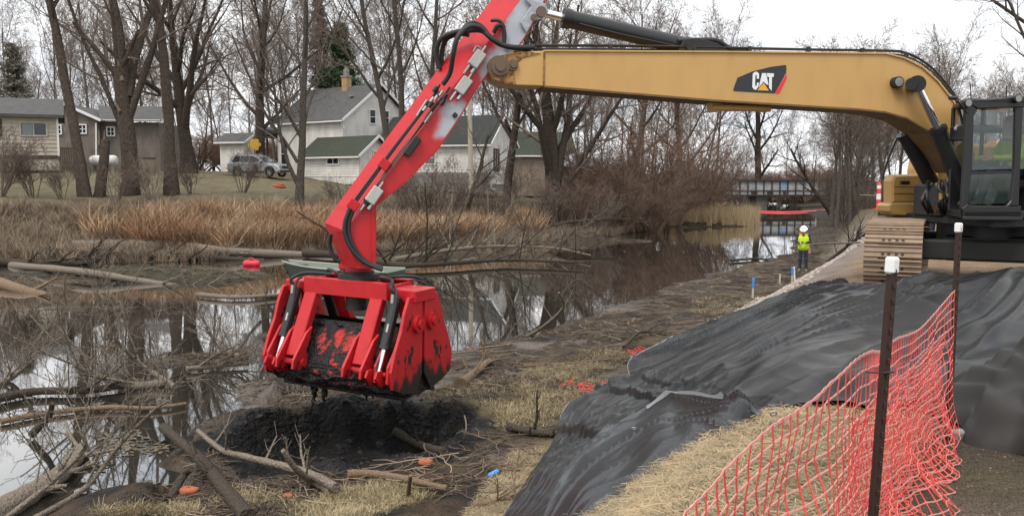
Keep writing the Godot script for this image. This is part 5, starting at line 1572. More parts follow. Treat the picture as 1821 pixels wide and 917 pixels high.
func make_houses() -> void:
	# beige house on stilts, far left
	var f := hframe(108, 60, 5.1, 0.46)
	var h := house("beige_house", f, 10.0, 7.0, 2.62, 1.2, M.beige_siding, M.roof_grey, M.roof_grey, "beige clapboard house on wooden stilts at the far left")
	planks(h, f, -10.0, 0.02, 0.0, 2.4, 0.26, M.beige_siding)
	hwindow(h, f, Vector3(-1.4, 1.72, 0.05), 1.45, 0.78, false, M.beige_siding, M.window_glass, 1)
	hwindow(h, f, Vector3(-3.7, 1.78, 0.05), 0.75, 0.9, false, M.dark_wood, M.window_glass, 1)
	var s := Shape.new(); s.box(Vector3(-1.76, 1.72, 0.07), Vector3(0.62, 0.7, 0.02))
	hpart("curtain", s, M.curtain_glass, h, f)
	s = Shape.new(); s.box(Vector3(-5.0, -0.12, -3.5), Vector3(10.1, 0.26, 7.1))
	hpart("floor_beam", s, M.dark_wood, h, f)
	for q in [[-0.15, 0], [-2.6, 0], [-5.5, 0], [-8.2, 0], [-0.2, -6.6], [-5.5, -6.6]]:
		s = Shape.new(); s.box(Vector3(q[0], -1.1, q[1] - 0.2), Vector3(0.2, 2.0, 0.2), Basis.IDENTITY, 0.01)
		hpart("stilt", s, M.stake_wood if q[0] == -2.6 else M.dark_wood, h, f)
	s = Shape.new(); s.box(Vector3(0.02, 1.2, 0.03), Vector3(0.12, 2.5, 0.12), Basis.IDENTITY, 0.01)
	hpart("corner_board", s, M.trim_white, h, f)
	# grey-brown house behind it
	f = Transform3D(Basis(Vector3.UP, 0.06), Vector3((180 - 910.5) / FOCAL * 72, 4.9, -72))
	h = thing("grey_house", f.origin, "dark grey-brown house with white trim and downspout behind the tree trunks", "house")
	s = Shape.new()
	s.prism(PackedVector2Array([Vector2(-5.2, -1), Vector2(0, -1), Vector2(0, 3.35), Vector2(-2.5, 4.5), Vector2(-5.2, 3.35)]), Transform3D.IDENTITY, -7.0, 0.0)
	s.box(Vector3(2.3, 1.1, -3.7), Vector3(4.6, 4.2, 6.0))
	hpart("wall", s, M.grey_siding, h, f)
	s = Shape.new()
	s.bar(Vector3(-2.5, 4.6, 0.4), Vector3(0.4, 3.27, 0.4), 0.2, 0.1); s.bar(Vector3(-5.6, 3.27, 0.4), Vector3(-2.5, 4.6, 0.4), 0.2, 0.1)
	s.bar(Vector3(0.3, 3.3, 0.0), Vector3(4.9, 3.3, 0.0), 0.16, 0.08)
	s.bar(Vector3(-0.1, 3.1, 0.1), Vector3(-0.2, 0.0, 0.12), 0.12, 0.1)
	hpart("fascia", s, M.trim_white, h, f)
	s = Shape.new()
	for q in [[-2.5, 4.65, 0.6, 3.25], [-2.5, 4.65, -5.6, 3.25]]:
		s.quad(Vector3(q[0], q[1], 0.45), Vector3(q[0], q[1], -7.2), Vector3(q[2], q[3], -7.2), Vector3(q[2], q[3], 0.45))
	s.quad(Vector3(0.2, 3.3, 0.1), Vector3(5.0, 3.3, 0.1), Vector3(5.0, 4.75, -4.0), Vector3(-1.5, 4.75, -4.0))
	hpart("roof", s, M.roof_grey, h, f)
	for q in [[-3.15, 2.55], [-1.2, 2.6], [0.75, 2.45]]: hwindow(h, f, Vector3(q[0], q[1], 0.05 if q[0] < 0 else -0.65), 0.5, 0.6, false, M.trim_white, M.window_glass, 1, 1)
	# board gate / deck skirt beside it
	var base := Vector3((127 - 910.5) / FOCAL * 68, 0, -68); base.y = height(base.x, -68)
	var g := thing("board_gate", base, "brown upright-board deck gate between the beige and the grey-brown house", "gate")
	for k in 9:
		s = Shape.new(); s.box(Vector3(-0.7 + k * 0.17, 0.9, 0), Vector3(0.12, 1.8, 0.04), Basis.IDENTITY, 0.008)
		obj("plank", s, M.timber, g, true)
	for y in [1.78, 0.3]:
		s = Shape.new(); s.box(Vector3(0, y, -0.05), Vector3(1.7, 0.12, 0.06))
		obj("rail", s, M.timber, g, true)
	# white clapboard house with its chimney
	f = hframe(612, 74, 4.2, -0.66)
	h = house("white_house", f, 8.6, 8.2, 4.3, 3.0, M.white_siding, M.roof_grey, M.trim_white, "two-storey white clapboard house with grey roof and tan chimney")
	siding(h, f, 8.6, 8.2, 4.3, 3.0, 0.2, M.white_siding)
	for q in [-3.3, -4.9]: hwindow(h, f, Vector3(0.05, 4.6, q), 0.6, 1.1, true, M.trim_white, M.window_glass, 0, 1)
	hwindow(h, f, Vector3(-7.6, 1.5, 0.05), 0.9, 1.9, false, M.trim_white, M.window_glass, 0, 1)
	s = Shape.new()
	s.box(Vector3(-3.6, 7.35, -3.7), Vector3(0.62, 1.7, 0.62), Basis.IDENTITY, 0.02)
	var ch := hpart("chimney", s, M.brick_tan, h, f)
	s = Shape.new()
	s.box(Vector3(-3.6, 8.25, -3.7), Vector3(0.72, 0.2, 0.72), Basis.IDENTITY, 0.02); s.box(Vector3(-3.6, 8.6, -3.7), Vector3(0.4, 0.55, 0.4), Basis.IDENTITY, 0.04); s.rod(Vector3(-3.6, 8.8, -3.7), Vector3(-3.6, 9.1, -3.7), 0.16, 10)
	hpart("chimney_pot", s, M.concrete, h, f)
	s = Shape.new(); s.box(Vector3(-1.4, 6.35, -2.3), Vector3(0.4, 0.16, 0.4), Basis.IDENTITY, 0.03)
	hpart("roof_vent", s, M.concrete, h, f)
	s = Shape.new(); s.bar(Vector3(0.15, 3.95, 0.3), Vector3(0.2, 3.5, 0.06), 0.08, 0.08); s.bar(Vector3(0.12, 3.5, 0.06), Vector3(0.12, 0.2, 0.06), 0.08, 0.08)
	hpart("downspout", s, M.trim_white, h, f)
	# porch at its left end
	s = Shape.new()
	s.prism(PackedVector2Array([Vector2(-2.6, 3.0), Vector2(0, 3.3), Vector2(0, 3.5), Vector2(-2.4, 4.0), Vector2(-2.7, 3.15)]), Transform3D(Basis.IDENTITY, Vector3(-8.5, 0, 0)), -3.0, 0.6)
	hpart("porch_roof", s, M.roof_grey, h, f)
	for q in [-10.9, -9.6]:
		s = Shape.new(); s.box(Vector3(q, 1.4, 0.4), Vector3(0.14, 3.2, 0.14)); hpart("porch_post", s, M.trim_white if q < -10 else M.dark_wood, h, f)
	# low mossy-roofed addition before it
	f = hframe(640, 69.5, 4.1, -0.66)
	h = house("white_annex", f, 6.6, 3.6, 1.35, 1.35, M.white_siding, M.roof_green, M.trim_white, "low white outbuilding with mossy green roof in front of the white house")
	siding(h, f, 6.6, 3.6, 1.35, 1.35, 0.2, M.white_siding)
	hwindow(h, f, Vector3(-3.0, 0.85, 0.05), 1.3, 0.45, false, M.trim_white, M.window_glass, 1)
	hwindow(h, f, Vector3(0.05, 0.95, -1.8), 0.6, 1.2, true, M.trim_white, M.curtain_glass, 0)
	# small white shed left of the porch
	f = hframe(436, 84, 4.6, -0.3)
	house("white_shed", f, 2.6, 3.0, 2.4, 0.7, M.white_siding, M.roof_grey, M.trim_white, "small white shed behind the rear of the silver car")
	# white house with the dark roof
	f = hframe(868, 72, 4.05, -0.30)
	h = house("dark_roofed_house", f, 9.5, 7.0, 2.35, 2.3, M.white_siding, M.roof_dark, M.trim_white, "white house with dark green roof and grey basement right of the red arm")
	siding(h, f, 9.5, 7.0, 2.35, 2.3, 0.2, M.white_siding)
	hwindow(h, f, Vector3(0.05, 1.0, -2.0), 1.2, 1.7, true, M.dark_wood, M.window_glass, 1)
	hwindow(h, f, Vector3(0.05, 1.2, -5.6), 0.8, 1.2, true, M.trim_white, M.brick_tan, 0)
	hwindow(h, f, Vector3(-5.0, 1.2, 0.05), 0.8, 1.0, false, M.trim_white, M.curtain_glass, 0, 1)
	s = Shape.new(); s.box(Vector3(-4.72, -0.8, -3.45), Vector3(9.3, 1.6, 7.0))
	hpart("basement", s, M.concrete, h, f)
	s = Shape.new(); s.box(Vector3(0.0, -0.7, -5.2), Vector3(0.3, 1.2, 0.8)); hpart("basement_door", s, M.window_glass, h, f)
	s = Shape.new(); s.bar(Vector3(0.12, -0.2, -0.3), Vector3(0.12, -1.3, -0.4), 0.1, 0.1); s.bar(Vector3(0.12, -1.3, -0.4), Vector3(0.12, -1.45, -1.6), 0.1, 0.1)
	hpart("downspout", s, M.trim_white, h, f)
	# tan house and the pale-gabled shed further right
	f = hframe(1018, 84, 2.9, 0.1)
	h = house("tan_house", f, 5.6, 7.0, 2.9, 2.1, M.tan_siding, M.roof_green, M.trim_white, "tan-brown house with green-grey roof behind the stout dark tree")
	hwindow(h, f, Vector3(-2.0, 1.8, 0.05), 1.1, 1.1, false, M.trim_white, M.window_glass, 1)
	f = hframe(1058, 80, 2.4, 0.15)
	f = f * Transform3D(Basis.IDENTITY, Vector3(0, 0, 0))
	h = thing("garage", f.origin, "small dark garage with pale blue-grey gable behind the thicket", "garage")
	s = Shape.new(); s.box(Vector3(-1.3, 1.0, -2.0), Vector3(2.6, 2.4, 4.0)); hpart("wall", s, M.grey_siding, h, f)
	s = Shape.new(); s.prism(PackedVector2Array([Vector2(-2.9, 2.2), Vector2(0.3, 2.2), Vector2(-1.3, 3.5)]), Transform3D.IDENTITY, -4.2, 0.3); hpart("gable", s, M.primer, h, f)
	s = Shape.new(); s.box(Vector3(-1.3, 0.8, 0.02), Vector3(2.0, 1.8, 0.05)); hpart("door", s, M.car_dark, h, f)
	# utility pole, tank, stop-like yellow toy, lawn scraps
	var p := stand(838, 66)
	s = Shape.new(); s.tube(PackedVector3Array([p + Vector3(0, -0.3, 0), p + Vector3(-0.1, 9.0, 0)]), PackedFloat32Array([0.2, 0.15]), 10, true)
	single("utility_pole", s, M.stake_wood, p, "pale wooden pole in front of the dark-roofed white house", "pole")
	p = stand(188, 69)
	s = Shape.new()
	var prof := PackedVector2Array([Vector2(0.01, -1.1), Vector2(0.3, -1.02), Vector2(0.42, -0.85), Vector2(0.42, 0.85), Vector2(0.3, 1.02), Vector2(0.01, 1.1)])
	s.lathe(prof, Transform3D(Basis(Vector3.UP, Vector3.RIGHT, Vector3.FORWARD), p + Vector3(0, 0.85, 0)), 20)
	var tk := thing("gas_tank", p, "white rounded tank lying before the grey-brown house", "tank")
	obj("body", s, M.white_paint, tk)
	s = Shape.new()
	for q in [-0.8, 0.8]:
		s = Shape.new(); s.box(p + Vector3(q, 0.2, 0), Vector3(0.2, 0.5, 0.7), Basis.IDENTITY, 0.02)
		obj("foot", s, M.concrete, tk)
	p = stand(268, 70)
	s = Shape.new(); s.box(p + Vector3(0, 0.5, 0), Vector3(0.9, 1.1, 0.8), Basis(Vector3.UP, 0.3), 0.03)
	var sh := thing("garden_box", p, "tan wooden garden box right of the white tank", "shed")
	obj("body", s, M.tan_siding, sh)
	s = Shape.new(); s.box(p + Vector3(0, 1.1, 0), Vector3(1.05, 0.1, 0.95), Basis(Vector3.UP, 0.3), 0.02); obj("lid", s, M.roof_grey, sh)
	p = at(452, 257, 77)
	s = Shape.new()
	for k in 6: s.rod(p + Vector3(cos(k * TAU / 6), sin(k * TAU / 6), 0) * 0.36 - Vector3(0, 0, 0.06), p + Vector3(cos(k * TAU / 6), sin(k * TAU / 6), 0) * 0.36 + Vector3(0, 0, 0.06), 0.2, 10)
	s.rod(p - Vector3(0, 0, 0.08), p + Vector3(0, 0, 0.08), 0.36, 16)
	var fl := thing("yellow_ornament", stand(452, 77), "yellow flower-shaped ornament under the porch behind the car", "ornament")
	obj("disc", s, M.ornament_yellow, fl)
	s = Shape.new(); s.rod(stand(452, 77), p - Vector3(0, 0.4, 0), 0.04, 6); obj("stake", s, M.dark_wood, fl)
	p = stand(497, 63)
	s = Shape.new(); s.box(p + Vector3(0, 0.12, 0), Vector3(0.9, 0.24, 0.5), Basis(Vector3.UP, 0.4), 0.06); s.box(p + Vector3(0.1, 0.28, 0), Vector3(0.5, 0.16, 0.36), Basis(Vector3.UP, 0.1), 0.05)
	single("yard_rubbish", s, M.brick_orange, p, "small heap of reddish rubbish on the lawn before the silver car", "rubbish")

func siding(t: Node3D, f: Transform3D, L: float, W: float, H: float, R: float, course: float, m: Material) -> void:
	var s := Shape.new()
	var y := -0.4
	while y < H - 0.02:
		s.quad(Vector3(-L, y, 0.04), Vector3(0.03, y, 0.04), Vector3(0.03, y + course, 0.012), Vector3(-L, y + course, 0.012))
		s.quad(Vector3(-L, y, 0.0), Vector3(0.03, y, 0.0), Vector3(0.03, y, 0.04), Vector3(-L, y, 0.04))
		y += course
	y = -0.4
	while y < H + R - 0.1:
		var k := maxf(0.0, (y + course - H) / R * W * 0.5)
		if W - 2.0 * k > 0.2:
			s.quad(Vector3(0.04, y, -k), Vector3(0.04, y, k - W), Vector3(0.012, y + course, k - W), Vector3(0.012, y + course, -k))
			s.quad(Vector3(0.0, y, -k), Vector3(0.0, y, k - W), Vector3(0.04, y, k - W), Vector3(0.04, y, -k))
		y += course
	var o := hpart("siding", s, m, t, f)
	o.set_meta("kind", "stuff")

func make_bridge() -> void:
	var d := 104.0
	var l := at(1215, 320, d); var r := at(1500, 322, d + 2.0)
	var t := thing("railway_bridge", Vector3(l.x, 0, l.z), "grey steel plate-girder bridge across the river", "bridge")
	var ux := (r - l); ux.y = 0
	var len := ux.length(); ux = ux.normalized()
	var B := Basis(ux, Vector3.UP, ux.cross(Vector3.UP))
	var top := l.y - 0.05
	var hgt := 1.75
	var n := 20
	var step_ := len / n
	for k in n:
		var c := Vector3(l.x, top - hgt / 2, l.z) + ux * (step_ * (k + 0.5))
		var s := Shape.new()
		s.box(c, Vector3(step_ - 0.06, hgt, 0.06), B)
		var p := obj("panel", s, M.bridge_paint, t)
		if k == 12:
			s = Shape.new(); s.box(c + B.z * 0.04 + Vector3(0, 0.3, 0), Vector3(step_ * 0.8, 0.7, 0.02), B); obj("blue_paint", s, M.blue_paint, p)
		if k == 15:
			# white scrawl on the panel: C b y
			s = Shape.new()
			var q := c + B.z * 0.05 + Vector3(0, 0.2, 0)
			for str_ in [[[0.0, 0.3], [-0.25, 0.35], [-0.4, 0.05], [-0.25, -0.25], [0.0, -0.2]], [[0.15, 0.4], [0.15, -0.2], [0.35, -0.2], [0.38, 0.05], [0.15, 0.08]], [[0.5, 0.15], [0.58, -0.1], [0.72, 0.15], [0.5, -0.4]]]:
				var pp := PackedVector3Array()
				for e in str_: pp.append(q + ux * (e[0] - 0.1) + Vector3(0, e[1], 0))
				s.tube(pp, PackedFloat32Array([0.035]), 5, true)
			obj("graffiti", s, M.trim_white, p)
		s = Shape.new()
		s.box(Vector3(l.x, top - hgt / 2, l.z) + ux * (step_ * k) + B.z * 0.08, Vector3(0.12, hgt, 0.16), B)
		obj("stiffener", s, M.bridge_rust, t)
		if k in [8, 9, 11, 12, 10]:
			s = Shape.new(); s.box(Vector3(l.x, top - hgt + 0.3, l.z) + ux * (step_ * k + (0.0 if k % 2 else 0.6)) + B.z * 0.12, Vector3(0.3, 0.35, 0.2), B); obj("bracket", s, M.bridge_rust, t)
	for q in [[0.0, 0.22, 0.5], [-hgt, 0.16, 0.5], [-hgt + 0.55, 0.08, 0.14]]:
		var s := Shape.new()
		s.box(Vector3(l.x, top + q[0], l.z) + ux * len / 2 + B.z * (0.0 if q[1] > 0.1 else 0.07), Vector3(len, q[1], q[2]), B, 0.01)
		obj("flange", s, M.bridge_rust, t)
	var s2 := Shape.new()
	s2.box(Vector3(l.x, top - 0.5, l.z) + ux * len / 2 - B.z * 2.0, Vector3(len, 0.4, 4.0), B)
	obj("deck", s2, M.bridge_rust, t)
	s2 = Shape.new(); s2.box(Vector3(l.x, top - hgt / 2, l.z) + ux * len / 2 - B.z * 4.0, Vector3(len, hgt, 0.1), B)
	obj("far_girder", s2, M.bridge_paint, t)
	for px in [1352.0]:
		s2 = Shape.new()
		var c := at(px, 360, d + 2.0)
		s2.box(Vector3(c.x, (top - hgt) / 2 - 0.4, c.z - 2.0), Vector3(1.4, top - hgt + 0.8, 4.0), B, 0.05)
		obj("pier", s2, M.concrete, t)
	for e in [0.0, 1.0]:
		s2 = Shape.new()
		s2.box(Vector3(l.x, top / 2 - 1.2, l.z) + ux * (len * e + (e - 0.5) * 3.0) - B.z * 2.0, Vector3(3.4, top + 2.4, 5.0), B, 0.05)
		obj("abutment", s2, M.concrete, t)

# ------------------------------------------------------------------ the car on the lawn
func make_car() -> void:
	var p := stand(464, 70)
	p.y += 0.02
	var f := Transform3D(Basis(Vector3.UP, -0.32), p)     # x to its nose
	var t := thing("parked_car", p, "silver sport utility vehicle parked on the lawn beside the white house", "car")
	var body := PackedVector2Array([Vector2(-2.35, 0.42), Vector2(-2.42, 0.75), Vector2(-2.36, 1.1), Vector2(-2.1, 1.15), Vector2(1.0, 1.12), Vector2(1.95, 1.0), Vector2(2.3, 0.85), Vector2(2.38, 0.55), Vector2(2.3, 0.36), Vector2(1.9, 0.32), Vector2(1.86, 0.55), Vector2(1.68, 0.74), Vector2(1.42, 0.78), Vector2(1.16, 0.72), Vector2(1.0, 0.52), Vector2(0.97, 0.32), Vector2(-1.02, 0.32), Vector2(-1.06, 0.55), Vector2(-1.24, 0.74), Vector2(-1.48, 0.78), Vector2(-1.74, 0.72), Vector2(-1.9, 0.54), Vector2(-1.94, 0.34)])
	var s := Shape.new()
	s.prism(body, Transform3D.IDENTITY, -0.95, 0.95, 0.09)
	hpart("body", s, M.car_silver, t, f)
	# cabin: sides lean in
	var roof := [Vector2(-2.22, 1.12), Vector2(-1.95, 1.68), Vector2(-1.6, 1.76), Vector2(-0.2, 1.74), Vector2(0.25, 1.62), Vector2(1.12, 1.1)]
	s = Shape.new()
	for k in roof.size() - 1:
		var a: Vector2 = roof[k]; var b: Vector2 = roof[k + 1]
		var za := lerpf(0.92, 0.72, (a.y - 1.1) / 0.66); var zb := lerpf(0.92, 0.72, (b.y - 1.1) / 0.66)
		s.quad(Vector3(a.x, a.y, za), Vector3(b.x, b.y, zb), Vector3(b.x, b.y, -zb), Vector3(a.x, a.y, -za))
		for z in [1.0, -1.0]:
			s.quad(Vector3(a.x, 1.1, 0.92 * z), Vector3(b.x, 1.1, 0.92 * z), Vector3(b.x, b.y, zb * z), Vector3(a.x, a.y, za * z))
	hpart("cabin", s, M.car_silver, t, f)
	for z in [1.0, -1.0]:
		for q in [[[-1.95, 1.18], [-1.72, 1.62], [-1.25, 1.64], [-1.25, 1.18]], [[-1.17, 1.18], [-1.17, 1.65], [-0.42, 1.65], [-0.42, 1.18]], [[-0.34, 1.18], [-0.34, 1.65], [-0.1, 1.63], [0.24, 1.52], [0.82, 1.18]]]:
			s = Shape.new()
			var lo := PackedVector3Array()
			for e in q: lo.append(Vector3(e[0], e[1], (lerpf(0.92, 0.72, (e[1] - 1.1) / 0.66) + 0.008) * z))
			for k in range(1, lo.size() - 1): s.tri(lo[0], lo[k], lo[k + 1])
			hpart("window", s, M.window_glass, t, f)
		s = Shape.new(); s.box(Vector3(0.72, 1.22, 1.0 * z), Vector3(0.2, 0.15, 0.16), Basis.IDENTITY, 0.04); hpart("wing_mirror", s, M.car_silver, t, f)
		s = Shape.new()
		for q in [-0.6, 0.2]: s.box(Vector3(q, 1.02, 0.955 * z), Vector3(0.2, 0.04, 0.03), Basis.IDENTITY, 0.01)
		hpart("door_handle", s, M.chrome, t, f)
		s = Shape.new()
		for q in [-1.21, -0.38, 0.75]: s.box(Vector3(q, 0.75, 0.951 * z), Vector3(0.015, 0.7, 0.006))
		s.box(Vector3(0.0, 0.42, 0.955 * z), Vector3(2.0, 0.14, 0.02), Basis.IDENTITY, 0.005)
		hpart("door_gap", s, M.car_dark, t, f)
		s = Shape.new(); s.box(Vector3(2.12, 0.84, 0.72 * z), Vector3(0.36, 0.16, 0.36), Basis(Vector3.UP, 0.3 * z), 0.04); hpart("headlight", s, M.lamp_lens, t, f)
		s = Shape.new(); s.box(Vector3(-2.34, 0.95, 0.8 * z), Vector3(0.12, 0.3, 0.2), Basis.IDENTITY, 0.03); hpart("tail_light", s, M.red_plastic, t, f)
		for q in [1.42, -1.48]:
			s = Shape.new(); s.lathe(PackedVector2Array([Vector2(0.24, -0.1), Vector2(0.34, -0.11), Vector2(0.37, -0.06), Vector2(0.37, 0.06), Vector2(0.34, 0.11), Vector2(0.24, 0.1)]), Transform3D(Basis(Vector3.RIGHT, PI / 2), Vector3(q, 0.37, 0.86 * z)), 24)
			var wh := hpart("tyre", s, M.rubber, t, f)
			s = Shape.new()
			s.rod(Vector3(q, 0.37, 0.78 * z), Vector3(q, 0.37, 0.9 * z), 0.1, 12)
			for k in 6:
				var a := k * TAU / 6
				s.bar(Vector3(q, 0.37, 0.93 * z), Vector3(q + cos(a) * 0.24, 0.37 + sin(a) * 0.24, 0.92 * z), 0.07, 0.03, Vector3.FORWARD)
			hpart("rim", s, M.steel, t, f)
	s = Shape.new()
	var a1 := Vector3(0.32, 1.58, 0.68); var b1 := Vector3(1.05, 1.16, 0.84)
	s.quad(a1 + Vector3(0.01, 0.02, 0), b1 + Vector3(0.01, 0.02, 0), Vector3(b1.x + 0.01, b1.y + 0.02, -b1.z), Vector3(a1.x + 0.01, a1.y + 0.02, -a1.z))
	hpart("windscreen", s, M.window_glass, t, f)
	s = Shape.new(); s.box(Vector3(2.36, 0.78, 0), Vector3(0.06, 0.22, 1.0), Basis.IDENTITY, 0.02); s.box(Vector3(2.34, 0.45, 0), Vector3(0.1, 0.16, 1.5), Basis.IDENTITY, 0.03)
	hpart("grille", s, M.car_dark, t, f)
	s = Shape.new()
	for z in [-0.62, 0.62]: s.bar(Vector3(-1.7, 1.83, z), Vector3(-0.2, 1.8, z), 0.04, 0.04)
	hpart("roof_rail", s, M.steel, t, f)

# ------------------------------------------------------------------ the flat-bottomed boat
func make_boat() -> void:
	var a := on_water(517, 500, 0.2); var b := on_water(700, 509, 0.2)
	var x := (b - a).normalized()
	var f := Transform3D(Basis(x, Vector3.UP, x.cross(Vector3.UP)), a)
	var L := 3.9
	var t := thing("rowing_boat", a, "small green flat-bottomed boat moored behind the red bucket", "boat")
	var rows := 15; var cols := 9
	for inner in [0, 1]:
		var pts := PackedVector3Array()
		for r in rows:
			var u := float(r) / (rows - 1)
			var w: float = 0.66 * (1.0 - pow(1.0 - minf(1.0, u * 2.2), 2.0) * 0.72) - inner * 0.03
			var sheer := 0.5 + 0.16 * pow(1.0 - u, 3.0)
			var bottom: float = -0.08 + 0.34 * pow(maxf(0.0, 1.0 - u * 3.2), 2.0) + inner * 0.03
			for c in cols:
				var q := float(c) / (cols - 1) * 2.0 - 1.0
				var y := lerpf(bottom, sheer, clampf((absf(q) - 0.5) * 2.0, 0.0, 1.0))
				pts.append(Vector3(u * L - 0.25 * pow(1.0 - u, 2.0) * (y - bottom) * 1.3 - 0.0, y, w * clampf(absf(q) * 1.7, 0.0, 0.85 + 0.15 * absf(q)) * signf(q)))
		var s := Shape.new()
		s.sheet(pts, rows, cols)
		if inner == 0:
			# transom and stem plate
			s.box(Vector3(L, 0.2, 0), Vector3(0.04, 0.56, 1.2)); s.box(Vector3(-0.06, 0.42, 0), Vector3(0.05, 0.34, 0.36))
		hpart("hull" if inner == 0 else "lining", s, M.boat_green if inner == 0 else M.boat_metal, t, f)
	var s := Shape.new()
	for sg in [1.0, -1.0]:
		var p := PackedVector3Array()
		for r in rows:
			var u := float(r) / (rows - 1)
			p.append(Vector3(u * L - 0.2 * pow(1.0 - u, 2.0), 0.51 + 0.16 * pow(1.0 - u, 3.0), sg * 0.66 * (1.0 - pow(1.0 - minf(1.0, u * 2.2), 2.0) * 0.72)))
		s.tube(p, PackedFloat32Array([0.035]), 6, true)
	hpart("gunwale", s, M.boat_metal, t, f)
	for q in [1.1, 2.4]:
		s = Shape.new(); s.box(Vector3(q, 0.36, 0), Vector3(0.26, 0.04, 1.16), Basis.IDENTITY, 0.01); hpart("thwart", s, M.boat_metal, t, f)
	s = Shape.new(); s.box(Vector3(0.25, 0.55, 0), Vector3(0.5, 0.03, 0.6), Basis.IDENTITY, 0.01); hpart("bow_deck", s, M.boat_green, t, f)

# ------------------------------------------------------------------ people: bones joined smoothly into one skin
# bone: [a, b, ra, rb, colour]
func skin(s: Shape, bones: Array, cell: float, blend_r: float) -> void:
	var lo := Vector3.INF; var hi := -Vector3.INF
	for b in bones:
		var m := maxf(b[2], b[3]) + cell * 3.0
		for p in [b[0], b[1]]:
			lo = lo.min(p - Vector3.ONE * m); hi = hi.max(p + Vector3.ONE * m)
	var nx := int((hi.x - lo.x) / cell) + 2; var ny := int((hi.y - lo.y) / cell) + 2; var nz := int((hi.z - lo.z) / cell) + 2
	var val := PackedFloat32Array(); val.resize(nx * ny * nz); val.fill(1.0)
	var raw := PackedFloat32Array(); raw.resize(nx * ny * nz); raw.fill(9.0)
	var own := PackedInt32Array(); own.resize(nx * ny * nz)
	for bi in bones.size():
		var b: Array = bones[bi]
		var pa: Vector3 = b[0]; var pb: Vector3 = b[1]; var ra: float = b[2]; var rb: float = b[3]
		var m := maxf(ra, rb) + cell * 2.5 + blend_r
		var l3 := ((pa.min(pb) - Vector3.ONE * m - lo) / cell).floor(); var h3 := ((pa.max(pb) + Vector3.ONE * m - lo) / cell).ceil()
		var ab := pb - pa; var ll := maxf(1e-9, ab.length_squared())
		for z in range(maxi(0, int(l3.z)), mini(nz, int(h3.z) + 1)):
			for y in range(maxi(0, int(l3.y)), mini(ny, int(h3.y) + 1)):
				for x in range(maxi(0, int(l3.x)), mini(nx, int(h3.x) + 1)):
					var p := lo + Vector3(x, y, z) * cell
					var f := clampf((p - pa).dot(ab) / ll, 0.0, 1.0)
					var d := (p - pa - ab * f).length() - lerpf(ra, rb, f)
					var k := (z * ny + y) * nx + x
					var e := val[k]
					var hh := clampf(0.5 + 0.5 * (e - d) / blend_r, 0.0, 1.0)
					val[k] = lerpf(e, d, hh) - blend_r * hh * (1.0 - hh)
					if d < raw[k]: raw[k] = d; own[k] = bi
	var ids := {}
	var corner := [0, 1, nx, nx + 1, nx * ny, nx * ny + 1, nx * ny + nx, nx * ny + nx + 1]
	var offs := [Vector3(0, 0, 0), Vector3(1, 0, 0), Vector3(0, 1, 0), Vector3(1, 1, 0), Vector3(0, 0, 1), Vector3(1, 0, 1), Vector3(0, 1, 1), Vector3(1, 1, 1)]
	var edges := [[0, 1], [2, 3], [4, 5], [6, 7], [0, 2], [1, 3], [4, 6], [5, 7], [0, 4], [1, 5], [2, 6], [3, 7]]
	for z in nz - 1:
		for y in ny - 1:
			for x in nx - 1:
				var k := (z * ny + y) * nx + x
				var inside := 0
				for c in 8:
					if val[k + corner[c]] < 0.0: inside += 1
				if inside == 0 or inside == 8: continue
				var sum := Vector3.ZERO; var cnt := 0
				for e in edges:
					var a: float = val[k + corner[e[0]]]; var b: float = val[k + corner[e[1]]]
					if (a < 0.0) != (b < 0.0):
						sum += (offs[e[0]] as Vector3).lerp(offs[e[1]], a / (a - b)); cnt += 1
				var g := Vector3(val[k + 1] - val[k], val[k + nx] - val[k], val[k + nx * ny] - val[k]).normalized()
				ids[k] = s.v.size()
				s.v.append(lo + (Vector3(x, y, z) + sum / cnt) * cell); s.n.append(g); s.t.append(Vector2.ZERO)
				s.c.append(bones[own[k]][4])
	for k: int in ids:
		for ax in 3:
			var st: int = [1, nx, nx * ny][ax]; var u: int = [nx, nx * ny, 1][ax]; var w: int = [nx * ny, 1, nx][ax]
			if k + st >= val.size() or (val[k] < 0.0) == (val[k + st] < 0.0): continue
			if not (ids.has(k - u) and ids.has(k - w) and ids.has(k - u - w)): continue
			var q := [ids[k], ids[k - u], ids[k - u - w], ids[k - w]]
			if val[k] < 0.0: s.i.append_array(PackedInt32Array([q[0], q[2], q[1], q[0], q[3], q[2]]))
			else: s.i.append_array(PackedInt32Array([q[0], q[1], q[2], q[0], q[2], q[3]]))

# five fingers on a palm; `way` points along the palm, `out` to the thumb
func hand(bones: Array, wrist: Vector3, way: Vector3, out: Vector3, curl: float, c: Color) -> void:
	var down := way.cross(out).normalized()
	bones.append([wrist, wrist + way * 0.05, 0.026, 0.03, c])
	bones.append([wrist + way * 0.05 + out * 0.02, wrist + way * 0.085 + out * 0.02, 0.024, 0.018, c])
	bones.append([wrist + way * 0.05 - out * 0.02, wrist + way * 0.08 - out * 0.022, 0.024, 0.018, c])
	for k in 4:
		var o := out * (0.03 - 0.02 * k)
		var l: float = [0.036, 0.041, 0.038, 0.03][k]
		var p := wrist + way * 0.085 + o
		var d := way
		for j in 3:
			d = (d * cos(curl) + down * sin(curl)).normalized() if j > 0 else d
			var q := p + d * l * (1.0 - 0.2 * j)
			bones.append([p, q, 0.0098 - 0.001 * j, 0.0092 - 0.001 * j, c])
			p = q
	var tb := wrist + way * 0.03 + out * 0.03
	var t1 := tb + (way + out * 0.9 + down * 0.4).normalized() * 0.042
	bones.append([tb, t1, 0.013, 0.011, c]); bones.append([t1, t1 + (way + down * 0.8).normalized() * 0.034, 0.011, 0.009, c])

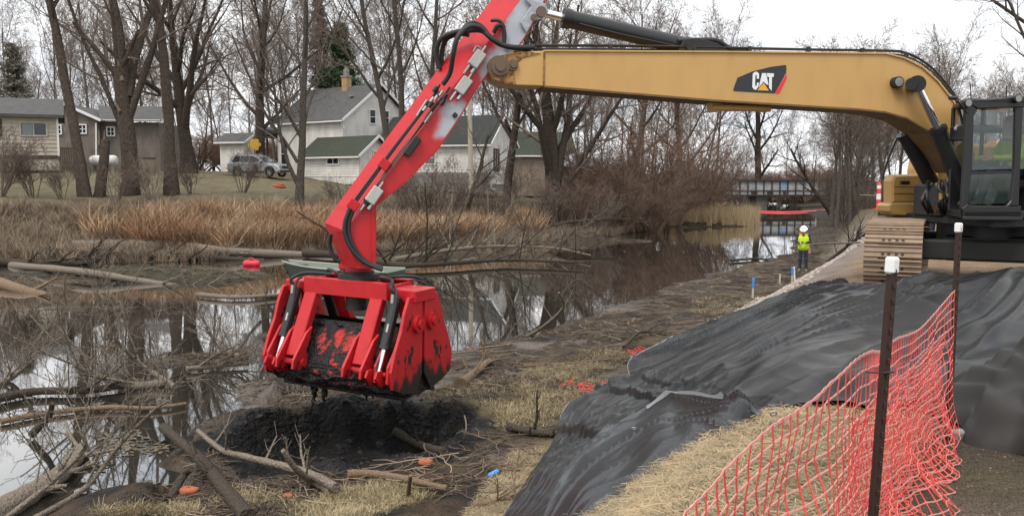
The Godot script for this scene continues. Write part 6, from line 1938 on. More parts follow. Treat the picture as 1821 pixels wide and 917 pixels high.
# standing figure facing +z, feet at the origin; arms held before the chest
func standing_person(pos: Vector3, turn: float, label: String, vest: bool) -> Node3D:
	var t := thing("person", pos, label, "person")
	t.rotation.y = turn
	var skin_c := Color(0.42, 0.24, 0.17); var jean := Color(0.022, 0.03, 0.06); var shirt := Color(0.025, 0.03, 0.03); var boot := Color(0.2, 0.15, 0.1)
	var V := func(x: float, y: float, z: float) -> Vector3: return Vector3(x, y, z)
	var b := []
	for sg in [-1.0, 1.0]:
		b.append([V.call(0.09 * sg, 0.93, 0), V.call(0.11 * sg, 0.5, 0.02), 0.088, 0.062, jean])
		b.append([V.call(0.11 * sg, 0.5, 0.02), V.call(0.12 * sg, 0.14, -0.02), 0.066, 0.058, jean])
		b.append([V.call(0.12 * sg, 0.12, -0.03), V.call(0.12 * sg, 0.06, -0.02), 0.05, 0.055, boot])
		b.append([V.call(0.12 * sg, 0.055, -0.03), V.call(0.14 * sg, 0.045, 0.15), 0.055, 0.042, boot])
		b.append([V.call(0.17 * sg, 1.42, 0), V.call(0.25 * sg, 1.17, 0.0), 0.062, 0.05, shirt])
		b.append([V.call(0.25 * sg, 1.17, 0.0), V.call(0.1 * sg, 1.12 + 0.03 * sg, 0.27), 0.05, 0.034, shirt])
	b.append([V.call(0, 0.95, 0), V.call(0, 1.05, 0), 0.135, 0.13, jean])
	b.append([V.call(-0.05, 1.08, 0), V.call(-0.07, 1.34, 0.0), 0.12, 0.125, shirt])
	b.append([V.call(0.05, 1.08, 0), V.call(0.07, 1.34, 0.0), 0.12, 0.125, shirt])
	b.append([V.call(0, 1.4, 0.0), V.call(0, 1.53, 0.03), 0.075, 0.055, skin_c])
	var s := Shape.new()
	skin(s, b, 0.022, 0.035)
	# head, bowed; face, nose, ears, jaw
	var hb := []
	var hc := V.call(0, 1.62, 0.06)
	var fw := Vector3(0, -0.45, 0.9).normalized(); var upv := Vector3(0, 0.9, 0.45).normalized()
	hb.append([hc, hc + upv * 0.04, 0.083, 0.088, skin_c])
	hb.append([hc + fw * 0.03 - upv * 0.04, hc + fw * 0.045 - upv * 0.08, 0.06, 0.042, skin_c])
	hb.append([hc + fw * 0.085 + upv * 0.01, hc + fw * 0.105 - upv * 0.02, 0.009, 0.014, skin_c])
	for sg in [-1.0, 1.0]:
		hb.append([hc + Vector3(0.083 * sg, 0, 0) + upv * 0.01, hc + Vector3(0.088 * sg, 0, 0) - upv * 0.025, 0.015, 0.012, skin_c])
		hb.append([hc + fw * 0.078 + upv * 0.02 + Vector3(0.03 * sg, 0, 0), hc + fw * 0.079 + upv * 0.02 + Vector3(0.034 * sg, 0, 0), 0.009, 0.009, Color(0.05, 0.035, 0.03)])
	hb.append([hc + fw * 0.082 - upv * 0.058 + Vector3(-0.02, 0, 0), hc + fw * 0.082 - upv * 0.058 + Vector3(0.02, 0, 0), 0.008, 0.008, Color(0.25, 0.1, 0.09)])
	hb.append([hc - fw * 0.03 - upv * 0.05, hc - fw * 0.02 - upv * 0.1, 0.05, 0.05, skin_c])
	skin(s, hb, 0.007, 0.02)
	for sg in [-1.0, 1.0]:
		var bb := []
		var wrist: Vector3 = V.call(0.09 * sg, 1.12 + 0.03 * sg, 0.28)
		hand(bb, wrist, Vector3(-0.55 * sg, 0.1, 0.8).normalized(), Vector3(-0.5 * sg, 0.7, -0.4).normalized(), 0.55, skin_c)
		skin(s, bb, 0.0045, 0.006)
	obj("body", s, M.person, t, true)
	s = Shape.new()
	var hair := Color(0.04, 0.028, 0.02)
	var hh := []
	hh.append([hc - fw * 0.03, hc - fw * 0.035 + upv * 0.03, 0.088, 0.082, hair])
	hh.append([hc - fw * 0.05 - upv * 0.05, hc - fw * 0.03 - upv * 0.02, 0.05, 0.06, hair])
	skin(s, hh, 0.01, 0.02)
	obj("hair", s, M.person, t, true)
	# hard hat: shell, ridge, brim
	s = Shape.new()
	var hf := Transform3D(Basis(Vector3.RIGHT, upv, Vector3.RIGHT.cross(upv)), hc + upv * 0.045)
	s.lathe(PackedVector2Array([Vector2(0.15, -0.005), Vector2(0.15, 0.01), Vector2(0.125, 0.02), Vector2(0.12, 0.06), Vector2(0.1, 0.1), Vector2(0.06, 0.125), Vector2(0.001, 0.133)]), hf, 24)
	s.tube(PackedVector3Array([hf * Vector3(0, 0.05, 0.122), hf * Vector3(0, 0.11, 0.09), hf * Vector3(0, 0.136, 0.0), hf * Vector3(0, 0.11, -0.09), hf * Vector3(0, 0.05, -0.122)]), PackedFloat32Array([0.016]), 6, true)
	s.box(hf * Vector3(0, 0.002, 0.15), Vector3(0.17, 0.012, 0.08), hf.basis, 0.005)
	obj("hard_hat", s, M.hat, t, true)
	if vest:
		s = Shape.new()
		var lime := Color(0.50, 0.72, 0.03); var org := Color(0.8, 0.22, 0.06)
		var vb := []
		vb.append([V.call(-0.055, 0.96, 0.0), V.call(-0.07, 1.3, 0.0), 0.158, 0.145, lime])
		vb.append([V.call(0.055, 0.96, 0.0), V.call(0.07, 1.3, 0.0), 0.158, 0.145, lime])
		for sg in [-1.0, 1.0]:
			vb.append([V.call(0.11 * sg, 1.2, 0.085), V.call(0.12 * sg, 1.46, 0.03), 0.055, 0.05, org])
			vb.append([V.call(0.12 * sg, 1.46, 0.0), V.call(0.11 * sg, 1.2, -0.085), 0.05, 0.055, org])
			vb.append([V.call(0.07 * sg, 1.25, 0.11), V.call(0.075 * sg, 1.44, 0.06), 0.03, 0.04, lime])
		skin(s, vb, 0.02, 0.02)
		obj("safety_vest", s, M.person, t, true)
		s = Shape.new()
		s.box(Vector3(0.0, 1.17, 0.36), Vector3(0.09, 0.012, 0.16), Basis(Vector3.RIGHT, -0.35), 0.003)
		obj("handset", s, M.car_dark, t, true)
		s = Shape.new()
		skin(s, [[V.call(0.21, 0.93, 0), V.call(0.22, 0.74, 0.0), 0.05, 0.055, Color(0.42, 0.2, 0.13)]], 0.02, 0.02)
		obj("hip_bag", s, M.person, t, true)
	return t

func make_people() -> void:
	var p := stand(1431, 31.5)
	var worker := standing_person(p, 0.12 - 0.55, "worker in a white hard hat and lime vest looking down at the river's edge", true)
	worker.scale = Vector3.ONE * 0.92
	# behind the machine, only the jeans show under it
	var q := stand(1667, 18.5)
	var t := standing_person(q, 2.4, "person in blue jeans standing behind the excavator's undercarriage", false)
	t.scale = Vector3.ONE
	# the driver, seated
	var seat := mw(0.45, 1.68, -0.95)
	var d := thing("person", seat, "driver in a lime jacket and orange helmet seated in the excavator cab", "person")
	var inv := func(a: float, h: float, w: float) -> Vector3: return mf * a + Vector3.UP * h + mr * w
	var lime := Color(0.42, 0.62, 0.05); var jean := Color(0.03, 0.04, 0.07); var sk := Color(0.42, 0.24, 0.17)
	var b := []
	for sg in [-1.0, 1.0]:
		b.append([inv.call(0.0, 0.08, 0.1 * sg), inv.call(0.45, 0.12, 0.13 * sg), 0.09, 0.07, jean])
		b.append([inv.call(0.45, 0.12, 0.13 * sg), inv.call(0.6, -0.3, 0.13 * sg), 0.07, 0.05, jean])
		b.append([inv.call(0.6, -0.34, 0.13 * sg), inv.call(0.72, -0.36, 0.13 * sg), 0.05, 0.04, Color(0.05, 0.04, 0.03)])
		b.append([inv.call(-0.02, 0.55, 0.19 * sg), inv.call(0.12, 0.3, 0.27 * sg), 0.075, 0.06, lime])
		b.append([inv.call(0.12, 0.3, 0.27 * sg), inv.call(0.45, 0.3, 0.2 * sg), 0.06, 0.045, lime])
	b.append([inv.call(-0.02, 0.1, 0.0), inv.call(-0.02, 0.2, 0.0), 0.15, 0.15, jean])
	b.append([inv.call(-0.02, 0.22, 0.06), inv.call(-0.02, 0.5, 0.09), 0.14, 0.14, lime])
	b.append([inv.call(-0.02, 0.22, -0.06), inv.call(-0.02, 0.5, -0.09), 0.14, 0.14, lime])
	b.append([inv.call(-0.02, 0.58, 0.0), inv.call(0.0, 0.68, 0.0), 0.06, 0.05, sk])
	b.append([inv.call(0.02, 0.74, 0.0), inv.call(0.02, 0.8, 0.0), 0.085, 0.09, sk])
	b.append([inv.call(0.06, 0.7, 0.0), inv.call(0.07, 0.66, 0.0), 0.05, 0.04, sk])
	b.append([inv.call(0.1, 0.76, 0.0), inv.call(0.125, 0.73, 0.0), 0.012, 0.014, sk])
	var s := Shape.new()
	skin(s, b, 0.02, 0.03)
	for sg in [-1.0, 1.0]:
		var bb := []
		hand(bb, inv.call(0.46, 0.3, 0.2 * sg), mf, (Vector3.UP * 0.8 - mr * sg * 0.5).normalized(), 0.6, sk)
		skin(s, bb, 0.0045, 0.006)
	obj("body", s, M.person, d, true)
	s = Shape.new()
	s.lathe(PackedVector2Array([Vector2(0.14, 0.0), Vector2(0.14, 0.012), Vector2(0.12, 0.02), Vector2(0.115, 0.06), Vector2(0.09, 0.1), Vector2(0.001, 0.125)]), Transform3D(Basis.IDENTITY, inv.call(0.02, 0.81, 0.0)), 20)
	obj("helmet", s, M.net_orange, d, true)

# ------------------------------------------------------------------ the black tarp
var fa := FastNoiseLite.new()
var fb := FastNoiseLite.new()
func fold(u: float) -> float: return 1.0 - absf(u)
# creases and wrinkles of the sheet at a place on the ground
func ridge(u: float, sharp: float) -> float: return maxf(0.0, 1.0 - absf(u) * sharp)

func wrinkle(x: float, d: float, t: float) -> float:
	var h := 0.0
	# long pulls running down from the far corner
	var far_ := Vector2(x - 9.5, d - 13.0)
	var len := far_.length()
	var ang := far_.angle() * 6.0 + fa.get_noise_2d(x * 0.35, d * 0.35) * 0.7
	var on := smoothstep(-0.15, 0.35, fb.get_noise_2d(x * 0.5 + 70.0, d * 0.5))
	h += pow(ridge(fa.get_noise_2d(ang * 2.2, len * 0.09), 3.6), 1.5) * 0.10 * smoothstep(0.6, 2.4, len) * (0.25 + 0.75 * on)
	h += pow(ridge(fa.get_noise_2d(ang * 3.4 + 30.0, len * 0.13), 2.8), 1.4) * 0.035
	# shorter creases across them, and crumpled patches
	var q := Vector2(x, d).rotated(0.55)
	h += pow(ridge(fa.get_noise_2d(q.x * 0.6 + 40.0, q.y * 1.1), 3.4), 1.5) * 0.035
	h += pow(ridge(fb.get_noise_2d(q.x * 0.5 + 10.0, q.y * 0.4), 4.0), 1.4) * 0.03
	var crumple := smoothstep(0.1, 0.5, fb.get_noise_2d(x * 0.35, d * 0.35 + 20.0) + 0.55 - t)
	h += crumple * (absf(fb.get_noise_2d(x * 1.2, d * 1.2)) * 0.03 + absf(fa.get_noise_2d(x * 1.5 + 5.0, d * 1.5)) * 0.045)
	return h

func resample(p: PackedVector3Array, n: int) -> PackedVector3Array:
	var c := smooth(p, 8)
	var o := PackedVector3Array()
	for k in n:
		var f := float(k) / (n - 1) * (c.size() - 1)
		var i := mini(int(f), c.size() - 2)
		o.append(c[i].lerp(c[i + 1], f - i))
	return o

var tarp_area := PackedVector2Array()
func under_tarp(x: float, d: float) -> bool: return Geometry2D.is_point_in_polygon(Vector2(x, d), tarp_area)

func make_tarp() -> void:
	fa.frequency = 0.5; fa.seed = 31; fa.fractal_octaves = 1
	fb.frequency = 0.8; fb.seed = 32; fb.fractal_octaves = 1
	var lp := PackedVector3Array(); var rp := PackedVector3Array()
	for q in [[893, 935], [935, 868], [985, 792], [1008, 738], [1062, 706], [1116, 690], [1128, 642], [1248, 588], [1350, 546], [1450, 514], [1560, 487], [1640, 479]]: lp.append(ground_at(q[0], q[1]))
	for q in [[1010, 935], [1110, 878], [1190, 822], [1285, 768], [1335, 745], [1400, 735], [1495, 728], [1570, 742], [1690, 722], [1790, 690], [1862, 640], [1930, 545]]: rp.append(ground_at(q[0], q[1]))
	# the far rim lies along the tracks
	lp[11] = Vector3(6.1, 0, -12.3); lp[10] = Vector3(5.5, 0, -13.2)
	rp[11] = Vector3(9.5, 0, -11.2); rp[10] = Vector3(8.2, 0, -9.0); rp[9] = Vector3(5.2, 0, -7.3)
	var rows := 400; var cols := 280
	var L := resample(lp, rows); var R := resample(rp, rows)
	for k in range(0, rows, 8): tarp_area.append(Vector2(L[k].x, -L[k].z))
	for k in range(rows - 1, -1, -8): tarp_area.append(Vector2(R[k].x, -R[k].z))
	# the cloth bridges the hollows of the ground: its height is the ground's, smoothed
	var hs := PackedFloat32Array(); hs.resize(rows * cols)
	var raw := PackedVector3Array(); raw.resize(rows * cols)
	for r in rows:
		for c in cols:
			var s := float(c) / (cols - 1)
			var p := L[r].lerp(R[r], s)
			p.y = height(p.x, p.z)
			raw[r * cols + c] = p; hs[r * cols + c] = p.y
	for pass_ in 2:
		for axis in 2:
			var out := hs.duplicate()
			var na_ := cols if axis == 0 else rows
			var nb_ := rows if axis == 0 else cols
			var sa := 1 if axis == 0 else cols
			var sb := cols if axis == 0 else 1
			var w := 9
			for b in nb_:
				var sum := 0.0
				for a in range(-w, w + 1): sum += hs[b * sb + clampi(a, 0, na_ - 1) * sa]
				for a in na_:
					out[b * sb + a * sa] = sum / (2 * w + 1)
					sum += hs[b * sb + mini(a + w + 1, na_ - 1) * sa] - hs[b * sb + maxi(a - w, 0) * sa]
			hs = out
	var pts := PackedVector3Array(); var cols_ := PackedColorArray()
	for r in rows:
		var t := float(r) / (rows - 1)
		for c in cols:
			var s := float(c) / (cols - 1)
			var p := raw[r * cols + c]
			var x := p.x; var d := -p.z
			var edge := clampf(minf(minf(s, 1.0 - s) * 14.0, minf(t, 1.0 - t) * 16.0), 0.0, 1.0)
			var y := hs[r * cols + c] + 0.06 + wrinkle(x, d, t) * (0.3 + 0.7 * edge)
			# the squares it was folded in
			var er: int = mini(posmod(r + 9, 32), posmod(-r - 9, 32)); var ec: int = mini(posmod(c, 26), posmod(-c, 26))
			y += 0.014 * (exp(-er * er * 0.14) + exp(-ec * ec * 0.11)) * smoothstep(0.7, 0.3, t) * edge
			# sheets laid one over another: the lower ones lie under the upper one's rim
			for st in [[80, 0.08], [142, 0.10], [185, 0.05]]:
				var q: float = r - st[0] - 10.0 * s
				y += st[1] * smoothstep(-1.6, 1.6, q) * exp(-maxf(0.0, q) * 0.035) * smoothstep(0.8, 0.35, s)
			# the near rim is rolled under; spoil lifts the cloth here and there
			var roll := smoothstep(0.45, 0.6, t) * (1.0 if t < 0.9 else 0.0)
			y += roll * 0.13 * exp(-pow((s - 0.955) / 0.03, 2.0))
			y += 0.05 * exp(-pow((s - 0.80) / 0.03, 2.0)) * smoothstep(0.3, 0.5, t)
			y += 0.16 * exp(-pow((t - 0.30) / 0.10, 2.0) - pow((s - 0.32) / 0.25, 2.0)) + 0.10 * exp(-pow((t - 0.12) / 0.07, 2.0) - pow((s - 0.4) / 0.25, 2.0))
			pts.append(Vector3(x, maxf(y, p.y + 0.012), -d))
			var sheen_and_dust := smoothstep(0.45, 0.3, t) * 0.5 + 0.35 * smoothstep(0.0, 0.5, fb.get_noise_2d(x * 0.5 + 11.0, d * 0.5))  # grazing sheen of the lower panel painted as paler grey, plus random dust patches
			cols_.append(Color(0.013, 0.0138, 0.0155).lerp(Color(0.045, 0.045, 0.046), clampf(sheen_and_dust, 0.0, 1.0)))
	var sh := Shape.new()
	sh.sheet(pts, rows, cols, cols_)
	var base_ := L[rows / 2]
	var t0 := thing("tarp", base_, "large creased black tarp spread over the bank and spoil heap", "tarp")
	obj("sheet", sh, M.tarp, t0)
	# pale hem along its left rim, with eyelets
	sh = Shape.new()
	for k in range(90, 240, 1):
		if k > 120 and k < 190: continue
		var a := pts[k * cols]; var b := pts[(k + 1) * cols]
		var ai := pts[k * cols + 2]; var bi := pts[(k + 1) * cols + 2]
		var u := Vector3(0, 0.007, 0)
		sh.quad(a + u, b + u, bi + u, ai + u)
		sh.quad(a + u, ai + u, ai, a)
	obj("hem", sh, M.hem, t0)
	# the turned-over lip: a second thickness with its shiny side up
	var up := PackedVector3Array(); var low := PackedVector3Array()
	for q in [[958, 940], [1010, 862], [1075, 800], [1135, 758], [1180, 738], [1245, 742], [1300, 742], [1352, 738]]: up.append(ground_at(q[0], q[1], 0.1))
	for q in [[1018, 945], [1105, 884], [1170, 840], [1225, 806], [1262, 785], [1300, 768], [1330, 752], [1358, 742]]: low.append(ground_at(q[0], q[1], 0.05))
	var n := 150; var m := 46
	var U := resample(up, n); var W := resample(low, n)
	pts = PackedVector3Array()
	for r in n:
		var t := float(r) / (n - 1)
		for c in m:
			var s := float(c) / (m - 1)
			var p := U[r].lerp(W[r], s)
			var g := height(p.x, p.z)
			var puff := sin(PI * pow(s, 0.8)) * (0.06 + 0.06 * fa.get_noise_2d(t * 5.0, 2.0)) + 0.03 * (1.0 - s)
			var y := g + 0.17 + puff + 0.05 * fa.get_noise_2d(t * 8.0 + s * 2.0, s * 2.0) + 0.045 * pow(maxf(0.0, fold(fa.get_noise_2d(t * 5.0 - s * 4.0, s * 1.5 + 50.0) * 3.6)), 2.0)
			y = lerpf(y, g + 0.05, smoothstep(0.9, 1.0, s))
			y += 0.10 * exp(-s * 9.0)
			y = lerpf(y, g + 0.1, maxf(smoothstep(0.82, 1.0, t), smoothstep(0.1, 0.0, t)))
			pts.append(Vector3(p.x, maxf(y, g + 0.04), p.z))
	sh = Shape.new()
	sh.sheet(pts, n, m)
	obj("turned_flap", sh, M.tarp_shiny, t0)
	sh = Shape.new()
	for k in range(70, n - 1):
		var u := Vector3(0, 0.006, 0)
		sh.quad(pts[k * m] + u, pts[(k + 1) * m] + u, pts[(k + 1) * m + 2] + u, pts[k * m + 2] + u)
	obj("hem", sh, M.hem, t0)
	sh = Shape.new()
	for q in [[1376, 735, 0.16], [1718, 700, 0.1], [1000, 905, 0.14], [1128, 762, 0.3]]:
		var c := ground_at(q[0], q[1], q[2])
		for k in 10:
			var a := TAU * k / 10; var b := TAU * (k + 1) / 10
			sh.rod(c + Vector3(cos(a), sin(a) * 0.7, sin(a) * 0.7) * 0.022, c + Vector3(cos(b), sin(b) * 0.7, sin(b) * 0.7) * 0.022, 0.007, 5)
	obj("eyelet", sh, M.steel, t0)
	# torn rim of the sheet in front of the machine: clods of sand and scraps of liner
	# heap of black liner at the right edge
	rng.seed = 91
	pts = PackedVector3Array()
	var c0 := ground_at(1850, 770)
	for r in 60:
		var t := float(r) / 59.0
		for c in 50:
			var a := TAU * c / 49.0
			var rad := (0.62 * (1.0 - t) + 0.05) * (1.0 + 0.22 * fa.get_noise_2d(cos(a) * 3.0, sin(a) * 3.0 + t)) + 0.05 * sin(a * 9.0 + t * 3.0) * (1.0 - t)
			var y := 0.66 * pow(t, 0.8) + 0.05 * fb.get_noise_2d(a * 2.0, t * 5.0)
			pts.append(c0 + Vector3(cos(a) * rad * 0.8, y, sin(a) * rad * 1.5))
	sh = Shape.new(); sh.sheet(pts, 60, 50)
	single("liner_heap", sh, M.black_dirty, c0, "heap of black liner cloth at the right edge beside the tarp", "liner")

# ------------------------------------------------------------------ the safety fence
func make_fence() -> void:
	# three posts; the first stands nearest, out of the frame at the foot
	var spots := [[1588.0, 458.0, 3.22, -0.055], [1706.0, 397.0, 5.65, -0.012]]
	var labels := ["brown steel post with white cap at the near end of the orange netting", "brown steel post with white cap at the far end of the orange netting"]
	var tops := []; var feet := []
	for k in 2:
		var q: Array = spots[k]
		var top := at(q[0], q[1], q[2])
		var foot := Vector3(top.x + q[3], 0, top.z)
		foot.y = height(foot.x, foot.z)
		tops.append(top); feet.append(foot)
		var t := thing("fence_post", foot, labels[k], "post", "posts of the orange netting")
		var up := (top - foot).normalized()
		var side := up.cross(Vector3(0.5, 0, 0.85)).normalized(); var fw := side.cross(up).normalized()
		var B := Basis(side, up, fw)
		var s := Shape.new()
		var len := foot.distance_to(top) - 0.02
		var mid := foot + up * (len / 2 - 0.1)
		s.box(mid + fw * 0.012, Vector3(0.034, len + 0.2, 0.005), B, 0.001)
		s.box(mid - fw * 0.004, Vector3(0.006, len + 0.2, 0.03), B, 0.001)
		for j in int(len / 0.055): s.box(foot + up * (0.05 + j * 0.055) + fw * 0.0165, Vector3(0.012, 0.02, 0.007), B, 0.002)
		obj("shaft", s, M.post_steel, t)
		s = Shape.new()
		s.box(top - up * 0.028, Vector3(0.043, 0.062, 0.04), B, 0.008)
		obj("cap", s, M.cap_white, t)
		s = Shape.new()
		for h in [1.0, 0.42] if k == 0 else [0.98, 0.5]:
			var c: Vector3 = foot + up * h
			s.rod(c - side * 0.03 + fw * 0.02, c + side * 0.03 + fw * 0.02, 0.004, 5); s.rod(c - side * 0.03 + fw * 0.02, c - side * 0.1 + up * 0.004, 0.003, 5)
		obj("wire_tie", s, M.black, t)
	# the netting: paler strands run along it, red ones across
	var p2: Vector3 = feet[1]; var p1: Vector3 = feet[0]
	var far := [p2 + Vector3(0.03, 0.0, 0), (tops[1] - p2).normalized()]
	var run := PackedVector3Array([p2 + Vector3(-0.02, 0, 0.05), p2.lerp(p1, 0.3) + Vector3(-0.10, 0, 0), p2.lerp(p1, 0.65) + Vector3(-0.12, 0, 0.0), p1 + Vector3(-0.03, 0, -0.04), p1 + Vector3(-0.46, 0, 0.45), p1 + Vector3(-0.84, 0, 0.87), p1 + Vector3(-1.02, 0, 1.3)])
	var tops_h := [0.985, 0.86, 0.92, 1.045, 0.94, 0.82, 0.7]
	var foot_h := [0.10, 0.0, 0.02, 0.04, 0.02, 0.0, 0.0]
	var path := smooth(run, 14)
	# even steps along the run
	var total := 0.0
	var cum := PackedFloat32Array([0.0])
	for k in path.size() - 1: total += path[k].distance_to(path[k + 1]); cum.append(total)
	var nn := FastNoiseLite.new(); nn.frequency = 0.9; nn.seed = 6; nn.fractal_octaves = 2
	var orange := Shape.new(); var pale := Shape.new()
	for layer in 3:
		var cells := int(total / [0.062, 0.05, 0.05][layer])
		var rows := 17 if layer == 0 else 20
		var grid := []
		for c in cells + 1:
			var want := total * c / cells
			var j := 0
			while j < cum.size() - 2 and cum[j + 1] < want: j += 1
			var f := clampf((want - cum[j]) / maxf(1e-6, cum[j + 1] - cum[j]), 0, 1)
			var p := path[j].lerp(path[j + 1], f)
			var dir := (path[mini(j + 1, path.size() - 1)] - path[maxi(j - 1, 0)]).normalized()
			var out := Vector3(-dir.z, 0, dir.x)
			var q := (j + f) / (path.size() - 1) * (run.size() - 1)
			var qi := mini(int(q), run.size() - 2)
			var th := lerpf(tops_h[qi], tops_h[qi + 1], smoothstep(0, 1, q - qi))
			var fh := lerpf(foot_h[qi], foot_h[qi + 1], q - qi)
			var pin := exp(-pow((want) / 0.12, 2.0)) + exp(-pow((want - 2.95) / 0.12, 2.0))
			var col := []
			for r in rows:
				var v := float(r) / (rows - 1)
				var y := lerpf(th, fh, v)
				if layer > 0: y = lerpf(th * (0.95 - 0.22 * layer), fh, v)
				var sway := (nn.get_noise_2d(want * 1.2, v * 1.2 + layer * 20.0) * 0.13 * v + nn.get_noise_2d(want * 3.0, v * 2.0 + layer * 9.0) * 0.04 * smoothstep(0.0, 0.3, v)) * (1.0 - 0.85 * clampf(pin, 0, 1))
				if layer > 0: sway += 0.04 * layer + 0.1 * v * (1.5 - layer)
				# slack gathers at the foot and spreads out over the ground
				var spread: float = pow(v, 4.0) * (0.20 + 0.12 * nn.get_noise_2d(want * 3.0, 70.0)) * [-1.0, -0.3, -0.7][layer] * (0.35 + 0.65 * smoothstep(0.0, 0.8, want))
				var a: Vector3 = p + out * (sway + spread) + dir * nn.get_noise_2d(want * 4.0 + 30.0, v * 5.0) * 0.03
				var w := Vector3(a.x, 0, a.z)
				var gy := height(w.x, w.z)
				w.y = maxf(gy + 0.012 + 0.01 * (r % 2), lerpf(p1.y, gy, 0.4) + y)
				col.append(w)
			grid.append(col)
		for c in cells + 1:
			if layer > 0 and c > int(cells * (0.64 if layer == 1 else 0.5)): break
			for r in rows:
				var a: Vector3 = grid[c][r]
				var along: Vector3 = (grid[mini(c + 1, cells)][r] as Vector3) - (grid[maxi(c - 1, 0)][r] as Vector3)
				if r < rows - 1:
					var b: Vector3 = grid[c][r + 1]
					var m: Vector3 = a.lerp(b, 0.5)
					orange.strap(a, m, along, 0.0052, 0.0032, 0.0022); orange.strap(m, b, along, 0.0032, 0.0052, 0.0022)
				if c < cells:
					var b: Vector3 = grid[c + 1][r]
					var m: Vector3 = a.lerp(b, 0.5)
					var k := 1.6 if r == 0 else 1.0
					pale.strap(a, m, Vector3.UP, 0.0046 * k, 0.0022 * k, 0.002); pale.strap(m, b, Vector3.UP, 0.0022 * k, 0.0046 * k, 0.002)
	var t := thing("safety_netting", p1.lerp(p2, 0.5), "sagging orange plastic mesh netting strung between two brown posts", "netting")
	obj("cross_strands", orange, M.net_orange, t)
	obj("long_strands", pale, M.net_pale, t)

# ------------------------------------------------------------------ reeds, grass, litter
func blade_clump(n: int, h: float, spread: float, width: float, bend: float, seed_: int) -> ArrayMesh:
	rng.seed = seed_
	var s := Shape.new()
	for k in n:
		var a := rng.randf() * TAU
		var p := Vector3(cos(a), 0, sin(a)) * rng.randf() * spread
		var dir := Vector3(cos(a + rng.randf_range(-1, 1)), 0, sin(a + rng.randf_range(-1, 1)))
		var l := h * rng.randf_range(0.5, 1.1)
		var b := bend * rng.randf_range(0.2, 1.3)
		var side := dir.cross(Vector3.UP).normalized().rotated(Vector3.UP, rng.randf_range(-0.8, 0.8)) * width * rng.randf_range(0.6, 1.3)
		s.tint = Color.WHITE * rng.randf_range(0.55, 1.15); s.tint.a = 1
		var q := p; var d := (Vector3.UP + dir * 0.25 * bend).normalized()
		for j in 4:
			var w0 := side * (1.0 - j / 4.0); var w1 := side * (1.0 - (j + 1) / 4.0)
			var q2 := q + d * l / 4.0
			s.quad(q - w0, q + w0, q2 + w1, q2 - w1)
			q = q2
			d = (d + dir * b * 0.42 + Vector3.DOWN * b * 0.16).normalized()
	return s.mesh()

func rand_xf(p: Vector3, lo: float, hi: float, tilt := 0.15) -> Transform3D:
	var b := Basis(Vector3.UP, rng.randf() * TAU) * Basis(Vector3.RIGHT, rng.randf_range(-tilt, tilt))
	return Transform3D(b.scaled(Vector3.ONE * rng.randf_range(lo, hi)), p)

